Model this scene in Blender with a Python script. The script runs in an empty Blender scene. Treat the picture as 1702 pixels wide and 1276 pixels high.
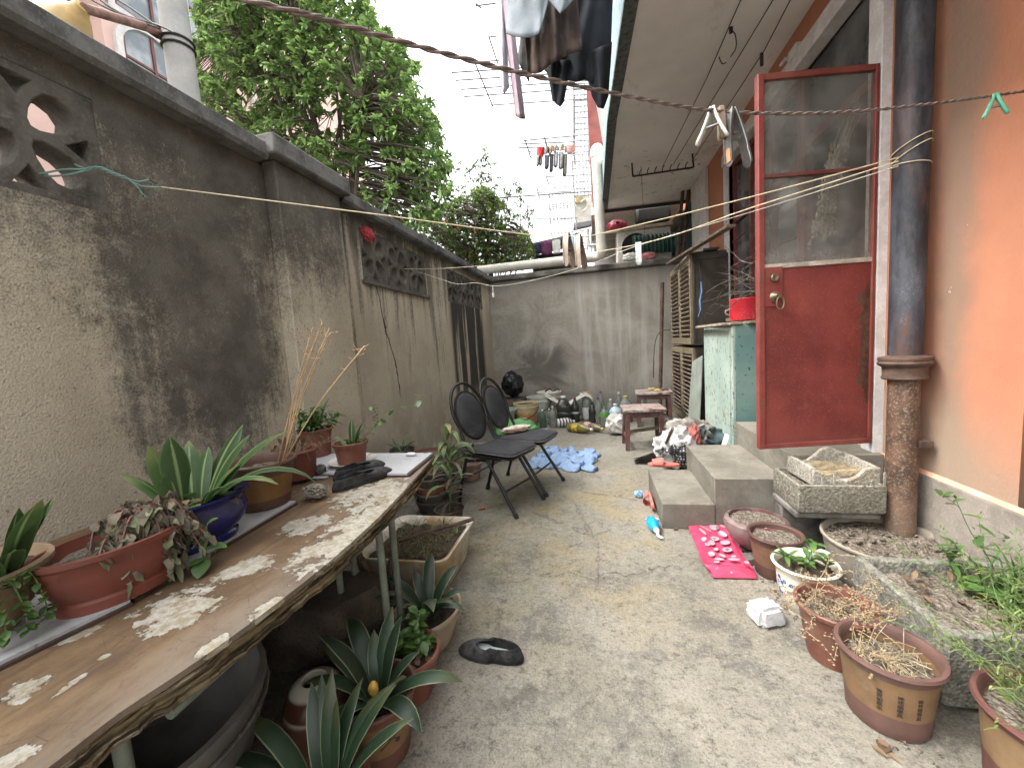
import bpy, bmesh, math, random
from mathutils import Vector as V, Matrix, noise as mnoise
S=bpy.context.scene; COL=S.collection; rnd=random.Random(7)
R_=math.radians; PI=math.pi; sin=math.sin; cos=math.cos
# ---------------------------------------------------------------- camera
F=660.; CX,CY=851.,638.; H=1.2
_d=V((139,75,F)).normalized(); _n=V((1,.0675,0)).cross(_d).normalized()
if _n.y<0:_n=-_n
_x=_d.cross(_n)
if _x.x<0:_x=-_x
RM=Matrix((_x,_d,_n))            # rows: world axes seen from the camera
cam=bpy.data.objects.new('camera',bpy.data.cameras.new('camera')); COL.objects.link(cam)
cr,cu,cf=[RM.col[i].copy() for i in range(3)]
cam.matrix_world=Matrix(((cr.x,cu.x,-cf.x,0),(cr.y,cu.y,-cf.y,0),(cr.z,cu.z,-cf.z,H),(0,0,0,1)))
cam.data.sensor_width=36; cam.data.lens=F/1702*36; cam.data.clip_start=.02; cam.data.clip_end=500
S.camera=cam
# ---------------------------------------------------------------- sky and sun (overcast)
W=bpy.data.worlds.new('World'); S.world=W; W.use_nodes=True
wn=W.node_tree; bg=wn.nodes['Background']
sky=wn.nodes.new('ShaderNodeTexSky'); sky.sky_type='NISHITA'; sky.sun_disc=False
sky.sun_elevation=R_(50); sky.sun_rotation=R_(-100); sky.dust_density=6; sky.air_density=1.0
hs=wn.nodes.new('ShaderNodeHueSaturation'); hs.inputs['Saturation'].default_value=.1
cl=wn.nodes.new('ShaderNodeTexNoise'); cl.inputs['Scale'].default_value=2.2; cl.inputs['Detail'].default_value=5
cr_=wn.nodes.new('ShaderNodeMapRange'); cr_.inputs[1].default_value=.3; cr_.inputs[2].default_value=.7; cr_.inputs[3].default_value=.84; cr_.inputs[4].default_value=1.1
mx=wn.nodes.new('ShaderNodeVectorMath'); mx.operation='SCALE'
wn.links.new(sky.outputs[0],hs.inputs['Color']); wn.links.new(cl.outputs[0],cr_.inputs[0])
wn.links.new(hs.outputs[0],mx.inputs[0]); wn.links.new(cr_.outputs[0],mx.inputs['Scale'])
wn.links.new(mx.outputs[0],bg.inputs['Color']); bg.inputs['Strength'].default_value=.15
sl=bpy.data.lights.new('sun','SUN'); sun=bpy.data.objects.new('sun',sl); COL.objects.link(sun)
sl.energy=.7; sl.angle=R_(28); sl.color=(1,.97,.92)
sun.rotation_euler=V((-sin(R_(-100))*cos(R_(50)),-cos(R_(-100))*cos(R_(50)),-sin(R_(50)))).to_track_quat('-Z','Y').to_euler()
S.view_settings.view_transform='Standard'; S.view_settings.look='None'; S.view_settings.exposure=2.78; S.view_settings.gamma=1
S.cycles.max_bounces=8; S.cycles.transparent_max_bounces=24
# ---------------------------------------------------------------- turning a pixel of the photograph into a point of the yard
CAM=V((0,0,H))
def ray(px,py): return RM@V((px-CX,-(py-CY),F))
def G(px,py,z=0.): r=ray(px,py); return CAM+r*((z-H)/r.z)
def XP(px,py,x): r=ray(px,py); return CAM+r*(x/r.x)
def YP(px,py,y): r=ray(px,py); return CAM+r*(y/r.y)
def DP(px,py,d): return CAM+ray(px,py)*(d/F)
# ---------------------------------------------------------------- objects
def tag(o,label=None,cat=None,group=None,kind=None):
    for k,v in (('label',label),('category',cat),('group',group),('kind',kind)):
        if v:o[k]=v
    return o
def thing(name,label,cat,loc=(0,0,0),rz=0,group=None):
    o=bpy.data.objects.new(name,None); o.empty_display_size=.05; COL.objects.link(o)
    o.location=loc; o.rotation_euler=(0,0,rz); return tag(o,label,cat,group)
WLD={}
def wthing(name,label,cat,loc,group=None):      # its parts are written in yard coordinates
    o=thing(name,label,cat,loc,0,group); WLD[o.name]=V(loc); return o
def dup(root,loc,rz,label=None):
    r=root.copy(); COL.objects.link(r); r.location=loc; r.rotation_euler=(0,0,rz)
    if label:r['label']=label
    for ch in list(root.children):
        c=ch.copy(); COL.objects.link(c); c.parent=r
        for g in ch.children:
            d=g.copy(); COL.objects.link(d); d.parent=c
    return r
def frame(d,up=V((0,0,1))):
    d=d.normalized(); a=d.cross(up)
    if a.length<1e-3:a=d.cross(V((1,0,0)))
    a.normalize(); return a,a.cross(d)
class MB:
    def __init__(s): s.v=[];s.f=[];s.uv={}
    def add(s,vs,fs):
        n=len(s.v); s.v+=[tuple(p) for p in vs]; s.f+=[tuple(i+n for i in f) for f in fs]; return s
    def box(s,x0,y0,z0,x1,y1,z1):
        return s.add([(x,y,z) for z in (z0,z1) for x,y in ((x0,y0),(x1,y0),(x1,y1),(x0,y1))],[(3,2,1,0),(4,5,6,7),(0,1,5,4),(1,2,6,5),(2,3,7,6),(3,0,4,7)])
    def cb(s,c,d,M=None):
        n=len(s.v); x,y,z=[k/2 for k in d]; s.box(-x,-y,-z,x,y,z); M=M or Matrix.Identity(3)
        for i in range(n,len(s.v)): s.v[i]=tuple(M@V(s.v[i])+V(c))
        return s
    def bar(s,a,b,w,t,up=V((0,0,1))):
        a=V(a);b=V(b); p,q=frame(b-a,up); p=p*w/2;q=q*t/2
        return s.add([a-p-q,a+p-q,a+p+q,a-p+q,b-p-q,b+p-q,b+p+q,b-p+q],[(0,1,2,3),(7,6,5,4),(0,4,5,1),(1,5,6,2),(2,6,7,3),(3,7,4,0)])
    def tube(s,pts,r,n=8,closed=False):
        pts=[V(p) for p in pts]; m=len(pts); rs=r if hasattr(r,'__len__') else [r]*m; vs=[];fs=[]; pa=None
        for i,p in enumerate(pts):
            d=(pts[(i+1)%m]-pts[i-1]) if closed else pts[min(i+1,m-1)]-pts[max(i-1,0)]
            if d.length<1e-9:d=V((0,0,1))
            d.normalize()
            if pa is None:a,b=frame(d)
            else:
                a=pa-d*pa.dot(d)
                if a.length<1e-4:a,b=frame(d)
                a.normalize()
            b=d.cross(a); pa=a
            vs+=[p+(a*cos(2*PI*k/n)+b*sin(2*PI*k/n))*rs[i] for k in range(n)]
        for i in range(m if closed else m-1):
            j=(i+1)%m
            fs+=[(i*n+k,i*n+(k+1)%n,j*n+(k+1)%n,j*n+k) for k in range(n)]
        if not closed: fs+=[tuple(range(n))[::-1],tuple((m-1)*n+k for k in range(n))]
        return s.add(vs,fs)
    def lathe(s,prof,n=40,sx=1,sy=1,c=(0,0,0),wob=None):
        vs=[];fs=[];m=len(prof)
        for r,z in prof:
            for k in range(n):
                a=2*PI*k/n; w=wob(a,z) if wob else 1
                vs.append((c[0]+r*cos(a)*sx*w,c[1]+r*sin(a)*sy*w,c[2]+z))
        for i in range(m-1): fs+=[(i*n+k,i*n+(k+1)%n,(i+1)*n+(k+1)%n,(i+1)*n+k) for k in range(n)]
        if prof[0][0]>1e-4: fs.append(tuple(range(n))[::-1])
        if prof[-1][0]>1e-4: fs.append(tuple((m-1)*n+k for k in range(n)))
        return s.add(vs,fs)
    def prism(s,pts,ax,d):          # polygon of 3D points swept along vector
        n=len(pts); d=V(d); pts=[V(p) for p in pts]
        return s.add(pts+[p+d for p in pts],[tuple(range(n))[::-1],tuple(range(n,2*n))]+[(i,(i+1)%n,n+(i+1)%n,n+i) for i in range(n)])
    def strip(s,pts,sides,ws,uvr=0.,fold=.25,nrm=None):     # leaf: centre line, side vectors, half widths, V-fold
        n0=len(s.v); m=len(pts)
        for i in range(m):
            sd=V(sides[i]); p=V(pts[i]); d=(V(pts[min(i+1,m-1)])-V(pts[max(i-1,0)])).normalized(); up=sd.cross(d)
            for k,u in ((-1,0.),(0,.5),(1,1.)):
                q=p+sd*ws[i]*k+up*(abs(k)*ws[i]*fold); s.uv[len(s.v)]=(u,uvr+.98*i/(m-1)); s.v.append(tuple(q))
        for i in range(m-1):
            for k in (0,1):
                a=n0+i*3+k; s.f.append((a,a+1,a+4,a+3))
    def grid(s,fn,nu,nv):
        return s.add([fn(i/nu,j/nv) for i in range(nu+1) for j in range(nv+1)],[(i*(nv+1)+j,(i+1)*(nv+1)+j,(i+1)*(nv+1)+j+1,i*(nv+1)+j+1) for i in range(nu) for j in range(nv)])
    def xf(s,fn,a=0):
        for i in range(a,len(s.v)): s.v[i]=tuple(fn(V(s.v[i])))
        return s
    def build(s,name,mat,par=None,smooth=True,bev=0,solid=0,sub=0,ang=40,label=None):
        me=bpy.data.meshes.new(name); me.from_pydata(s.v,[],s.f)
        if s.uv:
            ul=me.uv_layers.new(name='UVMap')
            for l in me.loops: ul.data[l.index].uv=s.uv.get(l.vertex_index,(0,0))
        me.validate()
        bm=bmesh.new(); bm.from_mesh(me)
        if not s.uv: bmesh.ops.recalc_face_normals(bm,faces=bm.faces)
        bm.to_mesh(me); bm.free()
        if smooth:
            me.polygons.foreach_set('use_smooth',[True]*len(me.polygons)); me.set_sharp_from_angle(angle=R_(ang))
        return link(name,me,mat,par,bev,solid,sub,label)
def link(name,me,mat,par=None,bev=0,solid=0,sub=0,label=None):
    me.materials.clear(); me.materials.append(mat)
    o=bpy.data.objects.new(name,me); COL.objects.link(o)
    if par:
        o.parent=par
        if par.name in WLD:
            o.matrix_parent_inverse=Matrix.Translation(-WLD[par.name]); WLD[o.name]=V((0,0,0))
    if solid:
        md=o.modifiers.new('s','SOLIDIFY'); md.thickness=solid; md.offset=0
    if sub:
        md=o.modifiers.new('u','SUBSURF'); md.levels=sub; md.render_levels=sub
    if bev:
        md=o.modifiers.new('b','BEVEL'); md.width=bev; md.segments=2; md.limit_method='ANGLE'; md.angle_limit=R_(50)
    if label:o['label']=label
    return o
def cut(loops,th,M=None,bev=0.):       # 2D outline with holes -> mesh plate of thickness th (local z), placed by M
    cu=bpy.data.curves.new('c','CURVE'); cu.dimensions='2D'; cu.fill_mode='BOTH'; cu.extrude=th/2-bev; cu.bevel_depth=bev; cu.bevel_resolution=1; cu.offset=-bev
    for lp in loops:
        sp=cu.splines.new('POLY'); sp.points.add(len(lp)-1); sp.use_cyclic_u=True
        for p,q in zip(sp.points,lp): p.co=(q[0],q[1],0,1)
    o=bpy.data.objects.new('c',cu); COL.objects.link(o)
    dg=bpy.context.evaluated_depsgraph_get(); dg.update()
    me=bpy.data.meshes.new_from_object(o.evaluated_get(dg)); bpy.data.objects.remove(o); bpy.data.curves.remove(cu)
    if M is not None: me.transform(M)
    return me
def text_mesh(s,size):
    cu=bpy.data.curves.new('t','FONT'); cu.body=s; cu.size=size; cu.align_x='CENTER'; cu.align_y='CENTER'; cu.extrude=.0004; cu.offset=.0003; cu.resolution_u=2
    o=bpy.data.objects.new('t',cu); COL.objects.link(o); dg=bpy.context.evaluated_depsgraph_get(); dg.update()
    me=bpy.data.meshes.new_from_object(o.evaluated_get(dg)); bpy.data.objects.remove(o); bpy.data.curves.remove(cu)
    b=([tuple(v.co) for v in me.vertices],[tuple(p.vertices) for p in me.polygons]); bpy.data.meshes.remove(me); return b
def arc(a,b,sag,n=12):     # hanging line
    a=V(a);b=V(b); return [a.lerp(b,i/n)-V((0,0,sag*4*(i/n)*(1-i/n))) for i in range(n+1)]
def nz(p,sc,seed=0): return mnoise.noise(V(p)*sc+V((seed*7.3,seed*3.1,seed*1.7)))
def spline(ps,k=6):
    ps=[V(p) for p in ps]; out=[]
    for i in range(len(ps)-1):
        p0=ps[max(i-1,0)];p1=ps[i];p2=ps[i+1];p3=ps[min(i+2,len(ps)-1)]
        for j in range(k):
            t=j/k; out.append(.5*((2*p1)+(p2-p0)*t+(2*p0-5*p1+4*p2-p3)*t*t+(3*p1-p0-3*p2+p3)*t**3))
    return out+[ps[-1]]
# ---------------------------------------------------------------- materials
class E:                      # a node socket with arithmetic
    def __init__(s,t,o): s.t=t;s.o=o
    def _m(s,op,*a,cl=False):
        n=s.t.nodes.new('ShaderNodeMath'); n.operation=op; n.use_clamp=cl
        for i,x in enumerate((s,)+a):
            if isinstance(x,E): s.t.links.new(x.o,n.inputs[i])
            else: n.inputs[i].default_value=x
        return E(s.t,n.outputs[0])
    def __add__(s,b): return s._m('ADD',b)
    __radd__=__add__
    def __sub__(s,b): return s._m('SUBTRACT',b)
    def __rsub__(s,b): return (s*-1.)+b
    def __mul__(s,b): return s._m('MULTIPLY',b)
    __rmul__=__mul__
    def __pow__(s,b): return s._m('POWER',b)
    def abs(s): return s._m('ABSOLUTE')
    def mn(s,b): return s._m('MINIMUM',b)
    def mxm(s,b): return s._m('MAXIMUM',b)
    def cl(s): return s._m('ADD',0.,cl=True)
    def ss(s,a,b,lo=0.,hi=1.):
        n=s.t.nodes.new('ShaderNodeMapRange'); n.interpolation_type='SMOOTHSTEP'
        s.t.links.new(s.o,n.inputs[0])
        if a>b:a,b,lo,hi=b,a,hi,lo
        for i,x in ((1,a),(2,b),(3,lo),(4,hi)): n.inputs[i].default_value=x
        return E(s.t,n.outputs[0])
class Mt:
    def __init__(s,name):
        s.m=bpy.data.materials.new(name); s.m.use_nodes=True; s.t=s.m.node_tree; s.b=s.t.nodes['Principled BSDF']
        tc=s.t.nodes.new('ShaderNodeTexCoord'); s.P=tc.outputs['Object']; s.UV=tc.outputs['UV']
        sp=s.t.nodes.new('ShaderNodeSeparateXYZ'); s.t.links.new(s.P,sp.inputs[0]); s.x,s.y,s.z=[E(s.t,o) for o in sp.outputs]
    def uv(s):
        sp=s.t.nodes.new('ShaderNodeSeparateXYZ'); s.t.links.new(s.UV,sp.inputs[0]); return E(s.t,sp.outputs[0]),E(s.t,sp.outputs[1])
    def vec(s,st=(1,1,1),off=(0,0,0)):
        n=s.t.nodes.new('ShaderNodeMapping'); s.t.links.new(s.P,n.inputs[0]); n.inputs['Scale'].default_value=st; n.inputs['Location'].default_value=off; return n.outputs[0]
    def noise(s,sc,det=4,ro=.55,st=(1,1,1),off=(0,0,0),dist=0):
        n=s.t.nodes.new('ShaderNodeTexNoise'); s.t.links.new(s.vec(st,off),n.inputs['Vector'])
        n.inputs['Scale'].default_value=sc; n.inputs['Detail'].default_value=det; n.inputs['Roughness'].default_value=ro; n.inputs['Distortion'].default_value=dist
        return E(s.t,n.outputs[0])
    def vor(s,sc,feat='F1',st=(1,1,1),rand=1.):
        n=s.t.nodes.new('ShaderNodeTexVoronoi'); s.t.links.new(s.vec(st),n.inputs['Vector']); n.feature=feat; n.inputs['Scale'].default_value=sc; n.inputs['Randomness'].default_value=rand
        return E(s.t,n.outputs[0])
    def col(s,c):
        if isinstance(c,(tuple,list)):
            n=s.t.nodes.new('ShaderNodeRGB'); n.outputs[0].default_value=(*c,1); return n.outputs[0]
        return c
    def mix(s,f,a,b,mode='MIX'):
        n=s.t.nodes.new('ShaderNodeMix'); n.data_type='RGBA'; n.blend_type=mode
        if isinstance(f,E): s.t.links.new(f.o,n.inputs[0])
        else: n.inputs[0].default_value=f
        for i,c in ((6,a),(7,b)):
            if isinstance(c,(tuple,list)): n.inputs[i].default_value=(*c,1)
            elif isinstance(c,E): s.t.links.new(c.o,n.inputs[i])
            else: s.t.links.new(c,n.inputs[i])
        return n.outputs[2]
    def out(s,c,rough=.7,bump=None,bs=.5,bd=.01,metal=0,spec=.4,alpha=None,**kw):
        i=s.b.inputs
        for nm,v in (('Base Color',c),('Roughness',rough),('Metallic',metal),('Alpha',alpha)):
            if v is None: continue
            if isinstance(v,E): s.t.links.new(v.o,i[nm])
            elif isinstance(v,(int,float)): i[nm].default_value=v
            elif isinstance(v,(tuple,list)): i[nm].default_value=(*v,1)
            else: s.t.links.new(v,i[nm])
        i['Specular IOR Level'].default_value=spec
        for k,v in kw.items(): i[k.replace('_',' ')].default_value=v
        if bump is not None:
            n=s.t.nodes.new('ShaderNodeBump'); n.inputs['Strength'].default_value=bs; n.inputs['Distance'].default_value=bd
            s.t.links.new(bump.o,n.inputs['Height']); s.t.links.new(n.outputs[0],i['Normal'])
        return s.m
def k(c,f): return tuple(min(1,x*f) for x in c)
def plain(name,c,rough=.6,var=.18,sc=9,fine=120,bs=.25,bd=.002,metal=0,spec=.4,dust=0.,dcol=(.36,.33,.28)):
    m=Mt(name); n=m.noise(sc,5,.6); f=m.noise(fine,3)
    c1=m.mix(n.ss(.3,.7),k(c,1-var*1.3),k(c,1+var)); c2=m.mix(f.ss(.35,.7)*.35,c1,k(c,.72))
    if dust: c2=m.mix((m.noise(sc*.8,6,.65,off=(3,1,2))+m.noise(fine*.5,2)*.3).ss(.5,.8)*dust,c2,dcol)
    return m.out(c2,rough,f+n*.5,bs,bd,metal,spec)
def clear(name,c,a,rough=.12):
    m=Mt(name); n=m.noise(14,4); t=m.t.nodes.new('ShaderNodeBsdfTransparent'); mxs=m.t.nodes.new('ShaderNodeMixShader'); t.inputs[0].default_value=(*k(c,2.2),1)
    m.out(m.mix(n.ss(.4,.7),c,k(c,.7)),rough); o=m.t.nodes['Material Output']
    m.t.links.new((n.ss(.2,.8)*.25+(a-.12)).o,mxs.inputs[0]); m.t.links.new(t.outputs[0],mxs.inputs[1]); m.t.links.new(m.b.outputs[0],mxs.inputs[2]); m.t.links.new(mxs.outputs[0],o.inputs[0]); return m.m
# ================================================================ SETTING
def m_ground():
    m=Mt('yard_concrete'); x,y=m.x,m.y
    big=m.noise(1.1,6,.6); mid=m.noise(4.5,6,.65); fi=m.noise(70,4,.7); sp=m.noise(190,2,.6)
    c=m.mix(big.ss(.3,.7),(.162,.146,.114),(.265,.243,.198))
    c=m.mix((mid.ss(.5,.72)*.55),c,(.105,.093,.07))
    # yellow-green damp stains across the middle, grey-black wear towards the front
    gy=((x+.25).abs().ss(1.2,.1)*(y-2.6).abs().ss(1.7,.3)*m.noise(2.3,5,.6,off=(4,2,0)).ss(.42,.65))
    c=m.mix(gy*.6,c,(.25,.185,.075))
    gr=(y.ss(3.3,1.9)*m.noise(3.1,6,.7,off=(1,7,0)).ss(.5,.68)); c=m.mix(gr*.8,c,(.085,.08,.072))
    wt=m.noise(.9,6,.7,off=(7,7,2)); c=m.mix(wt.ss(.55,.68)*.5*y.ss(4.5,3.),c,(.095,.09,.078)); gn=((x+.75).abs().ss(.75,.1)*y.ss(1.2,2.0)*y.ss(4.2,3)*m.noise(6,5,.6,off=(9,1,0)).ss(.4,.66)); c=m.mix(gn*.5,c,(.09,.095,.042))
    # damp dirty edges along the walls, deepened to paint shade under the table
    ed=(x.ss(-.75,-1.2)+x.ss(.95,1.35)+y.ss(5.0,6.4)).cl(); c=m.mix(ed*.7,c,(.06,.053,.042))
    mo=m.noise(26,6,.78,off=(3,9,1)); mo2=m.noise(9,6,.7,off=(6,2,1)); c=m.mix((mo.ss(.5,.64)*mo2.ss(.38,.6))*.8,c,(.055,.05,.042)); c=m.mix(mo.ss(.48,.36)*.55,c,(.27,.255,.215)); mo3=m.noise(75,5,.8,off=(1,1,5)); c=m.mix(mo3.ss(.52,.62)*mo2.ss(.3,.6)*.45,c,(.06,.056,.05)); c=m.mix(mo3.ss(.46,.38)*.25,c,(.29,.275,.245)); c=m.mix(fi.ss(.52,.66)*.5,c,(.075,.068,.055)); c=m.mix(sp.ss(.6,.7)*.4,c,(.32,.305,.27)); c=m.mix((m.noise(150,2,.6,off=(5,5,0)).ss(.58,.66))*.55,c,(.07,.065,.06))
    # cracks
    c=m.mix((m.vor(1.3,'DISTANCE_TO_EDGE')+(m.noise(6,5,.7,off=(2,9,9))-.5)*.12).abs().ss(.012,.002)*m.noise(.8,3,off=(3,1,1)).ss(.5,.6)*.5,c,(.06,.053,.045)); w=m.noise(2.2,7,.62)*.5+m.noise(16,4,.6)*.05
    c1=(y-(x*.22+1.72)-w).abs(); k1=c1.ss(.005,.001)*x.ss(-.62,-.5)*x.ss(.42,.3)
    c2=(x-(y*.3-.95)-m.noise(1.7,6,.6,off=(3,3,0))*.6).abs(); k2=c2.ss(.008,.002)*y.ss(3.9,4.1)*y.ss(5.6,5.2)
    kk=(k1+k2).cl(); c=m.mix(kk*.75,c,(.04,.035,.028))
    return m.out(c,.88,fi*.7+sp*.5+mo*.9+mid*.5-kk*1.5,.6,.006,spec=.25)
def m_wall():
    m=Mt('stained_render'); y,z=m.y,m.z
    n1=m.noise(1.6,6,.62); n2=m.noise(6,5,.6); st=m.noise(1,6,.65,st=(1,9,.55)); st2=m.noise(1,5,.7,st=(1,24,1.1),off=(0,3,1)); fi=m.noise(120,3,.75); vo=m.vor(150); gr=m.noise(34,4,.75)
    wob=(n1-.5)*1.1+(n2-.5)*.35
    c=m.mix(n1.ss(.3,.7),(.375,.32,.238),(.51,.445,.345))
    c=m.mix(z.ss(.9,.1)*.55*n2.ss(.35,.6),c,(.2,.175,.125))
    near=y.ss(2.75,2.55)
    # near half: a broad black bloom hanging below the coping and down the middle
    top=(z+wob*.75+(st-.5)*.5+(st2-.5)*.25).ss(1.25,1.95); cen=((y-1.6)*(y-1.6)*3.4+(z-1.5)*(z-1.5)*1.05+wob*1.3+(st-.5)*1.0+(st2-.5)*.5).ss(1.15,.15)
    d=((top*(y.ss(.7,1.5)*.3+.55)).mxm(cen*.98)*near*1.15+(gr-.5)*1.2+(fi-.5)*1.2+(m.noise(3.3,6,.7,off=(0,6,6))-.5)*1.1).ss(.05,1.1)*near
    # far half: run-off streaks under each screen of blocks
    far=y.ss(2.55,2.75); s1=((st-.5)*4.+(st2-.5)*1.4+z*.55-.62+(gr-.5)*1.1).ss(.15,.75)*far*.8*y.ss(4.95,4.7)
    blk=y.ss(4.82,4.95)*y.ss(6.42,6.3)*z.ss(1.95,1.85)*((m.noise(1,2,.5,st=(0,4.6,.25),off=(0,.3,0))-.5)*5.+(st2-.5)*1.5+.42+z*.12).ss(.1,.45)*z.ss(.25,.7)
    cop=(z+(st-.5)*.9).ss(2.0,2.35)
    c=m.mix(((d+s1*.98).cl()+cop*.6).cl()*.86,c,m.mix(n2.ss(.35,.65),(.033,.031,.029),(.09,.082,.072))); c=m.mix((m.noise(1,5,.65,st=(0,4.5,.35),off=(0,7,2)).ss(.56,.72)*n1.ss(.4,.6)*.4),c,(.2,.175,.138))
    c=m.mix((blk*.95).cl(),c,(.03,.028,.026))
    c=m.mix((st2.ss(.55,.7)*.3*far),c,(.3,.26,.2))
    c=m.mix((y-2.64-z*.02).abs().ss(.07,.0)*.75,c,(.02,.019,.018))
    c=m.mix(m.noise(9,5,.7,off=(0,2,8)).ss(.63,.68)*near*.3*z.ss(1.2,1.6),c,(.24,.2,.16))
    # a jagged crack
    ck=(y-3.05-(2.-z)*.27-(m.noise(1.2,5,.6,off=(0,5,2))-.5)*.42).abs().ss(.013,.003)*z.ss(.75,.85)*z.ss(1.8,1.75); c=m.mix(ck,c,(.01,.01,.01))
    c=m.mix(fi.ss(.5,.68)*.5,c,m.mix(.5,c,(.02,.018,.015))); c=m.mix(vo.ss(.16,.05)*.3,c,(.36,.32,.26))
    c=m.mix(m.noise(55,2,.6,off=(8,8,1)).ss(.66,.7)*.5,c,(.03,.026,.022)); return m.out(c,.93,fi*1.5+vo*.8-ck*3.,.6,.004,spec=.2)
def m_coping(nm='coping_concrete',c0=(.075,.073,.07),c1=(.18,.172,.16)):
    m=Mt(nm); n=m.noise(5,6,.65); f=m.noise(80,3,.7); c=m.mix(n.ss(.35,.65),c0,c1); c=m.mix(f.ss(.55,.7)*.4,c,k(c1,1.5)); return m.out(c,.92,f+n,.6,.006,spec=.2)
def m_backwall():
    m=Mt('trowelled_grey_render'); x,z=m.x,m.z
    n=m.noise(1.5,6,.62,dist=1.5); st=m.noise(1,6,.65,st=(7,1,.5)); f=m.noise(70,4,.7); sw=m.noise(3.2,7,.6,dist=3.2,off=(2,0,4))
    c=m.mix(n.ss(.3,.7),(.25,.225,.188),(.37,.34,.29))
    lite=x.ss(-.45,-.25)*((st-.5)*3.+.35).ss(.2,.8)*.55; c=m.mix(lite,c,(.46,.44,.40))
    c=m.mix(((st-.5)*4.+z*.3-.75).ss(.1,.8)*.5*x.ss(.0,.5),c,(.13,.115,.10))
    c=m.mix((sw-.5).abs().ss(.022,.0)*.3*x.ss(-.2,-.6),c,(.07,.062,.052))
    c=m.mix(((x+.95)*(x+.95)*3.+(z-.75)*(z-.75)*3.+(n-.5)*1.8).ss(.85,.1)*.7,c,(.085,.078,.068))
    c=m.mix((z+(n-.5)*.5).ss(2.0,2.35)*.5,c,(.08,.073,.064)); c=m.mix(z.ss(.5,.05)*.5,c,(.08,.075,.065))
    c=m.mix(f.ss(.55,.68)*.35,c,(.05,.045,.04))
    return m.out(c,.92,f*.5+n*.6+sw*.7,.6,.01,spec=.2)
def m_orange():
    m=Mt('orange_wall_paint'); y,z=m.y,m.z; n=m.noise(2.2,6,.6); f=m.noise(85,3,.6); b=m.noise(26,5,.65)
    c=m.mix(n.ss(.3,.7),(.37,.155,.088),(.43,.19,.112))
    dirt=((y-2.08).abs()+(n-.5)*.28).ss(.17,.02)*(z+(n-.5)*.5).ss(3.3,2.4)*.75   # grime beside the waste pipe, with its soft shade painted in
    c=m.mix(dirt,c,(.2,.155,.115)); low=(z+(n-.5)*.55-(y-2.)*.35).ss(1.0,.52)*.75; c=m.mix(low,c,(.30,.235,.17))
    c=m.mix(m.noise(7,5,.75,off=(1,4,2)).ss(.69,.72)*.7,c,(.72,.66,.6)); c=m.mix(b.ss(.6,.7)*.22,c,(.42,.2,.1)); c=m.mix(m.noise(3,7,.75,st=(1,1,.35),off=(2,8,0)).ss(.55,.7)*.28,c,(.40,.24,.14)); c=m.mix((m.noise(40,4,.7,off=(1,1,9)).ss(.66,.7))*.4,c,(.36,.2,.12))
    return m.out(c,.8,f*.6+b*1.,.6,.005,spec=.3)
def m_ceiling():
    m=Mt('old_ceiling_plaster'); n=m.noise(1.3,6,.6); f=m.noise(60,3); p=m.noise(5,7,.7,st=(1,.5,1)); pe=m.noise(9,6,.75,off=(1,3,0))
    c=m.mix(n.ss(.3,.7),(.68,.645,.60),(.80,.78,.74)); c=m.mix(p.ss(.55,.72)*.35,c,(.3,.26,.21))
    c=m.mix((pe.ss(.6,.64)*m.y.ss(4.6,5.6)*.7),c,(.1,.085,.065)); return m.out(c,.9,f*.3+pe*.7,.35,.006,spec=.2)
def m_tile():
    m=Mt('small_blue_wall_tiles'); gx=m.t.nodes.new('ShaderNodeTexBrick'); m.t.links.new(m.vec((1,1,1)),gx.inputs[0])
    mp=m.t.nodes.new('ShaderNodeCombineXYZ'); m.t.links.new(m.y.o,mp.inputs[0]); m.t.links.new(m.z.o,mp.inputs[1]); m.t.links.new(mp.outputs[0],gx.inputs[0])
    gx.offset=.5; gx.inputs['Scale'].default_value=1; gx.inputs['Brick Width'].default_value=.1; gx.inputs['Row Height'].default_value=.05; gx.inputs['Mortar Size'].default_value=.004
    for i,c in ((1,(.08,.20,.24)),(2,(.16,.29,.32)),(3,(.3,.3,.28))): gx.inputs[i].default_value=(*c,1)
    c=m.mix(m.noise(4,6,.7).ss(.5,.7)*.5,gx.outputs[0],(.26,.29,.28)); return m.out(c,.55,m.noise(30),.1,.002)
M={}
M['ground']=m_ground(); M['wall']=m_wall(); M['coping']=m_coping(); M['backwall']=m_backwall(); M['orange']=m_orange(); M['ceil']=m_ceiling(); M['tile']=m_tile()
M['block']=m_coping('breeze_concrete',(.055,.05,.043),(.135,.12,.102))
M['ledge']=m_coping('ledge_concrete',(.085,.08,.07),(.19,.175,.155))
M['plinth']=m_coping('grey_plinth_render',(.175,.152,.126),(.275,.242,.206))
def m_step():
    m=Mt('worn_step_cement'); n=m.noise(3,6,.65); f=m.noise(90,3,.7); d=m.noise(7,7,.75,off=(2,0,5)); q=m.noise(26,6,.75,off=(5,2,0))
    c=m.mix(n.ss(.3,.7),(.135,.12,.096),(.23,.21,.172)); c=m.mix(d.ss(.54,.7)*.55,c,(.10,.085,.06)); c=m.mix(q.ss(.55,.68)*.45,c,(.075,.068,.055)); c=m.mix(q.ss(.42,.32)*.4,c,(.36,.34,.28)); c=m.mix(m.z.ss(.09,.0)*.6*n.ss(.35,.6),c,(.05,.047,.035)); c=m.mix(f.ss(.6,.7)*.35,c,(.06,.055,.045))
    return m.out(c,.88,f*.5+q+d*.6,.45,.005,spec=.25)
M['step']=m_step()
M['white_trim']=plain('whitewashed_trim',(.62,.61,.6),.8,.12,8,60,.3,.003,dust=.35,dcol=(.4,.37,.33))
M['red_paint']=plain('old_red_paint',(.185,.036,.03),.5,.22,5,150,.2,.001,dust=.3,dcol=(.28,.12,.09))
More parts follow.
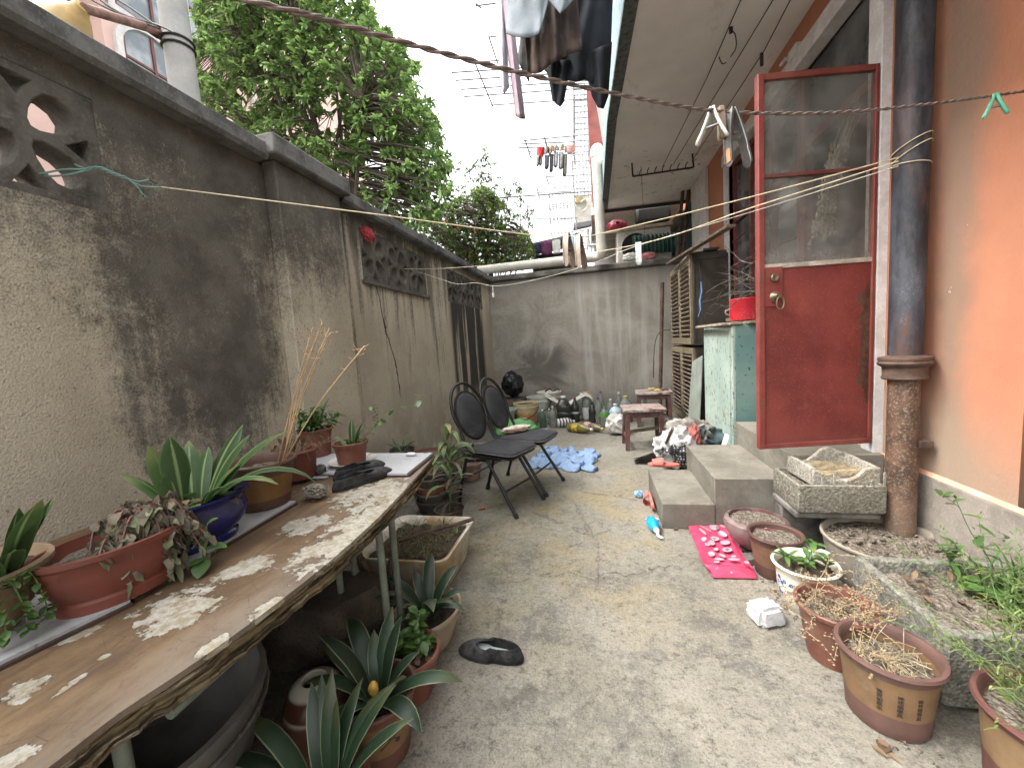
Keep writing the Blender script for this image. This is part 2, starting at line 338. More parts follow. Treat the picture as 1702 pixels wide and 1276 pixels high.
M['red_dark']=plain('dark_red_frame',(.13,.028,.025),.5,.2,7,90,.2,.001,dust=.35,dcol=(.16,.1,.08))
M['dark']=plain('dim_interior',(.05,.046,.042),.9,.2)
M['grey_white']=plain('dull_white_plastic',(.56,.54,.49),.5,.1,4,40,.1,.001,dust=.45,dcol=(.34,.31,.25))
M['rust']=plain('brown_rust',(.09,.055,.038),.8,.4,12,120,.6,.003)
M['iron']=plain('black_iron',(.02,.018,.017),.6,.3,20,90,.3,.001)
def yard_floor():
    n=80; mb=MB(); xs=[-60,-20,-8,-4]+[-1.9+i*.1 for i in range(40)]+[4,9,20,60]; ys=[-60,-20,-5,-1]+[i*.1 for i in range(72)]+[8,12,25,80]
    mb.add([(x,y,-.0+(nz((x,y,0),1.4,3)*.004 if abs(x)<3 and -1<y<7 else 0)) for x in xs for y in ys],
        [(i*len(ys)+j,(i+1)*len(ys)+j,(i+1)*len(ys)+j+1,i*len(ys)+j+1) for i in range(len(xs)-1) for j in range(len(ys)-1)])
    tag(mb.build('ground',M['ground']),kind='structure')
yard_floor()
# ---------------------------------------------------------------- left wall with its pier and screens of pierced blocks
WXL=-1.8
MYZ=Matrix(((0,0,1,0),(1,0,0,0),(0,1,0,0),(0,0,0,1)))    # plate (u,v,w) -> (y,z,x)
def left_wall():
    t=wthing('garden_wall','tall black-stained rendered garden wall with pierced screen blocks along the left side','wall',(-1.9,2.6,0))
    out=[(-1.4,0),(8.4,0),(8.4,2.3),(-1.4,2.3)]; op=[(-.02,1.24),(2.95,4.2),(4.84,6.42)]
    hol=[[(a,1.8),(a,2.215),(b,2.215),(b,1.8)] for a,b in op]
    me=cut([out]+hol,.2,Matrix.Translation((WXL-.1,0,0))@MYZ); link('wall_face',me,M['wall'],t)
    c=MB()
    # coping runs with its lip over the yard; slightly wavy
    for a,b in ((-1.4,1.99),(2.66,8.4)):
        n=int((b-a)/.25); pr=[]
        def fn(u,v,a=a,b=b):
            y=a+(b-a)*u; q=[(WXL-.27,2.3),(WXL+.075,2.3),(WXL+.09,2.32),(WXL+.09,2.385),(WXL+.07,2.40),(WXL-.27,2.40)][min(5,int(round(v*5)))]
            return (q[0]+nz((y,q[1],0),5,1)*.006,y,q[1]+nz((y,q[0],1),4,2)*.006)
        c.grid(fn,n,5)
    c.build('coping',M['coping'],t,ang=30)
    p=MB(); p.box(-1.8,2.03,0,-1.715,2.61,2.32); pr=p.build('pier',M['wall'],t,bev=.008)
    cp=MB(); cp.box(-2.1,1.975,2.325,-1.655,2.67,2.435); cp.build('pier_cap',M['coping'],pr,bev=.012)
    # a raised rim under the middle screen
    s=MB(); s.box(-1.8,2.93,1.765,-1.775,4.22,1.797); s.build('sill_strip',M['block'],t,bev=.004)
    def petal(cx,cy,ang,l,w,off):
        pts=[]; n=12
        for i in range(n):
            a=2*PI*i/n; u=off+l/2+l/2*cos(a); v=w/2*sin(a)*(1-.35*cos(a)*-1)
            pts.append((cx+u*cos(ang)-v*sin(ang),cy+u*sin(ang)+v*cos(ang)))
        return pts
    done=None
    for a,b,n in ((-.02,1.24,3),(2.95,4.2,3),(4.84,6.42,4)):
        w=(b-a)/n-.006; h=.405
        for i in range(n):
            e0=.012 if i==0 else -.002; e1=.012 if i==n-1 else -.002; loops=[[(-w/2-e0,-h/2-.012),(w/2+e1,-h/2-.012),(w/2+e1,h/2+.012),(-w/2-e0,h/2+.012)]]
            for q in range(4): loops.append(petal(0,0,PI/4+q*PI/2,.155,.105,.035))
            for q in range(4):
                an=q*PI/2; r=.165; loops.append([(r*cos(an)+u*cos(an)-v*sin(an),r*sin(an)+u*sin(an)+v*cos(an)) for u,v in ((-.055,0),(.012,-.045),(.012,.045))])
            me=cut(loops,.11,Matrix.Translation((WXL-.058,a+(i+.5)*(b-a)/n,2.0075))@MYZ,.006); link('breeze_block',me,M['block'],t)
    return t
left_wall()
def back_wall():
    t=wthing('garden_wall','low grey trowelled cement wall closing the far end of the yard','wall',(-.2,6.98,0))
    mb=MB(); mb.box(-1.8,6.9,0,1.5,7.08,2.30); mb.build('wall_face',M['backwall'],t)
    c=MB(); c.grid(lambda u,v:(lambda q,x:(x,q[0]+nz((x,q[1],2),6,1)*.005,q[1]+nz((x,q[0],1),5,2)*.006))([(7.16,2.305),(6.85,2.305),(6.835,2.32),(6.835,2.385),(6.85,2.4),(7.16,2.4)][int(round(v*5))],-1.78+3.28*u),16,5); c.build('coping',M['ledge'],t,ang=30)
back_wall()
# ---------------------------------------------------------------- the house on the right
HX=1.5
def house():
    t=wthing('house','orange painted house wall with white trimmed doorway, grey plinth and overhanging balcony on the right','house',(1.6,2.5,0))
    YD0,YD1,ZT=2.50,4.95,3.02
    me=cut([[(1.765,.46),(9.5,.46),(9.5,3.3),(1.765,3.3)],[(YD0,.49),(YD0,ZT),(YD1,ZT),(YD1,1.35),(3.42,1.35),(3.42,.49)],[(6.55,.6),(6.55,2.95),(7.6,2.95),(7.6,.6)]],.24,Matrix.Translation((HX+.12,0,0))@MYZ)
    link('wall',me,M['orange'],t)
    p=MB(); p.box(HX-.012,1.715,-.05,HX+.24,YD0+.9,.458); p.box(HX-.012,3.4,-.05,HX+.24,9.5,.458)
    # pale chamfer on top of the plinth
    pl=p.build('plinth',M['plinth'],t,bev=.006); q=MB(); q.prism([(HX-.012,1.715,.46),(HX+.0,1.715,.478),(HX+.0,1.715,.46)],0,(0,1.6,0)); q.build('plinth_lip',plain('salmon_paint',(.66,.36,.24),.8),pl)
    # recessed darker wall beyond the corner nearest the camera
    r=MB(); r.box(1.78,-1.4,0,1.95,1.764,3.3); r.build('recessed_wall',M['ledge'],t)
    j=MB(); j.box(HX-.045,YD0-.02,.47,HX+.03,YD0+.085,ZT+.06); j.build('door_jamb',M['white_trim'],t,bev=.004)
    j=MB(); j.box(HX-.045,YD0+.087,ZT-.03,HX+.05,YD1+.1,ZT+.085); j.build('lintel',M['white_trim'],t,bev=.004)
    j=MB(); j.box(HX-.03,YD1+.0,1.33,HX+.05,YD1+.1,ZT-.031); j.build('window_jamb',M['white_trim'],t,bev=.004)
    j=MB(); j.box(HX-.05,3.46,1.29,HX+.05,YD1+.1,1.328); j.build('window_sill',M['step'],t,bev=.004)
    # door frame and window frames of dark red wood in the opening, panes set in
    fr=MB(); X0,X1=HX+.03,HX+.09
    for y in (YD0+.09,3.40): fr.box(X0,y,.49,X1,y+.06,ZT-.03)
    fr.box(X0,YD0+.15,2.46,X1,3.40,2.52); fr.build('door_frame',M['red_dark'],t,bev=.003)
    wf=MB()
    for y in (3.462,3.95,4.42,4.885): wf.box(X0,y,1.33,X1,y+.05,ZT-.03)
    for a,b in ((3.512,3.95),(4.0,4.42),(4.47,4.885)):
        for z in (1.33,2.35,ZT-.085): wf.box(X0+.002,a,z,X1-.002,b,z+.055)
    wfo=wf.build('window_frame',M['red_dark'],t,bev=.003)
    gl=Mt('dim_window_glass'); c=gl.mix(gl.noise(3,5).ss(.35,.7),(.03,.033,.034),(.12,.125,.125)); glm=gl.out(c,.14,spec=.6)
    for a,b in ((3.512,3.95),(4.0,4.42),(4.47,4.885)):
        g=MB(); g.box(X0+.03,a,1.385,X0+.036,b,2.35); g.build('pane',glm,wfo); g=MB(); g.box(X0+.03,a,2.405,X0+.036,b,2.935); g.build('pane',glm,wfo)
    g=MB(); g.box(X0+.03,YD0+.15,2.52,X0+.036,3.40,2.99); g.build('transom_pane',glm,t)
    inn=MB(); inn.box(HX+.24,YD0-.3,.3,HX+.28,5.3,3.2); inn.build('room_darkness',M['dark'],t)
    bars=MB()
    for z in (1.55,1.85,2.15): bars.tube([(HX-.0,3.46+i*.2,z+.012*sin(i*1.7)) for i in range(8)],.007,6)
    bars.build('window_bars',M['red_dark'],t)
    # balcony: slab with a plastered underside and a tiled parapet
    e=[(.335,1.0),(.30,2.85),(.235,4.24),(.225,7.05)]
    me=[(x,y,3.3) for x,y in e]+[(1.74,7.05,3.3),(1.74,-1.4,3.3),(.42,-1.4,3.3)]
    s=MB(); s.prism([V(q)-V((0,0,-.0)) for q in me],2,(0,0,.12)); sl=s.build('balcony_slab',M['ceil'],t,smooth=False)
    f=MB()
    ee=[(.42,-1.4)]+e
    for (xa,ya),(xb,yb) in zip(ee,ee[1:]): f.prism([(xa-.012,ya,3.325),(xb-.012,yb,3.325),(xb+.09,yb,3.325),(xa+.09,ya,3.325)],2,(0,0,.5))
    f.build('balcony_parapet',M['tile'],t,smooth=False)
    l=MB()
    for (xa,ya),(xb,yb) in zip(ee,ee[1:]): l.prism([(xa-.03,ya,3.285),(xb-.03,yb,3.285),(xb+.06,yb,3.285),(xa+.06,ya,3.285)],2,(0,0,.04))
    l.build('drip_edge',plain('dirty_edge',(.1,.11,.1),.8,.4,25),t,smooth=False)
    # junction conduit box on the wall under the ceiling
    b=MB(); p0=XP(1322,88,HX-.03); b.cb(p0,(.05,.12,.07)); b.tube([p0+V((0,.05,-.02)),p0+V((-.02,.1,.03)),p0+V((-.03,.16,.02))],.012); b.build('cable_bracket',M['white_trim'],t,bev=.004)
    # unseen upper storey wall, cut low to let sky light reach the left wall
    u=MB(); u.box(HX,1.765,3.42,HX+.24,9.5,4.55); u.build('upper_wall',M['white_trim'],t)
    q=MB(); q.box(HX-.04,5.75,.46,HX-.001,6.5,3.29); q.build('pilaster',M['white_trim'],t,bev=.004)
    return t
house()
def steps():
    t=wthing('door_steps','three worn grey cement steps climbing to the red door','steps',(.9,2.85,0))
    for nm,x0,y0,y1,z in (('step',.355,2.50,3.16,.16),('step',.66,2.505,3.28,.32),('step',1.045,2.44,3.36,.48)):
        mb=MB(); mb.box(x0,y0,0,HX-.013,y1,z) if z>.4 else mb.box(x0,y0,0,.659 if z<.2 else 1.044,y1,z)
        n=len(mb.v)
        mb.build(nm,M['step'],t,bev=.005)
steps()
# ================================================================ THINGS: builders
def leafmat(name,c,edge=None,stripe=None,tip=None,tr=.25,rough=.45,var=.35):
    m=Mt(name); u,v=m.uv(); rn=v._m('FLOOR'); vv=v._m('FRACT')
    r=(rn*.6180339)._m('FRACT'); n=m.noise(40,3)
    cc=m.mix(r,k(c,1-var),k(c,1+var)); cc=m.mix(n.ss(.4,.7)*.35,cc,k(c,.6))
    e=(u-.5).abs()
    if stripe: cc=m.mix(e.ss(.09,.02)*.8,cc,stripe)
    if edge: cc=m.mix(e.ss(.42,.47)*.9,cc,edge)
    if tip: cc=m.mix((vv+(r-.5)*.5+(n-.5)*.3).ss(.72,.98),cc,tip)
    m.out(cc,rough,n+e*2.,.15,.002,spec=.45)
    t=m.t.nodes.new('ShaderNodeBsdfTranslucent'); x=m.t.nodes.new('ShaderNodeMixShader'); x.inputs[0].default_value=tr
    m.t.links.new(cc,t.inputs[0]); o=m.t.nodes['Material Output']; m.t.links.new(m.b.outputs[0],x.inputs[1]); m.t.links.new(t.outputs[0],x.inputs[2]); m.t.links.new(x.outputs[0],o.inputs[0])
    return m.m
M['strap']=leafmat('dark_strap_leaf',(.020,.040,.019),edge=(.17,.20,.115),tip=(.05,.06,.025),tr=.12)
M['strap2']=leafmat('striped_green_leaf',(.05,.10,.03),edge=(.07,.14,.045),stripe=(.25,.34,.14),tip=(.13,.16,.05))
M['green']=leafmat('fresh_green_leaf',(.07,.14,.035),tip=(.13,.21,.05))
M['droop']=leafmat('drooping_pale_leaf',(.12,.19,.06),edge=(.3,.36,.16),tip=(.28,.19,.08))
M['drygrey']=leafmat('withered_leaf',(.15,.125,.09),tip=(.12,.14,.07),tr=.15,rough=.85,var=.6)
M['drybrown']=leafmat('dead_brown_leaf',(.15,.095,.055),tr=.15,rough=.85,var=.5)
M['straw']=plain('straw',(.32,.26,.16),.8,.35,20)
M['twig']=plain('dry_twig',(.2,.155,.1),.85,.4,20)
M['stem']=plain('green_stem',(.1,.16,.05),.6,.3,20)
def m_soil():
    m=Mt('dry_potting_soil'); n=m.noise(28,6,.7); v=m.vor(70); w=m.vor(140)
    c=m.mix(n.ss(.3,.7),(.115,.095,.072),(.26,.222,.178)); c=m.mix(v.ss(.12,.05)*.7,c,(.42,.39,.33)); c=m.mix(w.ss(.5,.7)*.4,c,(.05,.04,.03)); return m.out(c,.95,n+v*1.2,1.,.012,spec=.1)
M['soil']=m_soil()
M['soil_dark']=plain('damp_soil',(.07,.055,.04),.95,.4,30,90,1.,.01,spec=.1)
def banded(name,body,band,z0,z1,rough=.6,var=.15,inner=None,blot=None):
    m=Mt(name); n=m.noise(12,5,.6); f=m.noise(90,3); w=(n-.5)*.006
    c=m.mix(n.ss(.3,.7),k(body,1-var),k(body,1+var)); b=m.mix(n.ss(.3,.7),k(band,1-var),k(band,1+var))
    c=m.mix(((m.z+w).ss(z0+.001,z0-.001)+(m.z+w).ss(z1-.001,z1+.001)).cl(),c,b)
    c=m.mix(m.noise(7,6,.7,off=(3,1,7)).ss(.58,.74)*.35,c,(.2,.17,.13)); c=m.mix(f.ss(.55,.7)*.25,c,k(body,.55))
    return m.out(c,rough,n+f*.4,.25,.003,spec=.4)
def prof_flare(rt,rb,h,lip=.012,bow=.0,t=.009):
    pts=[(0,0),(rb*.96,0),(rb,.006)]
    for i in range(1,8):
        u=i/8; pts.append((rb+(rt*.9-rb)*(u**1.25)+bow*sin(PI*u),.006+(h*.9-.006)*u))
    pts+=[(rt*.94,h*.93),(rt-.002,h*.965),(rt,h-lip*.5),(rt-.003,h),(rt-lip*.8,h),(rt-lip-.003,h-.006),(rt*.9-t,h*.86)]
    for i in range(6,0,-1):
        u=i/8; pts.append((rb+(rt*.9-rb)*(u**1.25)+bow*sin(PI*u)-t,.012+(h*.9-.006)*u))
    pts+=[(rb-t,.015),(0,.014)]
    return pts
def soil_disc(r,z,sx=1,sy=1,amp=.008,seed=1,n=28):
    mb=MB(); vs=[];fs=[]
    for i in range(9):
        for j in range(n):
            a=2*PI*j/n; q=r*max(i,.02)/8; x,y=q*cos(a)*sx,q*sin(a)*sy
            vs.append((x,y,z+amp*(nz((x,y,0),22,seed)+.6*nz((x,y,0),60,seed))+amp*.4*(1-i/8)))
    for i in range(8): fs+=[(i*n+j,i*n+(j+1)%n,(i+1)*n+(j+1)%n,(i+1)*n+j) for j in range(n)]
    mb.add(vs,fs); return mb
def pot(name,label,cat,loc,prof,mat,soil_r,soil_z,sx=1,sy=1,rz=0,group=None,soil='soil',wob=None,seed=1,amp=.008):
    t=thing(name,label,cat,loc,rz,group); mb=MB(); mb.lathe(prof,48,sx,sy,wob=wob); mb.build('pot',mat,t)
    soil_disc(soil_r,soil_z,sx,sy,amp,seed).build('soil',M[soil],t); return t
LEAFID=[0]
def strap(mb,base,az,L,w,el0=75,bend=80,n=9,tw=0.,fold=.28,prof='strap'):
    """one strap leaf: starts at elevation el0 (degrees) and bends over by `bend` along its length"""
    p=V(base); pts=[];sd=[];ws=[]
    for i in range(n):
        u=i/(n-1); el=R_(el0-bend*u**1.4); a=az+tw*u
        d=V((cos(a)*cos(el),sin(a)*cos(el),sin(el))); pts.append(p.copy()); s=V((-sin(a),cos(a),0)); sd.append(s)
        ws.append(w*(.45+.55*min(1,u*3.2))*max(.03,(1-max(0,(u-.55)/.45)**2.2))); p=p+d*(L/(n-1))
    LEAFID[0]+=1; mb.strip(pts,sd,ws,LEAFID[0],fold)
def strap_plant(par,mat,leaves,base=(0,0,.1),name='leaves',jit=.02):
    mb=MB()
    for lf in leaves:
        az,L,w,el,bd=lf[:5]; strap(mb,V(base)+V((cos(R_(az))*jit,sin(R_(az))*jit,0)),R_(az),L,w,el,bd,tw=lf[5] if len(lf)>5 else 0)
    return mb.build(name,mat,par,ang=70)
def leaflet(mb,p,d,L,w,droop=.3,n=5,side=None):
    d=V(d).normalized(); s=side or d.cross(V((0,0,1)))
    if s.length<.05:s=V((1,0,0))
    s.normalize(); pts=[];ws=[]
    for i in range(n):
        u=i/(n-1); pts.append(V(p)+d*L*u-V((0,0,1))*droop*L*u*u); ws.append(w*max(.04,sin(PI*min(1,u*.92+.06))**.8))
    LEAFID[0]+=1; mb.strip(pts,[s]*n,ws,LEAFID[0],.2)
def rdir(r,el0,el1):
    a=r.uniform(0,2*PI); e=R_(r.uniform(el0,el1)); return V((cos(a)*cos(e),sin(a)*cos(e),sin(e)))
def dry_bush(par,base,n,L,seed,mat='twig',nm='dry_stems',spread=60,seeds=None,r0=.0016,rad=.05):
    r=random.Random(seed); mb=MB(); sm=MB()
    for i in range(n):
        d=rdir(r,90-spread,80); p=V(base)+V((r.uniform(-rad,rad),r.uniform(-rad,rad),0)); pts=[p]; l=L*r.uniform(.5,1.1)
        for q in range(6):
            d=(d+V((r.uniform(-.4,.4),r.uniform(-.4,.4),r.uniform(-.42,.15)))).normalized(); p=p+d*l/6; pts.append(p)
        mb.tube(spline(pts,3),[r0*(1-.07*j/2) if j<14 else r0*.5 for j in range(19)],4)
        for q in range(4):
            k0=pts[r.randrange(2,7)]; e=k0+rdir(r,-20,60)*l*.22; mb.tube([k0,e],r0*.6,3)
            if seeds:
                for z in range(4): sm.lathe([(0,-.004),(.004,0),(0,.004)],5,c=tuple(k0.lerp(e,z/3)+V((r.uniform(-.004,.004),)*3)))
        if seeds:
            for q in pts[2:]:
                for z in range(4): sm.lathe([(0,-.004),(.0042,0),(0,.004)],5,c=tuple(q+V([r.uniform(-.012,.012) for _ in range(3)])))
    mb.build(nm,M[mat],par)
    if seeds: tag(sm.build('seed_heads',seeds,par),kind='stuff')
def crumple(size,seed,freq=7,amp=.35,sub=4,flat=0):
    bm=bmesh.new(); bmesh.ops.create_icosphere(bm,subdivisions=sub,radius=1)
    mb=MB(); vs=[]
    for v in bm.verts:
        p=v.co; n=1-abs(nz(p,freq*.25,seed))*1.1+.0; q=p*(1+amp*(n-.75)+amp*.45*nz(p,freq*.6,seed+2)); z=q.z
        if flat and z<-flat: z=-flat
        vs.append((q.x*size[0],q.y*size[1],z*size[2]))
    mb.add(vs,[tuple(v.index for v in f.verts) for f in bm.faces]); bm.free(); return mb
def on_ground(mb):
    z=min(v[2] for v in mb.v); mb.xf(lambda p:p-V((0,0,z))); return mb
def grain(name,c,d):
    c=k(c,.72)
    m=Mt(name); n=m.noise(5,6,.65); f=m.noise(55,4,.78); v=m.vor(85); e=m.noise(140,3,.7,off=(2,5,1))
    o=m.mix(f.ss(.38,.62),k(c,.62),k(c,1.25)); o=m.mix(n.ss(.5,.72)*.65,o,d); o=m.mix(v.ss(.22,.12)*.5,o,k(c,1.6)); o=m.mix(e.ss(.58,.68)*.6,o,k(d,.6)); return m.out(o,.92,f*1.+v*.8+e*.5,.8,.006,spec=.2)
# ================================================================ right-hand row of pots
PG='flower pots in the row along the right side'
M['maroon']=plain('maroon_glaze',(.10,.025,.032),.32,.25,6,60,.15,.002,dust=.35)
M['terr_red']=plain('terracotta_red_plastic',(.16,.05,.032),.5,.2,6,80,.15,.001,dust=.45,dcol=(.26,.16,.115))
t=pot('bowl_pot','maroon glazed low bowl pot filled with dry soil beside the door steps','flower pot',(.80,2.27,.035),[(0,0),(.085,0),(.09,.008),(.125,.04),(.15,.085),(.157,.115),(.152,.14),(.138,.15),(.130,.152),(.128,.146),(.14,.11),(.12,.05),(0,.03)],M['maroon'],.134,.133,group=PG,seed=3)
t=thing('brick','small broken brick propping up the maroon bowl','brick',(.745,2.16,0),.3); mb=MB(); mb.box(-.06,-.035,0,.05,.03,.034); mb.build('block',M['ledge'],t,bev=.004)
b2=banded('brown_clay_pot',(.15,.08,.046),(.085,.042,.032),.062,.168,.65)
M['motif']=plain('dark_ink_motif',(.05,.03,.022),.7)
t=pot('flared_pot','brown flared clay pot with a dark motif, only soil inside, beside the maroon bowl','flower pot',(.81,2.06,0),prof_flare(.122,.086,.208,.016),b2,.105,.182,group=PG,seed=5)
def decal(par,segs,r,z0,name,mat,w=.0022,face=None,slope=0.):
    mb=MB()
    for sg in segs: mb.tube([((r+slope*p[1])*cos(face+p[0]/r),(r+slope*p[1])*sin(face+p[0]/r),z0+p[1]) for p in sg],w,5)
    mb.build(name,mat,par)
def plum(seed,s=1.):
    r=random.Random(seed); sg=[[(-.03*s,-.02*s),(-.01*s,-.005*s),(.005*s,.002*s),(.03*s,.02*s)],[(0,0),(-.012*s,.02*s),(-.02*s,.03*s)],[(.008*s,.003*s),(.02*s,-.012*s)]]
    for c in ((-.02,.03),(.005,.022),(.03,.02),(.02,-.014),(-.008,.012),(-.028,.008)):
        q=(c[0]*s,c[1]*s); sg.append([(q[0]+.006*s*cos(a),q[1]+.006*s*sin(a)) for a in [i*PI/3 for i in range(7)]])
    return sg
decal(t,plum(1,.9),.0945,.108,'motif',M['motif'],face=R_(-140),slope=.1)
wm=Mt('cream_porcelain'); n=wm.noise(6,6,.65); c=wm.mix(n.ss(.5,.7)*.55,(.62,.58,.47),(.36,.31,.22)); M['cream']=wm.out(c,.3,n,.1,.002,spec=.5)
M['blue_ink']=plain('cobalt_ink',(.03,.06,.22),.4)
t=pot('porcelain_pot','white porcelain pot with blue painted flowers and leafy green seedlings','potted plant',(.812,1.78,0),[(0,0),(.062,0),(.064,.015),(.072,.022),(.088,.06),(.10,.12),(.103,.165),(.104,.185),(.118,.205),(.122,.212),(.118,.219),(.11,.216),(.098,.19),(.09,.1),(0,.03)],M['cream'],.099,.19,group=PG,seed=6,soil='soil_dark')
decal(t,plum(3,1.1)+[[(-.03,-.03),(-.01,-.045)],[(-.02,-.035),(.01,-.03)],[(-.035,.0),(-.03,-.05)]],.0985,.125,'blue_flower',M['blue_ink'],.0026,face=R_(-160),slope=.12)
decal(t,[[(.1*u,0) for u in range(0,7)]],.0755,.035,'blue_ring',M['blue_ink'],.0012,face=0)
mb=MB(); sm=MB(); r=random.Random(5)
for (x,y,h,nl,L,w) in ((-.06,.03,.04,8,.085,.009),(.05,.05,.10,8,.075,.013),(-.01,-.03,.05,7,.05,.009),(.06,-.03,.07,7,.06,.012),(.02,.02,.04,7,.06,.012)):
    sm.tube([(x,y,.185),(x+r.uniform(-.01,.01),y,.19+h)],.003,5)
    for i in range(nl):
        a=i*2.4+r.uniform(-.4,.4); e=r.uniform(.1,1.1); leaflet(mb,(x,y,.19+h*(.45+.55*i/nl)),(cos(a)*cos(e),sin(a)*cos(e),sin(e)),L*r.uniform(.7,1.1),w,.35)
mb.build('leaves',M['green'],t,ang=70); sm.build('stems',M['stem'],t)
t=pot('faceted_pot','terracotta red plastic pot with faceted sides full of dried seedy stalks','potted plant',(.797,1.533,0),[(0,0),(.082,0),(.084,.008),(.112,.182),(.124,.19),(.126,.203),(.122,.207),(.114,.205),(.106,.185),(.08,.02),(0,.02)],M['terr_red'],.1,.165,group=PG,seed=8,wob=lambda a,z:1+(.028*abs(sin(a*6)) if .01<z<.18 else 0))
M['seedy']=plain('dry_seed_heads',(.27,.19,.11),.85,.4,60)
dry_bush(t,(0,0,.165),22,.24,4,'straw','dry_stalks',75,M['seedy'],.0016,.07)
b3=banded('ochre_clay_pot',(.165,.098,.048),(.11,.058,.046),.07,.185,.65)
t=pot('lettered_pot','ochre clay pot of straw with three columns of black Chinese characters','potted plant',(.82,1.31,0),prof_flare(.13,.098,.22,.016),b3,.112,.165,group=PG,seed=9)
def lettering(par,cols,size,r0,face0,dface,z0,slope,mat):
    mb=MB()
    for ci,cs in enumerate(cols):
        for i,ch in enumerate(cs):
            vs,fs=text_mesh(ch,size); a0=R_(face0+dface*ci); zc=z0-i*size*1.12
            mb.add([V(((r0+slope*(zc+v[1])+v[2]+.0008)*cos(a0+v[0]/r0),(r0+slope*(zc+v[1])+v[2]+.0008)*sin(a0+v[0]/r0),zc+v[1])) for v in vs],fs)
        mb.build('lettering',mat,par,smooth=False); mb=MB()
lettering(t,['清賞如泉水','時花迎春風','松竹常青友'],.0125,.0985,-130,23,.145,.085,M['motif'])
mb=MB(); r=random.Random(3)
for i in range(90):
    a=r.uniform(0,6.28); q=r.uniform(0,.09); p=V((q*cos(a),q*sin(a),.168+r.uniform(0,.02))); d=V((r.uniform(-1,1),r.uniform(-1,1),r.uniform(-.1,.35))).normalized(); l=r.uniform(.05,.12); e=p+d*l
    if math.hypot(e.x,e.y)>.105: e=p+d*l*.35
    mb.tube([p,p.lerp(e,.5)+V((0,0,.012)),e],.0011,4)
mb.build('straw',M['straw'],t)
dry_bush(t,(-.05,.05,.165),7,.2,14,'straw','dry_stalks',60,M['seedy'],.0014,.03)
b4=banded('corner_clay_pot',(.19,.12,.062),(.11,.046,.038),.085,.2,.6)
t=pot('large_flared_pot','big brown clay pot in the near right corner overgrown with feathery weeds','potted plant',(1.055,1.10,0),prof_flare(.155,.125,.23,.016),b4,.135,.19,group=PG,seed=10)
def weeds(par,base,n,L,seed,mat,nm,rad=.1,lean=(0,0),wl=.006,leaf=.05):
    r=random.Random(seed); mb=MB(); lf=MB()
    for i in range(n):
        p=V(base)+V((r.uniform(-rad,rad),r.uniform(-rad,rad),0)); d=(rdir(r,45,85)+V((lean[0],lean[1],0))).normalized(); l=L*r.uniform(.5,1.1); pts=[p]
        for q in range(5): d=(d+V((r.uniform(-.25,.25),r.uniform(-.25,.25),-.14))).normalized(); p=p+d*l/5; pts.append(p)
        mb.tube(spline(pts,2),[.0016-.00008*j for j in range(11)],4)
        for q in pts[1:]:
            for z in range(5): leaflet(lf,q+V([r.uniform(-.012,.012) for _ in range(3)]),rdir(r,-10,60),leaf*r.uniform(.4,1.1),wl,.4,4)
    mb.build('stems',M['stem'],par); lf.build(nm,mat,par,ang=70)
weeds(t,(.05,.02,.19),64,.36,2,leafmat('feathery_weed',(.13,.175,.05),tip=(.26,.24,.1)),'leaves',.1,(-.12,.12),.0021,.032)
# big shallow tub of earth, the stone trough
M['tubclay']=plain('grey_clay',(.25,.215,.165),.8,.2,7,80,.3,.003,dust=.4)
t=pot('shallow_tub','wide shallow clay tub of lumpy dry earth at the foot of the waste pipe','flower pot',(1.268,2.05,0),[(0,0),(.2,0),(.212,.02),(.236,.17),(.24,.185),(.247,.192),(.247,.2),(.238,.203),(.23,.195),(.225,.16),(0,.1)],M['tubclay'],.232,.172,seed=12,amp=.02)
r=random.Random(8); mb=MB()
for i in range(70):
    a=r.uniform(0,6.28); q=.21*math.sqrt(r.random()); s=r.uniform(.004,.015); c=crumple((s,s*.8,s*.6),i,9,.5,1); mb.add([V(v)+V((q*cos(a),q*sin(a),.182)) for v in c.v],c.f)
tag(mb.build('clods',M['soil'],t),kind='stuff')
t=thing('stone_trough','long grey rectangular stone trough of earth with weeds, right of the row of pots','planter',(1.25,1.565,0))
mb=MB(); x0,x1,y0,y1,zt,w=-.262,.235,-.225,.225,.252,.034
def ring(i,z): return [(x0+i,y0+i,z),(x1-i,y0+i,z),(x1-i,y1-i,z),(x0+i,y1-i,z)]
vs=ring(.02,0)+ring(.0,.02)+ring(0,zt)+ring(w,zt)+ring(w+.01,.17); fs=[(3,2,1,0),(16,17,18,19)]
for a in range(4): fs+=[(a*4+i,a*4+(i+1)%4,a*4+4+(i+1)%4,a*4+4+i) for i in range(4)]
mb.add(vs,fs); M['stone']=grain('speckled_stone',(.26,.25,.205),(.07,.072,.05)); mb.build('basin',M['stone'],t,bev=.008)
sb=MB(); sb.grid(lambda u,v:(x0+w+(x1-x0-2*w)*u,y0+w+(y1-y0-2*w)*v,.205+.02*nz((u*3,v*3,0),2,4)+.012*nz((u*9,v*9,0),2,5)),30,26); sb.build('soil',M['soil'],t)
mb=MB(); r=random.Random(21)
for i in range(40): leaflet(mb,(r.uniform(-.18,.2),r.uniform(-.16,.18),.222),rdir(r,-5,40),r.uniform(.02,.055),r.uniform(.005,.012),r.uniform(-.4,.5))
mb.build('fallen_leaves',M['drybrown'],t,ang=70)
weeds(t,(.12,-.02,.2),70,.28,6,leafmat('weed_green',(.10,.17,.045),tip=(.2,.24,.08)),'weed_leaves',.13,(.05,-.1),.0026,.04)
mb=MB()
for i in range(34): strap(mb,(.13+r.uniform(-.09,.09),-.02+r.uniform(-.12,.12),.2),r.uniform(0,6.28),r.uniform(.14,.3),.0032,r.uniform(60,85),r.uniform(30,110),6)
for i in range(16): leaflet(mb,(.1+r.uniform(-.08,.1),r.uniform(-.1,.1),.25),rdir(r,-10,40),.06,.03,.2)
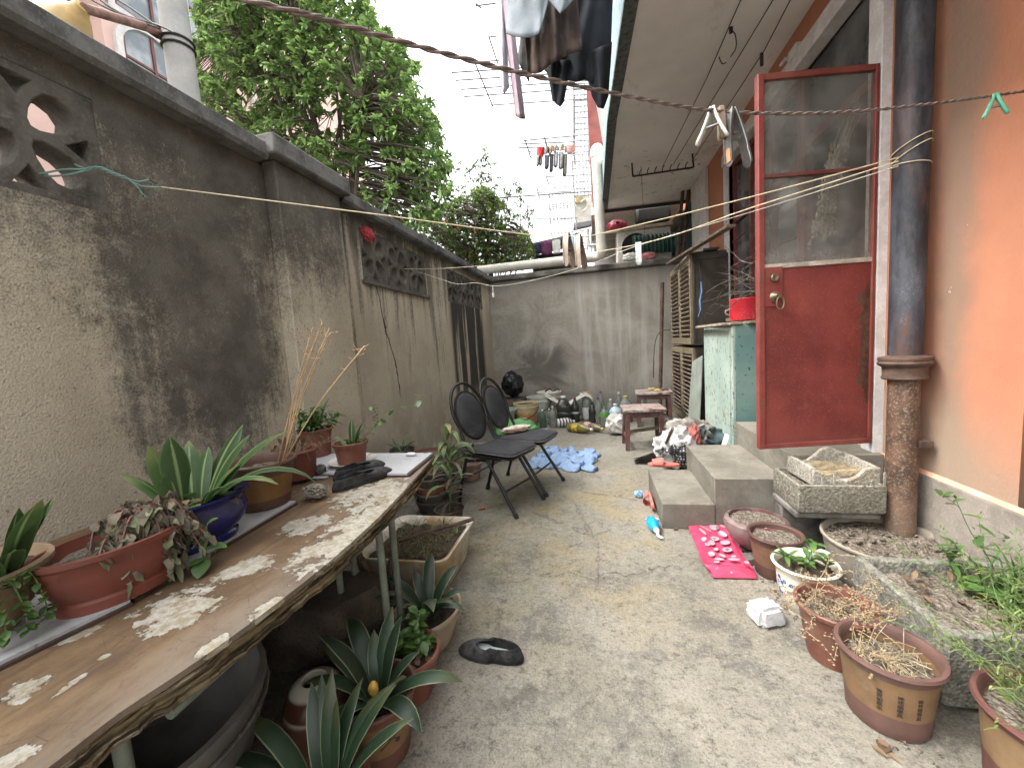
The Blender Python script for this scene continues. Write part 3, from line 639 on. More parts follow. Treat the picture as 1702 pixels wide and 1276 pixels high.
mb.build('grass_blades',M['green'],t,ang=70)
def tall_weed(loc,h,lean,seed,label):
    t=thing('weed',label,'weed',loc); r=random.Random(seed); mb=MB(); lf=MB(); p=V((0,0,0)); pts=[p]; d=V((lean[0],lean[1],1)).normalized()
    for i in range(7): d=(d+V((r.uniform(-.12,.12),r.uniform(-.12,.12),0))).normalized(); p=p+d*h/7; pts.append(p)
    mb.tube(spline(pts,3),[.0028-.0001*j for j in range(22)],5)
    for q in pts[2:]:
        e=q+rdir(r,10,70)*h*.22; mb.tube([q,e],.0012,4)
        for z in range(3): leaflet(lf,q.lerp(e,.3+.35*z),rdir(r,-10,50),.035+.03*r.random(),.009,.3)
        for z in range(3): lf.lathe([(0,-.004),(.005,0),(0,.005)],6,c=tuple(e+V([r.uniform(-.01,.01) for _ in range(3)])))
    mb.build('stem',M['stem'],t); lf.build('leaves',M['green'],t,ang=70)
p=G(1665,1010,.21); tall_weed((1.36,1.60,.2),.36,(-.32,.1),3,'tall leaning weed with small seed heads in front of the orange wall')
tall_weed((1.27,1.69,.2),.13,(-.05,.1),5,'short leafy weed sprouting at the back of the stone trough')
# ---------------------------------------------------------------- stone tray, broken foam box with straw on top
t=thing('slab','flat grey slab propped under the stone tray beside the steps','slab',(1.14,2.36,0)); mb=MB(); mb.box(-.19,-.02,0,.16,.065,.235); mb.build('prop',M['ledge'],t,bev=.01); mb=MB(); mb.box(-.2,-.2,.237,.17,.07,.27); mb.build('top',M['ledge'],t,bev=.008)
t=thing('stone_tray','long speckled stone tray of earth lying between the steps and the pipe','planter',(1.132,2.285,.272))
x0,x1,y0,y1,zt,w=-.187,.187,-.145,.145,.143,.018
mb=MB(); vs=ring(.006,0)+ring(.0,.012)+ring(0,zt)+ring(w,zt)+ring(w+.004,.08); mb.add(vs,fs); mb.build('basin',grain('speckled_foam_concrete',(.31,.285,.225),(.10,.088,.065)),t,bev=.005)
mb=MB(); mb.grid(lambda u,v:(x0+w+(x1-x0-2*w)*u,y0+w+(y1-y0-2*w)*v,.112+.008*nz((u*5,v*5,0),2,4)),12,10); mb.build('soil',M['soil'],t)
t=thing('foam_box','broken white polystyrene box lined with straw on top of the stone tray','box',(1.165,2.305,.397),R_(4))
fm=grain('dirty_polystyrene',(.46,.43,.36),(.20,.155,.095))
X,Y,Zh,w=.148,.125,.118,.022
def wall2(pa,pb,tops,nm,inw):       # one wall with a broken top edge
    mb=MB(); a=V(pa);b=V(pb); q=V(inw)*w; n=len(tops); vs=[];fs=[]
    for i,h in enumerate(tops):
        p=a.lerp(b,i/(n-1)); vs+=[p,p+V((0,0,h)),p+q+V((0,0,h*.99)),p+q]
    for i in range(n-1): o=i*4; fs+=[(o,o+4,o+5,o+1),(o+1,o+5,o+6,o+2),(o+2,o+6,o+7,o+3),(o+3,o+7,o+4,o)]
    fs+=[(0,1,2,3),(n*4-1,n*4-2,n*4-3,n*4-4)]; mb.add(vs,fs); mb.build(nm,fm,t,bev=.004)
wall2((-X,-Y,0),(X,-Y,0),[.085,.072,.05,.032,.03,.034,.05,.085,.092,.092],'wall',(0,1,0))
wall2((-X,Y,0),(X,Y,0),[.09,.07,.06,.065,.09,.122,.135,.125,.108,.1],'wall',(0,-1,0))
wall2((-X,-Y+w,0),(-X,Y-w,0),[.088,.092,.09,.094,.092],'wall',(1,0,0)); wall2((X,-Y+w,0),(X,Y-w,0),[.092,.095,.094,.1,.1],'wall',(-1,0,0))
mb=MB(); mb.box(-X+w,-Y+w,.0,X-w,Y-w,.03)
for i in range(6): mb.box(-X+.03+i*.055,-Y-.006,.004,-X+.042+i*.055,-Y-.0005,.03 if 1<i<5 else .07)
mb.build('base',fm,t,bev=.002)
mb=MB(); r=random.Random(2)
for i in range(260):
    p=V((r.uniform(-X+.035,X-.035),r.uniform(-Y+.03,Y-.03),.036+r.uniform(0,.022))); d=V((1,r.uniform(-.45,.45),r.uniform(-.12,.12))); l=r.uniform(.03,.07); a=p-d*l; b=p+d*l
    for q in (a,b): q.x=max(-X+.025,min(X-.025,q.x)); q.y=max(-Y+.025,min(Y-.025,q.y))
    mb.tube([a,p+V((0,0,.006)),b],.0013,3)
mb.build('straw',M['straw'],t)
# ---------------------------------------------------------------- things lying on the floor
t=thing('foam_lump','crumpled lump of white foam wrapped in film lying on the floor beside the pots','foam block',G(1271,1030,0),R_(20))
bm=bmesh.new(); bmesh.ops.create_cube(bm,size=1); bmesh.ops.bevel(bm,geom=bm.edges[:],offset=.16,segments=2,affect='EDGES'); bmesh.ops.subdivide_edges(bm,edges=bm.edges[:],cuts=4,use_grid_fill=True)
mb=MB(); mb.add([((v.co.x*(1-.18*v.co.z)+.05*nz(v.co,3,2)+.04*(1-abs(nz(v.co,9,3))*2))*.115,(v.co.y*(1-.25*v.co.z)+.05*nz(v.co,3,7))*.10,max(0,(v.co.z+.5)*.075+.006*nz(v.co,6,5))) for v in bm.verts],[tuple(v.index for v in f.verts) for f in bm.faces]); bm.free()
fo=Mt('white_film_foam'); n=fo.noise(30,6,.7,dist=2); w1=fo.noise(60,4,.6,st=(1,.3,1)); mb.build('block',fo.out(fo.mix(n.ss(.5,.68)*.5,(.48,.48,.475),(.28,.28,.27)),.4,n+w1*.6,.7,.006),t)
# folded gift bag
t=wthing('paper_bag','flat folded pink shopping bag printed with little white motifs lying by the steps','bag',G(1200,915,0))
pk=Mt('pink_printed_paper'); n=pk.noise(9,5,.6); sc=pk.noise(14,7,.75,off=(2,2,2)); c=pk.mix(n.ss(.3,.7),(.40,.035,.08),(.52,.06,.125)); c=pk.mix(sc.ss(.6,.68)*.45,c,(.5,.24,.29)); pkm=pk.out(c,.45,n,.15,.003)
def Gp(q,z): return G(1130+q[0]/9.81,850+q[1]/9.81,z)
top=[(140,250),(285,150),(740,240),(1220,970),(1060,910),(370,830)]; tz=[.02,.02,.03,.03,.05,.055]
P=[Gp(q,z) for q,z in zip(top,tz)]
mb=MB(); mb.prism(P,2,(0,0,.0025))
Q=[Gp(q,.006) for q in ((140,260),(285,165),(740,250),(1260,1095),(540,1080),(370,835))]; mb.prism(Q,2,(0,0,.003))
mb.add([P[5],P[4],Gp((1000,990),.028),Gp((510,975),.028)],[(0,1,2,3)]); mb.add([Gp((510,975),.028),Gp((1000,990),.028),Q[3]+V((0,.0,.004)),Q[4]+V((0,0,.004))],[(0,1,2,3)]); mb.add([P[4],P[3],Q[3],Gp((1000,990),.028)],[(0,1,2,3)])
mb.add([P[0],P[5],Q[4]*.5+Q[0]*.5+V((0,0,.012)),Q[0]],[(0,1,2,3)])
mb.build('bag',pkm,t,smooth=False)
bas=(P[2]-P[1]).normalized(); bnm=(P[4]-P[1]).normalized(); pn=(P[2]-P[1]).cross(P[5]-P[1]).normalized()
if pn.z<0: pn=-pn
wh=plain('white_print',(.46,.26,.30),.5,.08); bl=plain('blue_print',(.3,.42,.62),.5,.2); gy=plain('dark_print',(.16,.14,.16),.5)
def on_top(q):   # project along view onto the tilted top panel
    rr=ray(1130+q[0]/9.81,850+q[1]/9.81); nn=(P[2]-P[0]).cross(P[5]-P[0]); tt=(P[0]-CAM).dot(nn)/rr.dot(nn); return CAM+rr*tt
mbs={0:MB(),1:MB(),2:MB()}
def blob(cx,cy,a,b,ang,kd=0,n=14,lift=.0045):
    pts=[]
    for i in range(n):
        th=2*PI*i/n; u=a*cos(th);v=b*sin(th); pts.append(on_top((cx+u*cos(ang)-v*sin(ang),cy+u*sin(ang)+v*cos(ang)))+V((0,0,lift)))
    mbs[kd].prism(pts,2,(0,0,.0006))
for a in ((410,188,35,16,.1),(375,335,80,18,.75),(420,285,120,9,.5),(555,265,75,48,.3),(740,515,82,36,0),(770,632,85,38,.05),(700,380,80,38,.35),(570,450,72,33,.2),(390,460,46,38,0),(520,520,55,40,.3),(590,625,42,26,0),(515,700,60,42,.2),(690,728,62,22,.35),(640,785,82,20,.05),(600,832,50,17,0),(880,790,95,20,.05),(875,740,40,20,0),(1090,840,45,22,.2),(450,540,45,30,.2),(710,250,60,18,.3),(830,320,40,14,.6)): blob(*a)
for a in ((700,362,66,8,.35),(715,388,66,8,.35),(685,345,50,6,.35),(400,455,26,18,.3),(595,625,22,12,0),(515,705,24,16,.4)): blob(*a,1,10,.0065)
for a in ((612,285,30,30,0),(565,455,26,14,0),(770,632,30,18,.2),(440,520,18,12,0)): blob(*a,2,10,.0068)
mbs[0].build('white_motifs',wh,t,smooth=False); mbs[1].build('blue_motifs',bl,t,smooth=False); mbs[2].build('dark_motifs',gy,t,smooth=False)
mb=MB(); a=Gp((760,985),.02);b=Gp((900,1000),.02); mb.tube([a,a.lerp(b,.5)+V((0,-.01,.006)),b],.004,6); mb.build('cord_handle',bl,t)
# squeeze toy with white spout and pale claw handle
t=thing('squeeze_bottle','bright blue ribbed plastic squeeze bottle with white hooked spout lying by the lowest step','bottle',G(1086,872,.034),0)
A=G(1079,850,.034);B=G(1099,884,.034); ax=(B-A).normalized(); ang=math.atan2(ax.y,ax.x); t.rotation_euler=(0,0,ang)
rot=Matrix(((0,0,1),(0,1,0),(-1,0,0)))
mb=MB(); mb.lathe([(0,-.085),(.018,-.084),(.03,-.06),(.0345,-.02),(.032,.02),(.024,.05),(.014,.066),(0,.067)],36,wob=lambda a,z:1+.035*cos(a*9)); mb.xf(lambda p:rot@p); mb.build('body',plain('bright_blue_plastic',(.012,.30,.62),.35,.12,8,60,.1,.001),t)
mb=MB(); mb.lathe([(0,.06),(.016,.062),(.017,.08),(.009,.084),(.0085,.10),(0,.101)],20); mb.xf(lambda p:rot@p); mb.tube(spline([(.10,0,0),(.118,-.002,-.008),(.128,.012,-.016),(.122,.026,-.02)],4),[.008]*9+[.007,.006,.005,.004],8); mb.build('spout',plain('white_plastic',(.78,.78,.76),.4,.06),t)
mb=MB(); mb.tube(spline([(-.08,.0,0),(-.10,.015,-.012),(-.115,.035,-.02),(-.115,.05,-.022)],4),.006,6); mb.tube(spline([(-.105,.02,-.015),(-.125,.012,-.02),(-.135,-.005,-.024),(-.13,-.02,-.026)],4),.005,6); mb.tube([(-.128+.011*cos(a),.05+.011*sin(a),-.022) for a in [i*PI/6 for i in range(12)]],.004,6,True); mb.build('claw_handle',plain('pale_lilac_plastic',(.52,.56,.72),.45,.08),t)
t=thing('cloth_ball','small crumpled ball of pale blue cloth on the floor beside the upright slipper','cloth',G(1063,826,0)); on_ground(crumple((.036,.028,.024),4,9,.5,4)).build('cloth',plain('pale_blue_cloth',(.25,.42,.56),.8,.35,30),t)
# slippers
cor=plain('coral_rubber',(.60,.13,.10),.5,.12,9,80,.12,.001,dust=.15,dcol=(.62,.35,.3))
def slip_out(n=28,L=.235,W=.085):
    o=[]
    for i in range(n):
        a=2*PI*i/n; x=cos(a)*L/2; w=W/2*(1.0 if x>0 else .86)*(1-.16*math.exp(-((x+.0)/.03)**2)); s=sin(a); o.append((x,w*(abs(s)**.72)*(1 if s>=0 else -1)))
    return o
def slipper(name,label,loc,rz,rx=None):
    t=thing(name,label,'slipper',loc,rz,'coral slippers by the steps')
    if rx: t.rotation_euler=rx
    me=cut([slip_out()],.02,Matrix.Translation((0,0,.011)),.003); link('sole',me,cor,t)
    mb=MB(); mb.grid(lambda u,v:(lambda x,th:(x,(.045+.004*sin(u*PI))*cos(th)*(1-.25*max(0,u-.5)),.016+(.034+.016*(1-u))*sin(th)))(.0+.085*u,PI*v),8,14); mb.build('strap',cor,t,solid=.004); return t
slipper('slipper','coral red rubber slipper lying flat on the lowest step',G(1103,774,.162),R_(176))
sl2=slipper('slipper','coral red rubber slipper standing on its side against the lowest step',(0,0,0),0); sl2.matrix_world=Matrix.Translation((.340,2.83,.044))@Matrix.Rotation(R_(-12),4,'Y')@Matrix(((0,0,-1,0),(1,0,0,0),(0,-1,0,0),(0,0,0,1)))
# black flat shoes
SHOE=plain('dusty_black_felt',(.008,.008,.009),.85,.4,14,160,.5,.003,dust=.35,dcol=(.12,.115,.11))
INSO=plain('pale_insole',(.42,.46,.44),.8,.15,20)
def shoe(name,label,loc,rz,L=.255,W=.092,tilt=(0,0),h=.045):
    t=thing(name,label,'shoe',loc,rz,'black cloth shoes'); t.rotation_euler=(tilt[0],tilt[1],rz)
    def o(a):
        x=cos(a)*L/2; w=W/2*(1.02 if x>0 else .82)*(1-.1*math.exp(-((x+.02)/.04)**2)); s=sin(a); return x,w*(abs(s)**.8)*(1 if s>=0 else -1)
    n=36; mb=MB(); vs=[];fs=[]; rings=9
    for j in range(rings):
        u=j/(rings-1)
        for i in range(n):
            a=2*PI*i/n; x,y=o(a); ox=-.028+cos(a)*.084; oy=sin(a)*.028
            hh=h*(.75 if cos(a)>.3 else 1.05); b=sin(u*PI/2)
            vs.append((x+(ox-x)*u**1.2,y+(oy-y)*u**1.2,.010+hh*(b if cos(a)<.2 else sin(u*PI*.62)*1.02)))
    for j in range(rings-1): fs+=[(j*n+i,j*n+(i+1)%n,(j+1)*n+(i+1)%n,(j+1)*n+i) for i in range(n)]
    mb.add(vs,fs); mb.build('upper',SHOE,t,solid=.003)
    me=cut([[o(2*PI*i/n) for i in range(n)]],.012,Matrix.Translation((0,0,.006)),.002); link('sole',me,SHOE,t)
    me=cut([[(q[0]*.9,q[1]*.86) for q in [o(2*PI*i/n) for i in range(n)]]],.003,Matrix.Translation((0,0,.0145))); link('insole',me,INSO,t)
    return t
a=G(763,1080);b=G(871,1100); shoe('cloth_shoe','black cloth slip-on shoe lying alone on the bare concrete floor',a.lerp(b,.5),math.atan2((a-b).y,(a-b).x),.268)
# leaf, pebbles of debris
def curl_leaf(px,label,mat,L=.05,rz=0,z=.006):
    t=thing('dry_leaf',label,'leaf',G(px[0],px[1],0),rz); mb=MB(); leaflet(mb,(-L/2,0,z),(1,0,.25),L,L*.36,.25,6); leaflet(mb,(0,-L*.3,z+.004),(.3,1,.15),L*.7,L*.25,.2,5); mb.build('blade',mat,t,ang=70)
M['redleaf']=plain('red_fallen_leaf',(.42,.09,.045),.7,.2)
t=thing('carton','flattened white and blue carton wedged between the brown flared pot and the tub','carton',(.93,2.02,0),R_(-55)); mb=MB(); mb.box(-.09,-.012,0,.09,.02,.17); mb.build('box',plain('white_carton',(.45,.45,.43),.6,.15,9,dust=.3),t,bev=.003); mb=MB(); mb.box(-.085,-.0125,.10,.05,-.0122,.13); mb.build('blue_stripe',plain('carton_blue',(.1,.22,.38),.6),t)
curl_leaf((802,846),'small red fallen leaf on the floor beneath the nearest chair',M['redleaf'],.055,.2)
curl_leaf((1468,1242),'curled dead brown leaf on the floor in front of the lettered pot',M['drybrown'],.045,1.1)
curl_leaf((1123,880),'small dry brown leaf at the foot of the lowest step',M['drybrown'],.03,.4)
# litter between the pots
t=thing('litter','litter of dirt, chips and leaves gathered along the row of pots','debris',(.72,1.9,0)); t2=t; mb=MB(); r=random.Random(31)
for i in range(150):
    y=r.uniform(-.75,.45); x=.06+r.gauss(0,.035)+(.03 if y<-.3 else 0); s=r.uniform(.002,.009); c=crumple((s,s*.8,s*.5),i,9,.5,1); mb.add([V(v)+V((x,y,s*.3)) for v in c.v],c.f)
tag(mb.build('chips',M['soil'],t))
mb=MB()
for i in range(26): leaflet(mb,(.07+r.gauss(0,.04),r.uniform(-.8,.4),.004),rdir(r,-2,15),r.uniform(.02,.045),.008,.1)
mb.build('leaf_bits',M['drybrown'],t,ang=70)
# ================================================================ TABLE and what stands on it
TZ=.66
def T(px,py,z=TZ): return G(px,py,z)
front=[(723,756.7),(698,784),(654,825),(616,863),(588,889),(560,915.6),(519.5,960),(470,991),(415,1022),(306,1101),(200,1183),(96,1276)]
FP=spline([T(*q) for q in ((723,757),(651,837),(560,922),(444,1014),(323,1101),(200,1183),(96,1263))],4)
def m_tabletop():
    m=Mt('peeling_tabletop'); x,y=m.x,m.y
    n=m.noise(3.5,6,.65,st=(2.2,1,1)); g=m.noise(1,5,.6,st=(38,3.2,1)); f=m.noise(60,4,.7); q=m.noise(11,7,.72,st=(1.4,1,1)); q2=m.noise(40,5,.7)
    c=m.mix(n.ss(.35,.65),(.10,.062,.033),(.185,.118,.062)); c=m.mix(g.ss(.5,.7)*.45,c,(.06,.042,.03)); c=m.mix((x*1.0-y*.0+(n-.5)*.4).ss(-.90,-.70)*.55,c,(.165,.15,.13)); c=m.mix((m.noise(2,5,.6,off=(3,3,0))).ss(.5,.7)*.4,c,(.2,.165,.12)); hc=m.vor(17,'DISTANCE_TO_EDGE'); c=m.mix(hc.ss(.02,.0)*m.noise(7,3).ss(.45,.6)*.5,c,(.03,.022,.015))
    nn=(q-.5)*1.35+(q2-.5)*.95
    d=None
    for A_,B_,C_ in (((202,1046),(373,980),(280,982)),((-20,1176),(95,1120),(40,1128)),((78,1165),(155,1110),(135,1128)),((345,968),(462,920),(408,926)),((470,893),(550,853),(505,856)),((470,972),(690,800),(575,850)),((540,850),(690,790),(612,798)),((76,1078),(176,1036),(122,1052)),((160,1096),(190,1085),(175,1088)),((318,1092),(395,1046),(352,1058)),((-10,1290),(60,1235),(15,1250)),((420,1035),(470,990),(440,1000))):
        a_,b_,c0=[T(*w_) for w_ in (A_,B_,C_)]; o=(a_+b_)/2; u=(b_-a_); la=u.length/2*1.05; u.normalize(); lb=abs((c0-o).dot(V((-u.y,u.x,0))))*1.1+.004
        e1=((x-o.x)*u.x+(y-o.y)*u.y)*(1/la); e2=((y-o.y)*u.x-(x-o.x)*u.y)*(1/lb); e=(1.-(e1*e1+e2*e2)).mxm(-1.2)*.42
        d=e if d is None else d.mxm(e)
    d=d.mxm(y.ss(.8,1.35)*.36-.33).mxm((q.ss(.3,.7)*.0)-.34+(x.ss(-.78,-.68)*.16))
    w=(d+nn).ss(.15,.22); c=m.mix(w,c,m.mix((q2+f-.5).ss(.35,.7),(.24,.20,.135),(.37,.35,.305))); c=m.mix(((d+nn).ss(.1,.16)-w).cl()*.3,c,(.06,.04,.025))  # dark rim round the peeled patches: edge shadow painted into the colour
    c=m.mix(f.ss(.56,.7)*.4,c,(.06,.05,.04)); c=m.mix(m.noise(26,6,.75,off=(7,1,0)).ss(.6,.66)*.6*(x.ss(-.95,-1.1)),c,(.06,.05,.042))
    return m.out(c,.62,w*-.7+f*.5+g*.4+q*.4,.8,.004,spec=.3)
def m_ply():
    m=Mt('split_plywood_edge'); n=m.noise(10,6,.7,st=(1,1,3)); l=m.noise(1,4,.7,st=(4,4,75)); f=m.noise(60,4,.7)
    c=m.mix(l.ss(.4,.6),(.03,.023,.015),(.2,.155,.085)); c=m.mix((n+(l-.5)*.5).ss(.55,.68)*.8,c,(.5,.45,.36)); c=m.mix(f.ss(.6,.7)*.6,c,(.03,.025,.02)); c=m.mix(m.noise(14,6,.7,off=(4,4,4)).ss(.6,.7)*.4,c,(.09,.11,.03)); return m.out(c,.9,l*1.5+n,.9,.01,spec=.2)
t=wthing('table','long low table with bowed edge and brown veneer peeling off in white patches','table',(-1.1,1.0,0))
out=FP+[V((-.78,.05,TZ)),V((-1.78,.05,TZ)),V((-1.78,FP[0].y+.02,TZ))]
mb=MB(); mb.prism([p-V((0,0,.012)) for p in out],2,(0,0,.012)); mb.build('tabletop',m_tabletop(),t,smooth=False)
# ragged layers of ply under the veneer, each with its own broken outline
edge=spline(FP,4); 
for li,(za,zb,ins) in enumerate(((.634,.647,.004),(.616,.632,.009),(.598,.615,.002))):
    mb=MB(); o=[]
    for i,p in enumerate(edge):
        d=ins+abs(nz(p,16,li+3))*.017+abs(nz(p,55,li))*.007+(.012*max(0,nz(p,7,li+9)) if li==2 else 0); o.append(V((p.x-d,p.y-(.004*li if i==0 else 0),za)))
    o+=[V((-.80,.06,za)),V((-1.5,.06,za)),V((-1.5,edge[0].y-.004,za))]
    mb.prism(o,2,(0,0,zb-za)); mb.build('ply_layer',(M.setdefault('ply',None) or M.__setitem__('ply',m_ply()) or M['ply']),t,smooth=False)
M['legs']=plain('chipped_green_paint',(.14,.165,.13),.6,.2,14,90,.2,.001,dust=.4,dcol=(.1,.085,.06))
for px,py,X in ((635,940,-.765),(656,920,-.80),(590,955,-1.02),(567,985,-1.0),(205,1260,-.83)):
    p=XP(px,py,X); mb=MB(); mb.tube([(p.x,p.y,0),(p.x,p.y,.598)],.0125,12); mb.build('leg',M['legs'],t)
mb=MB(); mb.tube([(-.775,.5,.585),(-.79,1.5,.585)],.011,10); mb.build('rail',M['legs'],t)
# white boards laid along the back of the table
wb=Mt('grimy_white_board'); n=wb.noise(5,6,.7); s=wb.noise(22,6,.75); c=wb.mix(n.ss(.5,.72)*.6,(.40,.40,.405),(.19,.175,.15)); c=wb.mix(s.ss(.58,.66)*.65,c,(.11,.09,.07)); M['wboard']=wb.out(c,.45,s,.15,.002)
M['brdark']=plain('dark_brown_board',(.06,.035,.026),.7,.3)
def board(label,q,z0,th,under=True):
    t=wthing('board',label,'board',sum(q,V())/len(q))
    mb=MB(); mb.prism([V((p.x,p.y,z0+.007)) for p in q],2,(0,0,th)); mb.build('face',M['wboard'],t,smooth=False)
    if under: mb=MB(); mb.prism([V((p.x+(.008 if p.x>-1.3 else 0),p.y,z0)) for p in q],2,(0,0,.0065)); mb.build('backing',M['brdark'],t,smooth=False)
a=T(-40,1132);b=T(218,1006);c_=T(222,1000); d=T(492,838)
board('long grimy white board under the clay bowl at the near end of the table',[a,b,V((-1.62,b.y-.02,0)),V((-1.62,a.y,0))],TZ+.001,.007)
board('grimy white board under the blue oval pot in the middle of the table',[c_,d,V((-1.6,d.y,0)),V((-1.6,c_.y,0))],TZ+.001,.006)
e=T(677,793);f=T(721,757.5)
board('clean white board at the far end of the table under the small red pot',[e,V((f.x-.004,f.y-.004,0)),V((-1.62,f.y,0)),V((-1.62,e.y-.0,0))],TZ+.002,.009)
a=T(545,797);b=T(478,808); board('small white board under the two red pots by the wall',[a,V((a.x,e.y-.03,0)),V((-1.66,e.y-.03,0)),V((-1.66,b.y,0))],TZ+.001,.006,False)
ZB=TZ+.0155
def at_table(px,py,z=ZB): return G(px,py,z)
def seat_at(px,py,r,z=ZB):      # lowest visible point of a round base -> its centre
    p=G(px,py,z); q=V((p.x,p.y,0)).normalized(); return p+q*r
# 1 clay bowl at the very left
tan=plain('sandy_clay',(.32,.215,.12),.75,.2,6,90,.4,.003,dust=.5,dcol=(.2,.16,.12))
p=seat_at(-56,1085,.075)
t=pot('clay_bowl','sandy clay bowl pot at the near end of the table with pale striped leaves','potted plant',p,[(0,0),(.075,0),(.085,.02),(.118,.075),(.133,.115),(.140,.125),(.140,.135),(.130,.138),(.122,.12),(.1,.07),(0,.05)],tan,.122,.118,soil='soil_dark',seed=3)
strap_plant(t,M['strap2'],[(10,.20,.026,72,40),(40,.17,.026,76,35),(-40,.15,.026,60,50),(70,.16,.025,76,40),(-10,.13,.022,62,60),(-75,.13,.022,60,60),(25,.15,.024,84,20)],(0.075,0.03,.115),'leaves')
mb=MB(); r=random.Random(4); s=MB()
for kx in range(3):
    pts=[V((.11,.03-.03*kx,.12)),V((.145,.04-.03*kx,.13)),V((.152,.05-.03*kx,.07)),V((.152,.05-.03*kx,.02))]; sp=spline(pts,6); s.tube(sp,.0015,4)
    for q in sp[3:]:
        for _ in range(2): leaflet(mb,q,rdir(r,-30,30),.018,.007,.3,4)
mb.build('trailing_leaves',M['green'],t,ang=70); s.build('trailing_stems',M['stem'],t)
# 2 red oval pot with a withered plant
p=seat_at(207,994,.06)
redp=plain('brick_red_glaze',(.17,.04,.025),.5,.25,5,70,.2,.002,dust=.35,dcol=(.13,.06,.045))
azo=R_(78)
t=pot('oval_pot','brick red oval footed pot with a withered grey plant hanging over its rim','potted plant',p,[(0,.0),(.108,0),(.111,.022),(.104,.028),(.118,.05),(.131,.085),(.133,.112),(.141,.12),(.141,.131),(.13,.132),(.122,.105),(.08,.04),(0,.03)],redp,.122,.105,1.16,.82,azo,seed=5); t.scale=(.88,.88,1.0)
sg=[]; r=random.Random(12)
for cx in (-.05,-.015,.02):
    for j in range(4):
        q=[(cx+r.uniform(-.012,.012),r.uniform(-.02,.02))]
        for z in range(3): q.append((q[-1][0]+r.uniform(-.01,.01),q[-1][1]+r.uniform(-.01,.01)))
        sg.append(q)
mb=MB()
for s_ in sg: mb.tube([(1.3*.121*sin(q[0]*5+.15),-.78*.121*cos(q[0]*5+.15)-.001,.076+q[1]) for q in s_],.002,5)
mb.build('black_pattern',M['motif'],t)
mb=MB(); sm=MB(); gm=MB(); r=random.Random(14)
for i in range(72):
    a=r.uniform(-2.5,.5); x0,y0=r.uniform(-.04,.095),r.uniform(-.05,.03); L=r.uniform(.06,.15)
    e=V((x0+cos(a)*L*.9,y0+sin(a)*L*.55,.115+r.uniform(-.09,.03))); md=V((x0+cos(a)*L*.45,y0+sin(a)*L*.3,.15+r.uniform(0,.05)))
    sp=spline([(x0,y0,.112),md,e],6); sm.tube(sp,.0021,5)
    for q in sp[4:]:
        for _ in range(2): leaflet(mb if r.random()<.8 else gm,q,(r.uniform(-.8,.8),r.uniform(-.8,.8),-1),r.uniform(.022,.048),r.uniform(.006,.014),r.uniform(-.3,.5),5)
mb.xf(lambda p:p+V((nz(p,60,2),nz(p,60,5),nz(p,60,8)))*.016); mb.build('withered_leaves',M['drygrey'],t,ang=70); gm.build('pale_leaves',leafmat('grey_green_leaf',(.2,.22,.12),tr=.15,rough=.8),t,ang=70); sm.build('stems',plain('pinkish_stem',(.26,.12,.09),.7,.3),t)
# 3 cobalt oval pot with broad leaves
p=seat_at(330,918,.075)
bl_=Mt('cobalt_glaze'); n=bl_.noise(7,5,.6); c=bl_.mix(n.ss(.35,.7),(.006,.008,.055),(.014,.018,.13)); c=bl_.mix(bl_.noise(26,5,.7).ss(.6,.7)*.4,c,(.12,.12,.14)); cob=bl_.out(c,.16,n,.1,.002,spec=.6)
t=pot('oval_pot','cobalt blue glazed oval pot with broad striped green leaves standing on the table','potted plant',p,[(0,0),(.088,0),(.09,.016),(.084,.022),(.108,.05),(.118,.085),(.112,.11),(.118,.125),(.125,.132),(.122,.138),(.11,.133),(.1,.11),(.09,.04),(0,.03)],cob,.1,.118,1.22,.8,R_(70),soil='soil',seed=7)
strap_plant(t,M['strap2'],[(95,.21,.038,88,14),(118,.20,.034,80,22),(110,.12,.03,84,10),(20,.26,.032,62,30),(-10,.30,.030,55,55),(5,.23,.027,66,45),(140,.17,.028,66,50),(65,.2,.028,78,40),(-35,.34,.027,42,118),(-60,.26,.022,48,100),(40,.17,.022,75,30),(-20,.14,.02,70,60),(160,.13,.018,50,60),(-75,.12,.016,60,70)],(0,0,.115),'broad_leaves',.045)
mb=MB(); r=random.Random(3)
for i in range(16): leaflet(mb,(r.uniform(-.1,.1),r.uniform(-.06,.06),.125),rdir(r,0,50),r.uniform(.03,.05),r.uniform(.01,.018),.2)
mb.build('seedling_leaves',M['green'],t,ang=70)
mb=MB(); r=random.Random(8)
for i in range(26): leaflet(mb,(r.uniform(-.11,.1),r.uniform(-.07,.06),.125),rdir(r,-5,40),r.uniform(.03,.06),.01,.3)
mb.build('dead_leaves',M['drybrown'],t,ang=70)
# seedling creeping out over the board
t=thing('seedling','small heart-leaved seedling trailing over the front of the white board beside the blue pot','seedling',T(338,945,TZ+.012)); mb=MB(); s=MB()
tops=[(.0,.0,0),(-.01,.02,.035),(-.015,.03,.075),(-.01,.035,.105)]; sp=spline(tops,5); s.tube(sp,.0012,5); s.build('stem',M['stem'],t)
for q,d,L in ((sp[3],(-.5,-.8,.1),.04),(sp[6],(.9,.4,.15),.05),(sp[3],(.5,-.9,-.3),.05),(sp[-1],(.5,.6,.5),.03),(sp[8],(-.9,-.4,.3),.035)): leaflet(mb,q,d,L,L*.42,.25,6)
mb.build('leaves',M['green'],t,ang=70)
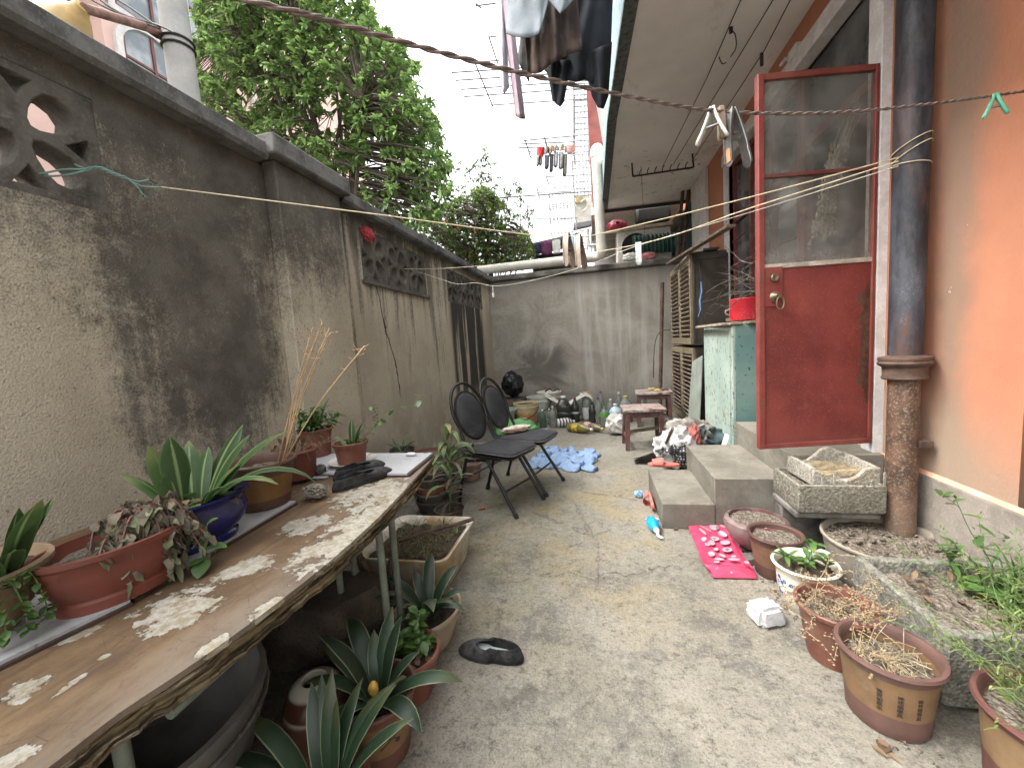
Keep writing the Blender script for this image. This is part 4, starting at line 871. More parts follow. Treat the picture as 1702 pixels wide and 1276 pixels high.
# 4 brown pot with tall dry flower stalks
bro=banded('brown_ochre_pot',(.17,.088,.028),(.085,.042,.028),.036,.118,.6)
p=seat_at(442,848,.08)
t=pot('flower_pot','brown clay pot holding tall dry flower stalks on the table against the dark wall','potted plant',p,prof_flare(.122,.086,.165,.014),bro,.105,.132,seed=9)
decal(t,plum(9,.7),.088,.075,'motif',M['motif'],.0016,face=R_(-40),slope=.1)
mb=MB(); r=random.Random(6); sd=MB()
B0=t.location.copy()
for tx,ty,yo in ((520,545,.10),(536,535,.13),(548,545,.09),(545,560,.16),(530,552,.05),(606,575,.05)):
    p1=YP(tx,ty,B0.y+yo)-B0; p0=V((.045+r.uniform(-.015,.02),.03+r.uniform(-.02,.02),.12)); m_=p0.lerp(p1,.5)+V((-.012,0,.015)); sp=spline([p0,m_,p1],8); mb.tube(sp,.0023,5)
    for i in range(9):
        q=sp[-1]-V((0,0,.0))+(sp[-4]-sp[-1])*r.random()*1.4; e=q+rdir(r,-10,75)*r.uniform(.02,.05); mb.tube([q,e],.0008,3)
        sd.lathe([(0,-.003),(.003,0),(0,.003)],5,c=tuple(e))
mb.build('dry_stalks',plain('pale_dry_stalk',(.42,.28,.15),.8,.25),t); tag(sd.build('seed_heads',M['twig'],t),kind='stuff')
mb=MB()
for i in range(12): leaflet(mb,(r.uniform(-.04,.06),r.uniform(-.06,.06),.13),rdir(r,-5,40),.05,.01,.3)
mb.build('dead_leaves',M['drybrown'],t,ang=70)
# 5,6 red pots by the wall, 7 small red pot on a saucer
p=at_table(515,795)
t=pot('flower_pot','red pot with wilted brown foliage between the brown pot and the saucer on the table','potted plant',p+V((-.07,.015,0)),prof_flare(.098,.072,.13,.012),M['terr_red'],.085,.11,soil='soil_dark',seed=4)
dry_bush(t,(0,0,.11),16,.17,44,'twig','dry_stems',80,None,.0014,.05)
mb=MB(); r=random.Random(7)
for i in range(60):
    a=r.uniform(0,6.28); q=r.uniform(.02,.13); leaflet(mb,(q*cos(a),q*sin(a)-.02,.13-max(0,q-.08)*1.3+r.uniform(-.02,.06)),(r.uniform(-.6,.6),r.uniform(-.6,.6),-.7),.04,.011,.2)
mb.build('wilted_leaves',M['drybrown'],t,ang=70)
p=at_table(535,762)
t=pot('flower_pot','red pot with green leafy stems at the back of the table nearest the wall','potted plant',p+V((-.07,.06,0)),prof_flare(.09,.066,.15,.012),M['terr_red'],.08,.13,soil='soil_dark',seed=11)
weeds(t,(0,0,.13),16,.15,9,M['green'],'leaves',.05,(.05,0),.011,.05)
strap_plant(t,M['strap2'],[(60,.2,.012,80,40),(200,.16,.012,70,70),(-30,.17,.012,70,80)],(0,0,.13),'strap_leaves')
sa=thing('saucer','white floral china plate under the small red pot at the far end of the table','saucer',at_table(586,770,TZ+.019)); 
p=at_table(586,772,TZ+.019)
cer=Mt('floral_china'); n=cer.noise(34,4,.6); c=cer.mix(n.ss(.58,.63)*.6,(.62,.6,.56),(.30,.16,.16)); mb=MB(); mb.lathe([(0,0),(.06,0),(.066,.004),(.095,.012),(.11,.02),(.11,.0225),(.085,.016),(.06,.008),(0,.006)],44); mb.build('plate',cer.out(c,.25),sa)
t=pot('flower_pot','small terracotta pot with broad striped leaves and a trailing vine standing on a china plate','potted plant',p+V((0,.0,.0075)),[(0,0),(.06,0),(.062,.006),(.073,.088),(.08,.09),(.083,.105),(.08,.108),(.074,.106),(.068,.085),(.058,.02),(0,.02)],M['terr_red'],.068,.09,soil='soil_dark',seed=13)
strap_plant(t,M['strap2'],[(10,.12,.017,78,40),(100,.12,.017,86,20),(190,.07,.014,60,50),(-60,.07,.014,55,60),(45,.10,.015,72,40)],(0,0,.09),'striped_leaves')
mb=MB(); s=MB(); L0=t.location.copy()
vp=[V((.02,.02,.09)),YP(640,690,L0.y+.05)-L0,YP(660,678,L0.y+.1)-L0,YP(690,672,L0.y+.12)-L0,YP(700,660,L0.y+.12)-L0,YP(690,656,L0.y+.12)-L0]; sp=spline(vp,6); s.tube(sp,.0011,4)
r=random.Random(4); up=spline([V((.03,.03,.09)),YP(628,700,L0.y+.04)-L0,YP(617,675,L0.y+.05)-L0],6); s.tube(up,.0011,4); s.build('vine_stem',M['stem'],t)
for i,q in enumerate(sp[5:22:4]): leaflet(mb,q,rdir(r,-40,20),.036,.015,.3,6)
for q in up[3:]:
    for _ in range(2): leaflet(mb,q,rdir(r,-20,40),.03,.009,.3,5)
for i in range(12): leaflet(mb,(r.uniform(-.05,.05),r.uniform(-.05,.05),.095),rdir(r,10,60),.035,.014,.3,5)
mb.build('vine_leaves',M['green'],t,ang=70)
# shoes, grey fluff and crumpled paper on the table
a=T(546,818);b=T(655,782)
d=(b-a); ang=math.atan2(d.y,d.x)
shoe('cloth_shoe','dusty black cloth shoe in front of its mate on the peeling tabletop',a.lerp(b,.5)+V((.015,-.02,.004)),ang,.27,.085,(0,R_(-3)),.034)
shoe('cloth_shoe','dusty black cloth shoe lying behind the other, nearer the saucer',a.lerp(b,.52)+V((-.055,.055,.014)),ang+R_(7),.26,.085,(R_(6),0),.034)
def fluff(name,label,cat,loc,s,seed,col):
    t=thing(name,label,cat,loc); r=random.Random(seed); mb=MB(); on_ground(crumple((s*.7,s*.6,s*.5),seed,8,.5,3)).build('core',col,t)
    for i in range(150):
        d=rdir(r,0,90); mb.tube([V((0,0,s*.25))+d*s*.4,V((0,0,s*.25))+d*s*.75+V([r.uniform(-.01,.01) for _ in range(3)])],.0008,3)
    tag(mb.build('fibres',col,t),kind='stuff')
fluff('scourer','matted grey steel wool scourer on the table beside the shoes','scourer',at_table(532,788,TZ+.01),.042,3,plain('steel_wool',(.10,.095,.09),.7,.4,80,200,.6,.004))
t=thing('dried_fruit','shrivelled grey seed husk lying by the shoes on the tabletop','seed husk',T(525,828,TZ+.003)); on_ground(crumple((.045,.035,.025),6,9,.6,4)).build('husk',plain('grey_husk',(.19,.165,.135),.9,.4,50,200,.6,.004),t)
mb=MB(); t=thing('paper_scrap','little crumpled white paper scrap on the clean far board','paper',T(683,757,TZ+.02)); on_ground(crumple((.03,.012,.008),9,9,.5,3)).build('scrap',plain('white_paper',(.6,.6,.58),.7),t)
# ================================================================ UNDER and around the table
m=Mt('old_stoneware'); n=m.noise(5,6,.6); c=m.mix(n.ss(.3,.7),(.085,.08,.073),(.18,.168,.152)); stw=m.out(c,.55,n,.3,.006)
t=thing('basin','large pale stoneware basin standing under the near end of the table','basin',(-1.17,.66,0)); mb=MB(); mb.lathe([(0,.0),(.15,0),(.165,.02),(.24,.14),(.285,.27),(.292,.33),(.30,.345),(.30,.362),(.285,.366),(.275,.34),(.225,.15),(0,.04)],64); mb.build('bowl',stw,t); mb=MB(); mb.tube([(.296*cos(a),.296*sin(a),.31) for a in [i*PI/32 for i in range(64)]],.006,6,True); mb.build('rim_band',M['ledge'],t)
p=G(468,1190); t=thing('jar','small cream stoneware jar with a brown glazed band under the table','jar',(-.90,.97,0)); m=Mt('cream_brown_glaze'); n=m.noise(9,4); c=m.mix(n.ss(.3,.7),(.33,.3,.24),(.45,.41,.34)); c=m.mix(((m.z-.17+(n-.5)*.02).abs()).ss(.03,.02),c,(.06,.022,.014)); c=m.mix(m.z.ss(.15,.13),c,(.07,.03,.02)); mb=MB(); mb.lathe([(0,0),(.06,0),(.085,.05),(.095,.12),(.088,.165),(.07,.195),(.05,.212),(.036,.216),(.032,.212),(.032,.19),(0,.1)],40); mb.build('body',m.out(c,.28,n,.1),t)
t=thing('boulder','rough brown boulder lying on the floor deep under the table','stone',(-1.10,1.26,0),.3); on_ground(crumple((.25,.17,.19),5,4,.28,4)).xf(lambda p:V((p.x,p.y,min(p.z,.30)))).build('stone',plain('brown_rock',(.075,.058,.043),.95,.3,9,110,1.,.012),t)
t=thing('wood_scraps','splintered wood scraps leaning together under the far end of the table','wood scraps',(-1.0,1.5,0)); r=random.Random(3)
for i in range(6):
    mb=MB(); a=r.uniform(-.5,.5); mb.bar((r.uniform(-.06,.06),r.uniform(-.05,.05),0),(r.uniform(-.1,.1),r.uniform(-.03,.06),r.uniform(.2,.33)),r.uniform(.02,.05),.012); mb.build('splinter',plain('old_split_wood',(.10,.078,.058),.9,.4,12) if i==0 else bpy.data.materials['old_split_wood'],t)
PL='potted strap-leaved plants on the floor below the table'
vase=plain('cream_glazed_clay',(.33,.25,.15),.5,.18,6,80,.2,.002,dust=.45)
t=pot('flower_pot','cream oval clay pot of white-edged dark strap leaves beside the basin planter','potted plant',(-.735,1.42,0),[(0,0),(.10,0),(.108,.02),(.128,.07),(.14,.115),(.152,.128),(.152,.14),(.142,.143),(.13,.125),(.1,.05),(0,.03)],vase,.13,.118,1.05,.88,R_(70),PL,'soil_dark',seed=4)
r=random.Random(11)
strap_plant(t,M['strap'],[(i*137+r.uniform(-15,15),r.uniform(.18,.28),r.uniform(.020,.026),r.uniform(48,78),r.uniform(65,115)) for i in range(13)],(0,-.01,.12),'leaves',.025)
t=pot('flower_pot','terracotta pot with small round leaves between the cream pot and the flowering plant','potted plant',(-.695,1.18,0),[(0,0),(.072,0),(.076,.01),(.102,.13),(.112,.14),(.115,.156),(.112,.162),(.102,.16),(.095,.13),(.07,.03),(0,.03)],M['terr_red'],.097,.125,1,1,0,PL,'soil_dark',seed=6)
weeds(t,(-.02,.05,.125),9,.1,15,M['green'],'leaves',.025,(.05,0),.016,.05)
mb=MB(); r=random.Random(5)
for i in range(22): leaflet(mb,(r.uniform(-.07,.07),r.uniform(-.07,.05),.135),rdir(r,-5,20),.04,.011,.1)
mb.build('fallen_leaves',M['drybrown'],t,ang=70)
b5=banded('rust_clay_pot',(.18,.10,.045),(.11,.048,.033),.06,.165,.6)
t=pot('flower_pot','tall brown clay pot with dark strap leaves around one small yellow flower spike','potted plant',(-.69,.975,0),prof_flare(.118,.082,.205,.014),b5,.102,.17,1,1,0,PL,'soil_dark',seed=8)
decal(t,plum(5,1.),.094,.11,'motif',M['motif'],face=R_(-40),slope=.1)
r=random.Random(21)
strap_plant(t,M['strap'],[(a,L,w*1.12,e-6,b+14) for a,L,w,e,b in ((-30,.24,.024,50,80),(10,.27,.024,46,70),(140,.30,.026,70,85),(165,.24,.024,55,50),(95,.24,.022,80,40),(70,.22,.02,84,30),(200,.22,.022,62,70),(250,.20,.022,55,90),(-80,.2,.022,45,80),(120,.18,.02,80,50),(40,.16,.018,70,60),(-10,.15,.018,75,50),(300,.15,.018,70,50),(180,.26,.022,82,60))],(0,0,.17),'leaves',.02)
mb=MB(); mb.lathe([(0,0),(.012,.004),(.014,.02),(.008,.036),(0,.042)],12,c=(.012,-.03,.215),wob=lambda a,z:1+.15*sin(5*a+z*400)); mb.tube([(.005,-.02,.16),(.012,-.03,.218)],.004,6); mb.build('flower_spike',plain('yellow_flower',(.55,.33,.06),.6,.3,90),t)
t=pot('flower_pot','terracotta pot with the largest dark strap leaves, nearest of the floor plants','potted plant',(-.70,.735,0),[(0,0),(.072,0),(.076,.01),(.1,.12),(.11,.13),(.114,.146),(.11,.15),(.1,.148),(.093,.12),(.07,.03),(0,.03)],M['terr_red'],.096,.125,1,1,0,PL,'soil_dark',seed=9)
strap_plant(t,M['strap'],[(100,.27,.022,84,30),(120,.25,.021,76,45),(60,.27,.021,70,85),(80,.24,.02,76,60),(185,.33,.021,50,105),(170,.30,.024,60,80),(20,.28,.024,62,60),(-15,.26,.022,55,80),(40,.28,.022,70,50),(130,.24,.022,76,40),(-60,.24,.02,62,70),(220,.25,.02,60,70),(280,.2,.018,70,60),(75,.22,.018,85,15)],(0,0,.125),'leaves',.03)
# old white basin planter full of dry grass
t=thing('basin_planter','old white sink basin planter full of dry grass past the far table leg','planter',(-.985,1.91,0))
def rrect(ax,ay,r,z,n=6):
    o=[]
    for cx,cy,a0 in ((ax-r,ay-r,0),(-ax+r,ay-r,90),(-ax+r,-ay+r,180),(ax-r,-ay+r,270)):
        for i in range(n+1): a=R_(a0+90*i/n); o.append((cx+r*cos(a),cy+r*sin(a),z))
    return o
def loft(rings,caps=True):
    n=len(rings[0]); vs=[p for r_ in rings for p in r_]; fs=[(j*n+i,j*n+(i+1)%n,(j+1)*n+(i+1)%n,(j+1)*n+i) for j in range(len(rings)-1) for i in range(n)]
    if caps: fs+=[tuple(range(n))[::-1],tuple((len(rings)-1)*n+i for i in range(n))]
    return MB().add(vs,fs)
m=Mt('stained_enamel'); n=m.noise(4,6,.65); c=m.mix(n.ss(.4,.65),(.58,.55,.47),(.34,.22,.085)); enm=m.out(c,.4,n,.1)
loft([rrect(.2,.2,.06,0),rrect(.205,.21,.06,.02),rrect(.222,.232,.06,.15),rrect(.245,.25,.06,.19),rrect(.245,.25,.06,.2),rrect(.235,.24,.06,.202),rrect(.212,.222,.06,.18),rrect(.2,.21,.06,.1)]).build('basin',enm,t)
mb=MB(); mb.grid(lambda u,v:(-.205+.41*u,-.21+.42*v,.165+.018*nz((u*4,v*4,0),2,3)+.01*nz((u*12,v*12,0),2,7)),24,24); mb.build('soil',M['soil_dark'],t)
mb=MB(); r=random.Random(9)
for i in range(420):
    p=V((r.uniform(-.19,.19),r.uniform(-.2,.2),.168)); d=rdir(r,-5,55); L=r.uniform(.03,.09); mb.tube([p,p+d*L*.6+V((0,0,.012)),p+d*L],.0009,3)
tag(mb.build('dry_grass',plain('dull_dry_grass',(.2,.165,.085),.85,.4,40),t),kind='stuff')
mb=MB()
for i in range(40): leaflet(mb,(r.uniform(-.19,.19),r.uniform(-.2,.2),.18),rdir(r,10,80),r.uniform(.03,.06),.006,.4)
mb.build('green_sprouts',M['green'],t,ang=70)
mb=MB(); mb.tube(spline([(-.1,-.05,.19),(.05,.05,.205),(.2,.13,.22),(.26,.16,.23)],5),[.009]*10+[.011]*6,7); mb.build('stick',M['rust'],t)
# stack of empty dark pots
dk=plain('dark_plastic_pot',(.02,.017,.016),.55,.4,9,70,.2,.002,dust=.45,dcol=(.2,.17,.14)); tc=plain('orange_clay',(.30,.10,.045),.75,.2,9,dust=.3)
t=thing('pot_stack','leaning stack of empty dark plastic pots and one orange clay pot beyond the table end','flower pots',(-1.24,2.67,0)); z=0
for i,(rt,h,mm) in enumerate(((.135,.09,dk),(.13,.075,dk),(.12,.06,tc),(.122,.07,dk),(.115,.05,dk))):
    mb=MB(); mb.lathe([(0,0),(rt*.78,0),(rt*.97,h),(rt,h+.004),(rt,h+.014),(rt*.93,h+.015),(rt*.9,h),(rt*.72,.01),(0,.01)],32,c=(.012*sin(i*2.),.01*cos(i*3.),z)); mb.build('empty_pot',mm,t); z+=h*.86
t=thing('pot_stack','stack of empty pale-rimmed black pots behind the drooping plant','flower pots',(-1.19,2.86,0)); z=.0
for i in range(8):
    mb=MB(); rt=.125; mb.lathe([(0,0),(.09,0),(.118,.1),(rt,.102),(rt,.115),(.112,.115),(.085,.01),(0,.01)],32,c=(.006*sin(i*2.),.006*cos(i*3.),z)); mb.build('empty_pot',dk if i%2 else plain('chalky_rim',(.26,.25,.23),.7,.2) if i==0 else bpy.data.materials['chalky_rim'],t); z+=.036
# drooping plant
t=pot('flower_pot','dark pot with a tall drooping pale green plant between the planter and the chairs','potted plant',(-.985,2.35,0),prof_flare(.10,.075,.17,.01),dk,.088,.15,soil='soil_dark',seed=14)
mb=MB(); s=MB(); r=random.Random(19)
s.tube(spline([(0,0,.15),(.03,0,.35),(.02,.02,.52),(0,0,.64)],5),.004,6); s.build('stem',M['stem'],t)
for i in range(19):
    z=r.uniform(.26,.66); strap(mb,(.02,.01,z),r.uniform(0,6.28),r.uniform(.16,.3),.017,r.uniform(45,72),r.uniform(140,165),10)
mb.build('drooping_leaves',M['droop'],t,ang=70)
mb=MB()
for i in range(26): strap(mb,(.02,.01,r.uniform(.2,.48)),r.uniform(0,6.28),r.uniform(.1,.2),.011,r.uniform(-10,40),r.uniform(80,120),7,r.uniform(-1,1))
mb.build('dead_leaves',M['drygrey'],t,ang=70)
pot('flower_pot','plain terracotta pot standing between the drooping plant and the nearest chair','flower pot',(-1.18,3.39,0),[(0,0),(.08,0),(.082,.006),(.105,.13),(.112,.133),(.113,.15),(.108,.153),(.1,.15),(.09,.12),(.07,.02),(0,.02)],plain('faded_terracotta',(.24,.115,.08),.7,.2,7,dust=.45),.093,.12,seed=21)
t=pot('trough_pot','dark square plastic planter behind the drooping plant','planter',(-1.32,3.16,0),[(0,0),(.1,0),(.13,.14),(.137,.15),(.135,.16),(.125,.16),(.1,.03),(0,.03)],dk,.12,.13,wob=lambda a,z:1/max(abs(cos(a)),abs(sin(a)))*.86 if z<.2 else 1,soil='soil_dark',seed=4)
weeds(t,(0,0,.13),10,.2,31,M['green'],'leaves',.06,(0,0),.012,.06)
t=pot('bowl_pot','broad red clay bowl against the wall behind the drooping plant','flower pot',(-1.56,3.35,0),[(0,0),(.12,0),(.17,.2),(.18,.24),(.18,.26),(.165,.262),(.15,.2),(0,.1)],plain('dusty_red_clay',(.22,.075,.05),.8,.2,6,dust=.5,dcol=(.15,.1,.08)),.15,.235,seed=5)
t=pot('flower_pot','small dark pot of thin green leaves against the wall behind the table end','potted plant',(-1.58,2.9,0),prof_flare(.1,.08,.42,.01),dk,.085,.39,soil='soil_dark',seed=2)
strap_plant(t,M['strap2'],[(i*51,r.uniform(.12,.2),.011,60,70) for i in range(12)],(0,0,.39),'leaves')
t=thing('brick_pile','low pile of loose grey bricks on the floor behind the chairs','bricks',(-1.32,3.95,0),.1); r=random.Random(4)
for z in range(3):
    for i in range(3-(z>1)):
        mb=MB(); a=-.2+i*.22+r.uniform(-.02,.02); mb.box(a,-.055+r.uniform(-.02,.02),z*.062,a+.205,.055,z*.062+.06); mb.build('brick',M['ledge'],t,bev=.005)
# ================================================================ CHAIRS
fab=Mt('dusty_grey_fabric'); n=fab.noise(4,5,.6); f=fab.noise(220,2,.6); s=fab.noise(8,7,.75,off=(2,2,2)); c=fab.mix(n.ss(.3,.7),(.022,.022,.024),(.048,.048,.05)); c=fab.mix((f.ss(.5,.65))*.5,c,(.075,.075,.076)); c=fab.mix(s.ss(.64,.72)*.7,c,(.24,.235,.225)); fabm=fab.out(c,.95,f,.4,.002,spec=.15)
blk=plain('black_tube_paint',(.006,.006,.0065),.38,.3,9,80,.15,.001,dust=.25,dcol=(.06,.056,.05))
rub=plain('black_rubber',(.01,.01,.01),.8)
def chair(label,loc,rz):
    t=thing('folding_chair',label,'chair',loc,rz,'grey padded folding chairs')
    loft([rrect(.19,.162,.045,.418),rrect(.203,.173,.05,.424),rrect(.205,.175,.05,.438),rrect(.195,.167,.045,.449),rrect(.13,.11,.04,.453)]).xf(lambda p:p+V((.06,0,0))).build('seat',fabm,t,ang=60)
    mb=loft([rrect(.19,.162,.05,.400),rrect(.2,.172,.05,.417)]).xf(lambda p:p+V((.06,0,0))); mb.build('seat_tray',blk,t); mb=MB(); mb.tube([V(p)+V((.06,0,.0)) for p in rrect(.206,.176,.05,.431)],.0045,6,True); mb.build('piping',plain('worn_grey_piping',(.09,.09,.088),.8,.3,30) if 'worn_grey_piping' not in bpy.data.materials else bpy.data.materials['worn_grey_piping'],t)
    def bk(u,v,off=0): # backrest plane: v height along, u across
        return V((-.165-.33*(v)+off,u,.47+.93*v))
    op=[]
    for i in range(33):
        a=-PI*.5+2*PI*i/32; op.append(bk(.178*cos(a),.24+.235*sin(a)))
    hoop=MB(); hoop.tube([V((-.10,.175,.43)),V((-.16,.172,.47)),bk(.168,.10)]+[bk(.185*cos(a),.25+.235*sin(a)) for a in [-.55+i*(PI+1.1)/22 for i in range(23)]]+[bk(-.168,.10),V((-.16,-.172,.47)),V((-.10,-.175,.43))],.0125,10); hoop.build('back_frame',blk,t)
    pad=MB(); n=36; rs=[]
    for sc,off in ((.0,.021),(.6,.020),(.9,.016),(1.,.004),(1.,-.006),(.92,-.014),(0.,-.014)):
        rs.append([bk(.150*sc*cos(2*PI*i/n),.215+.19*sc*sin(2*PI*i/n),off) for i in range(n)])
    pd=loft(rs,False); pd.build('backrest',fabm,t,ang=60)
    rim=MB(); rim.tube([bk(.156*cos(2*PI*i/40),.215+.196*sin(2*PI*i/40),-.003) for i in range(40)],.010,8,True); rim.build('backrest_rim',blk,t)
    for s in (-1,1):
        f=MB(); f.tube([(.27,s*.185,.012),(.02,s*.17,.41)],.0125,10); lg=f.build('leg',blk,t); q=MB(); q.tube([(.277,s*.1855,0),(.262,s*.1845,.03)],.016,10); q.build('foot_cap',rub,lg)
        f=MB(); f.tube([(-.27,s*.175,.012),(-.14,s*.19,.41)],.0125,10); lg=f.build('leg',blk,t); q=MB(); q.tube([(-.273,s*.1745,0),(-.265,s*.1755,.03)],.016,10); q.build('foot_cap',rub,lg)
        q=MB(); q.bar((-.155,s*.185,.36),(.03,s*.176,.385),.004,.022); q.bar((-.17,s*.18,.405),(.17,s*.18,.405),.02,.02); q.build('side_link',blk,t)
    q=MB(); q.tube([(.175,-.178,.165),(.175,.178,.165)],.008,8); q.build('stretcher',blk,t)
    q=MB(); q.tube([(-.21,-.18,.215),(-.21,.18,.215)],.008,8); q.build('stretcher',blk,t)
    return t
c1=chair('grey padded black folding chair nearer the camera, with an empty seat',(-.77,2.86,0),R_(-23))
c2=dup(c1,(-.64,3.235,.0),R_(-16),'grey padded black folding chair farther from the camera, with rags on its seat')
t=thing('rag','crumpled cream rag and brown cloth lying at the back of the far chair seat','rag',(-.72,3.33,.452),R_(40))
on_ground(crumple((.14,.05,.02),4,9,.6,4)).build('cream_cloth',plain('cream_cloth',(.55,.5,.42),.9,.2,25),t); mb=on_ground(crumple((.12,.045,.014),8,7,.5,4)); mb.xf(lambda p:p+V((-.03,-.07,.002))).build('brown_cloth',plain('brown_cloth',(.14,.09,.055),.95,.3,25),t)
# ================================================================ FAR END OF THE YARD
t=wthing('cloth','crumpled pale blue cloth spread on the floor beyond the chairs','cloth',(-.3,4.0,0))
mb=MB(); cs=[(880,777),(985,783),(996,750),(905,747)]; q=[G(*c) for c in cs]
def clo(u,v):
    p=q[0].lerp(q[1],u).lerp(q[3].lerp(q[2],u),v); e=nz((u*4,v*3,1),2,5)*.10; p=p+V((e,nz((u*4,v*3,2),2,8)*.13,0)); p.z=.006+.035*max(0,1-abs(nz((u*3+v*1.2,v*4-u*1.5,0),1.6,2))*5)+.02*max(0,1-abs(nz((u*7,v*8+u*3,0),1.3,4))*4)+.01*abs(nz((u*14,v*12,0),1,4)); 
    if u in(0,1) or v in (0,1): p.z*=.3
    return p
mb.grid(clo,44,34); bc=Mt('pale_blue_cotton'); n=bc.noise(30,4); mb.build('cloth',bc.out(bc.mix(n.ss(.3,.7),(.17,.25,.38),(.22,.31,.45)),.9,n,.2),t,solid=.004,ang=80)
def lidded(par,h,r,mat,z,nm='lid'): mb=MB(); mb.lathe([(0,z),(r,z),(r+.006,z+.004),(r+.006,z+.02),(r-.01,z+.026),(0,z+.026)],36); mb.build(nm,mat,par)
def bucket(label,loc,r,h,mat,lidm,stain=None,fill=None):
    t=thing('bucket',label,'bucket',loc); mb=MB(); mb.lathe([(0,0),(r*.82,0),(r*.83,.006),(r*.95,h*.78),(r*1.03,h*.79),(r*1.03,h*.84),(r*.97,h*.85),(r*.98,h*.97),(r*1.03,h*.97),(r*1.03,h),(r*.95,h),(r*.9,h*.8),(r*.78,.02),(0,.02)],40); mb.build('pail',mat,t)
    mb=MB(); mb.tube([(r*1.04*cos(a),-abs(r*1.04*sin(a))*1.0-.004,h*.8-.42*h*abs(sin(a))) for a in [i*PI/16 for i in range(17)]],.005,6); b=mb.build('handle',M['iron'],t); mb=MB(); mb.tube([(-.04,-r*1.04-.004,h*.385),(.04,-r*1.04-.004,h*.385)],.009,8); mb.build('grip',lidm,b)
    if fill: mb=MB(); mb.lathe([(0,h*.9),(r*.9,h*.9)],32); mb.build('contents',fill,t)
    return t
m=Mt('yellowed_pail'); n=m.noise(6,6,.65); c=m.mix(n.ss(.35,.65),(.46,.36,.22),(.56,.47,.31)); c=m.mix((m.z-.11+(n-.5)*.1).abs().ss(.1,.04)*(m.y+.02).ss(0,-.08)*.85,c,(.42,.155,.035)); pail=m.out(c,.5,n,.1)
ivory=plain('ivory_plastic',(.55,.52,.44),.5,.12,9,dust=.4); rustw=plain('rusty_water',(.27,.16,.045),.4,.2)
bucket('yellowed open plastic bucket with rust stains in front of the bottle row','' or (-1.06,5.76,0),.185,.33,pail,ivory,fill=rustw)
bucket('white plastic bucket with faint green print behind the yellowed bucket',(-.92,6.16,0),.19,.36,plain('white_green_pail',(.5,.53,.47),.5,.2,8,dust=.4),ivory)
t=bucket('lidded white bucket against the far wall with a black strap on its lid',(-.80,6.55,0),.2,.36,ivory,ivory); lidded(t,.36,.205,ivory,.36); mb=MB(); mb.tube(spline([(-.05,-.1,.395),(.02,-.05,.43),(.08,-.08,.40),(.15,-.05,.42),(.17,.02,.395)],4),.012,6); mb.build('strap',M['iron'],t)
p=G(852,680); t=thing('basin','pale green plastic basin tipped up beside the buckets','basin',(-1.38,5.6,0)); mb=MB(); mb.lathe([(0,0),(.14,0),(.19,.24),(.21,.25),(.21,.265),(.18,.26),(.13,.02),(0,.02)],36); mb.build('bowl',plain('pale_green_plastic',(.34,.47,.38),.5,.2,8,dust=.35),t); 
t=thing('crate','dim wooden crate under the dark bag behind the chairs','crate',(-1.34,6.2,0)); 
wood=plain('weathered_wood',(.13,.10,.07),.9,.35,14,90,.6,.004)
for z in (0.02,.13,.24):
    mb=MB(); mb.box(-.2,-.18,z,.2,-.165,z+.1); mb.box(.185,-.164,z,.2,.18,z+.1); mb.build('slat',wood,t,bev=.003)
mb=MB(); mb.box(-.19,-.163,.0,.184,.18,.345); mb.build('contents',M['dark'],t)
t=thing('bag','black crumpled plastic bag heaped in the far left corner','bag',(-1.33,6.2,.35)); on_ground(crumple((.165,.14,.2),3,6,.45,4)).build('sack',plain('black_bag',(.01,.01,.012),.4,.4,9,60,.4,.01),t)
t=thing('bag','flattened green plastic bag on the floor behind the far chair','bag',(-1.0,4.75,0)); on_ground(crumple((.26,.2,.13),7,6,.4,4)).build('sack',plain('green_bag',(.10,.28,.09),.5,.3,8,60,.3,.01),t)
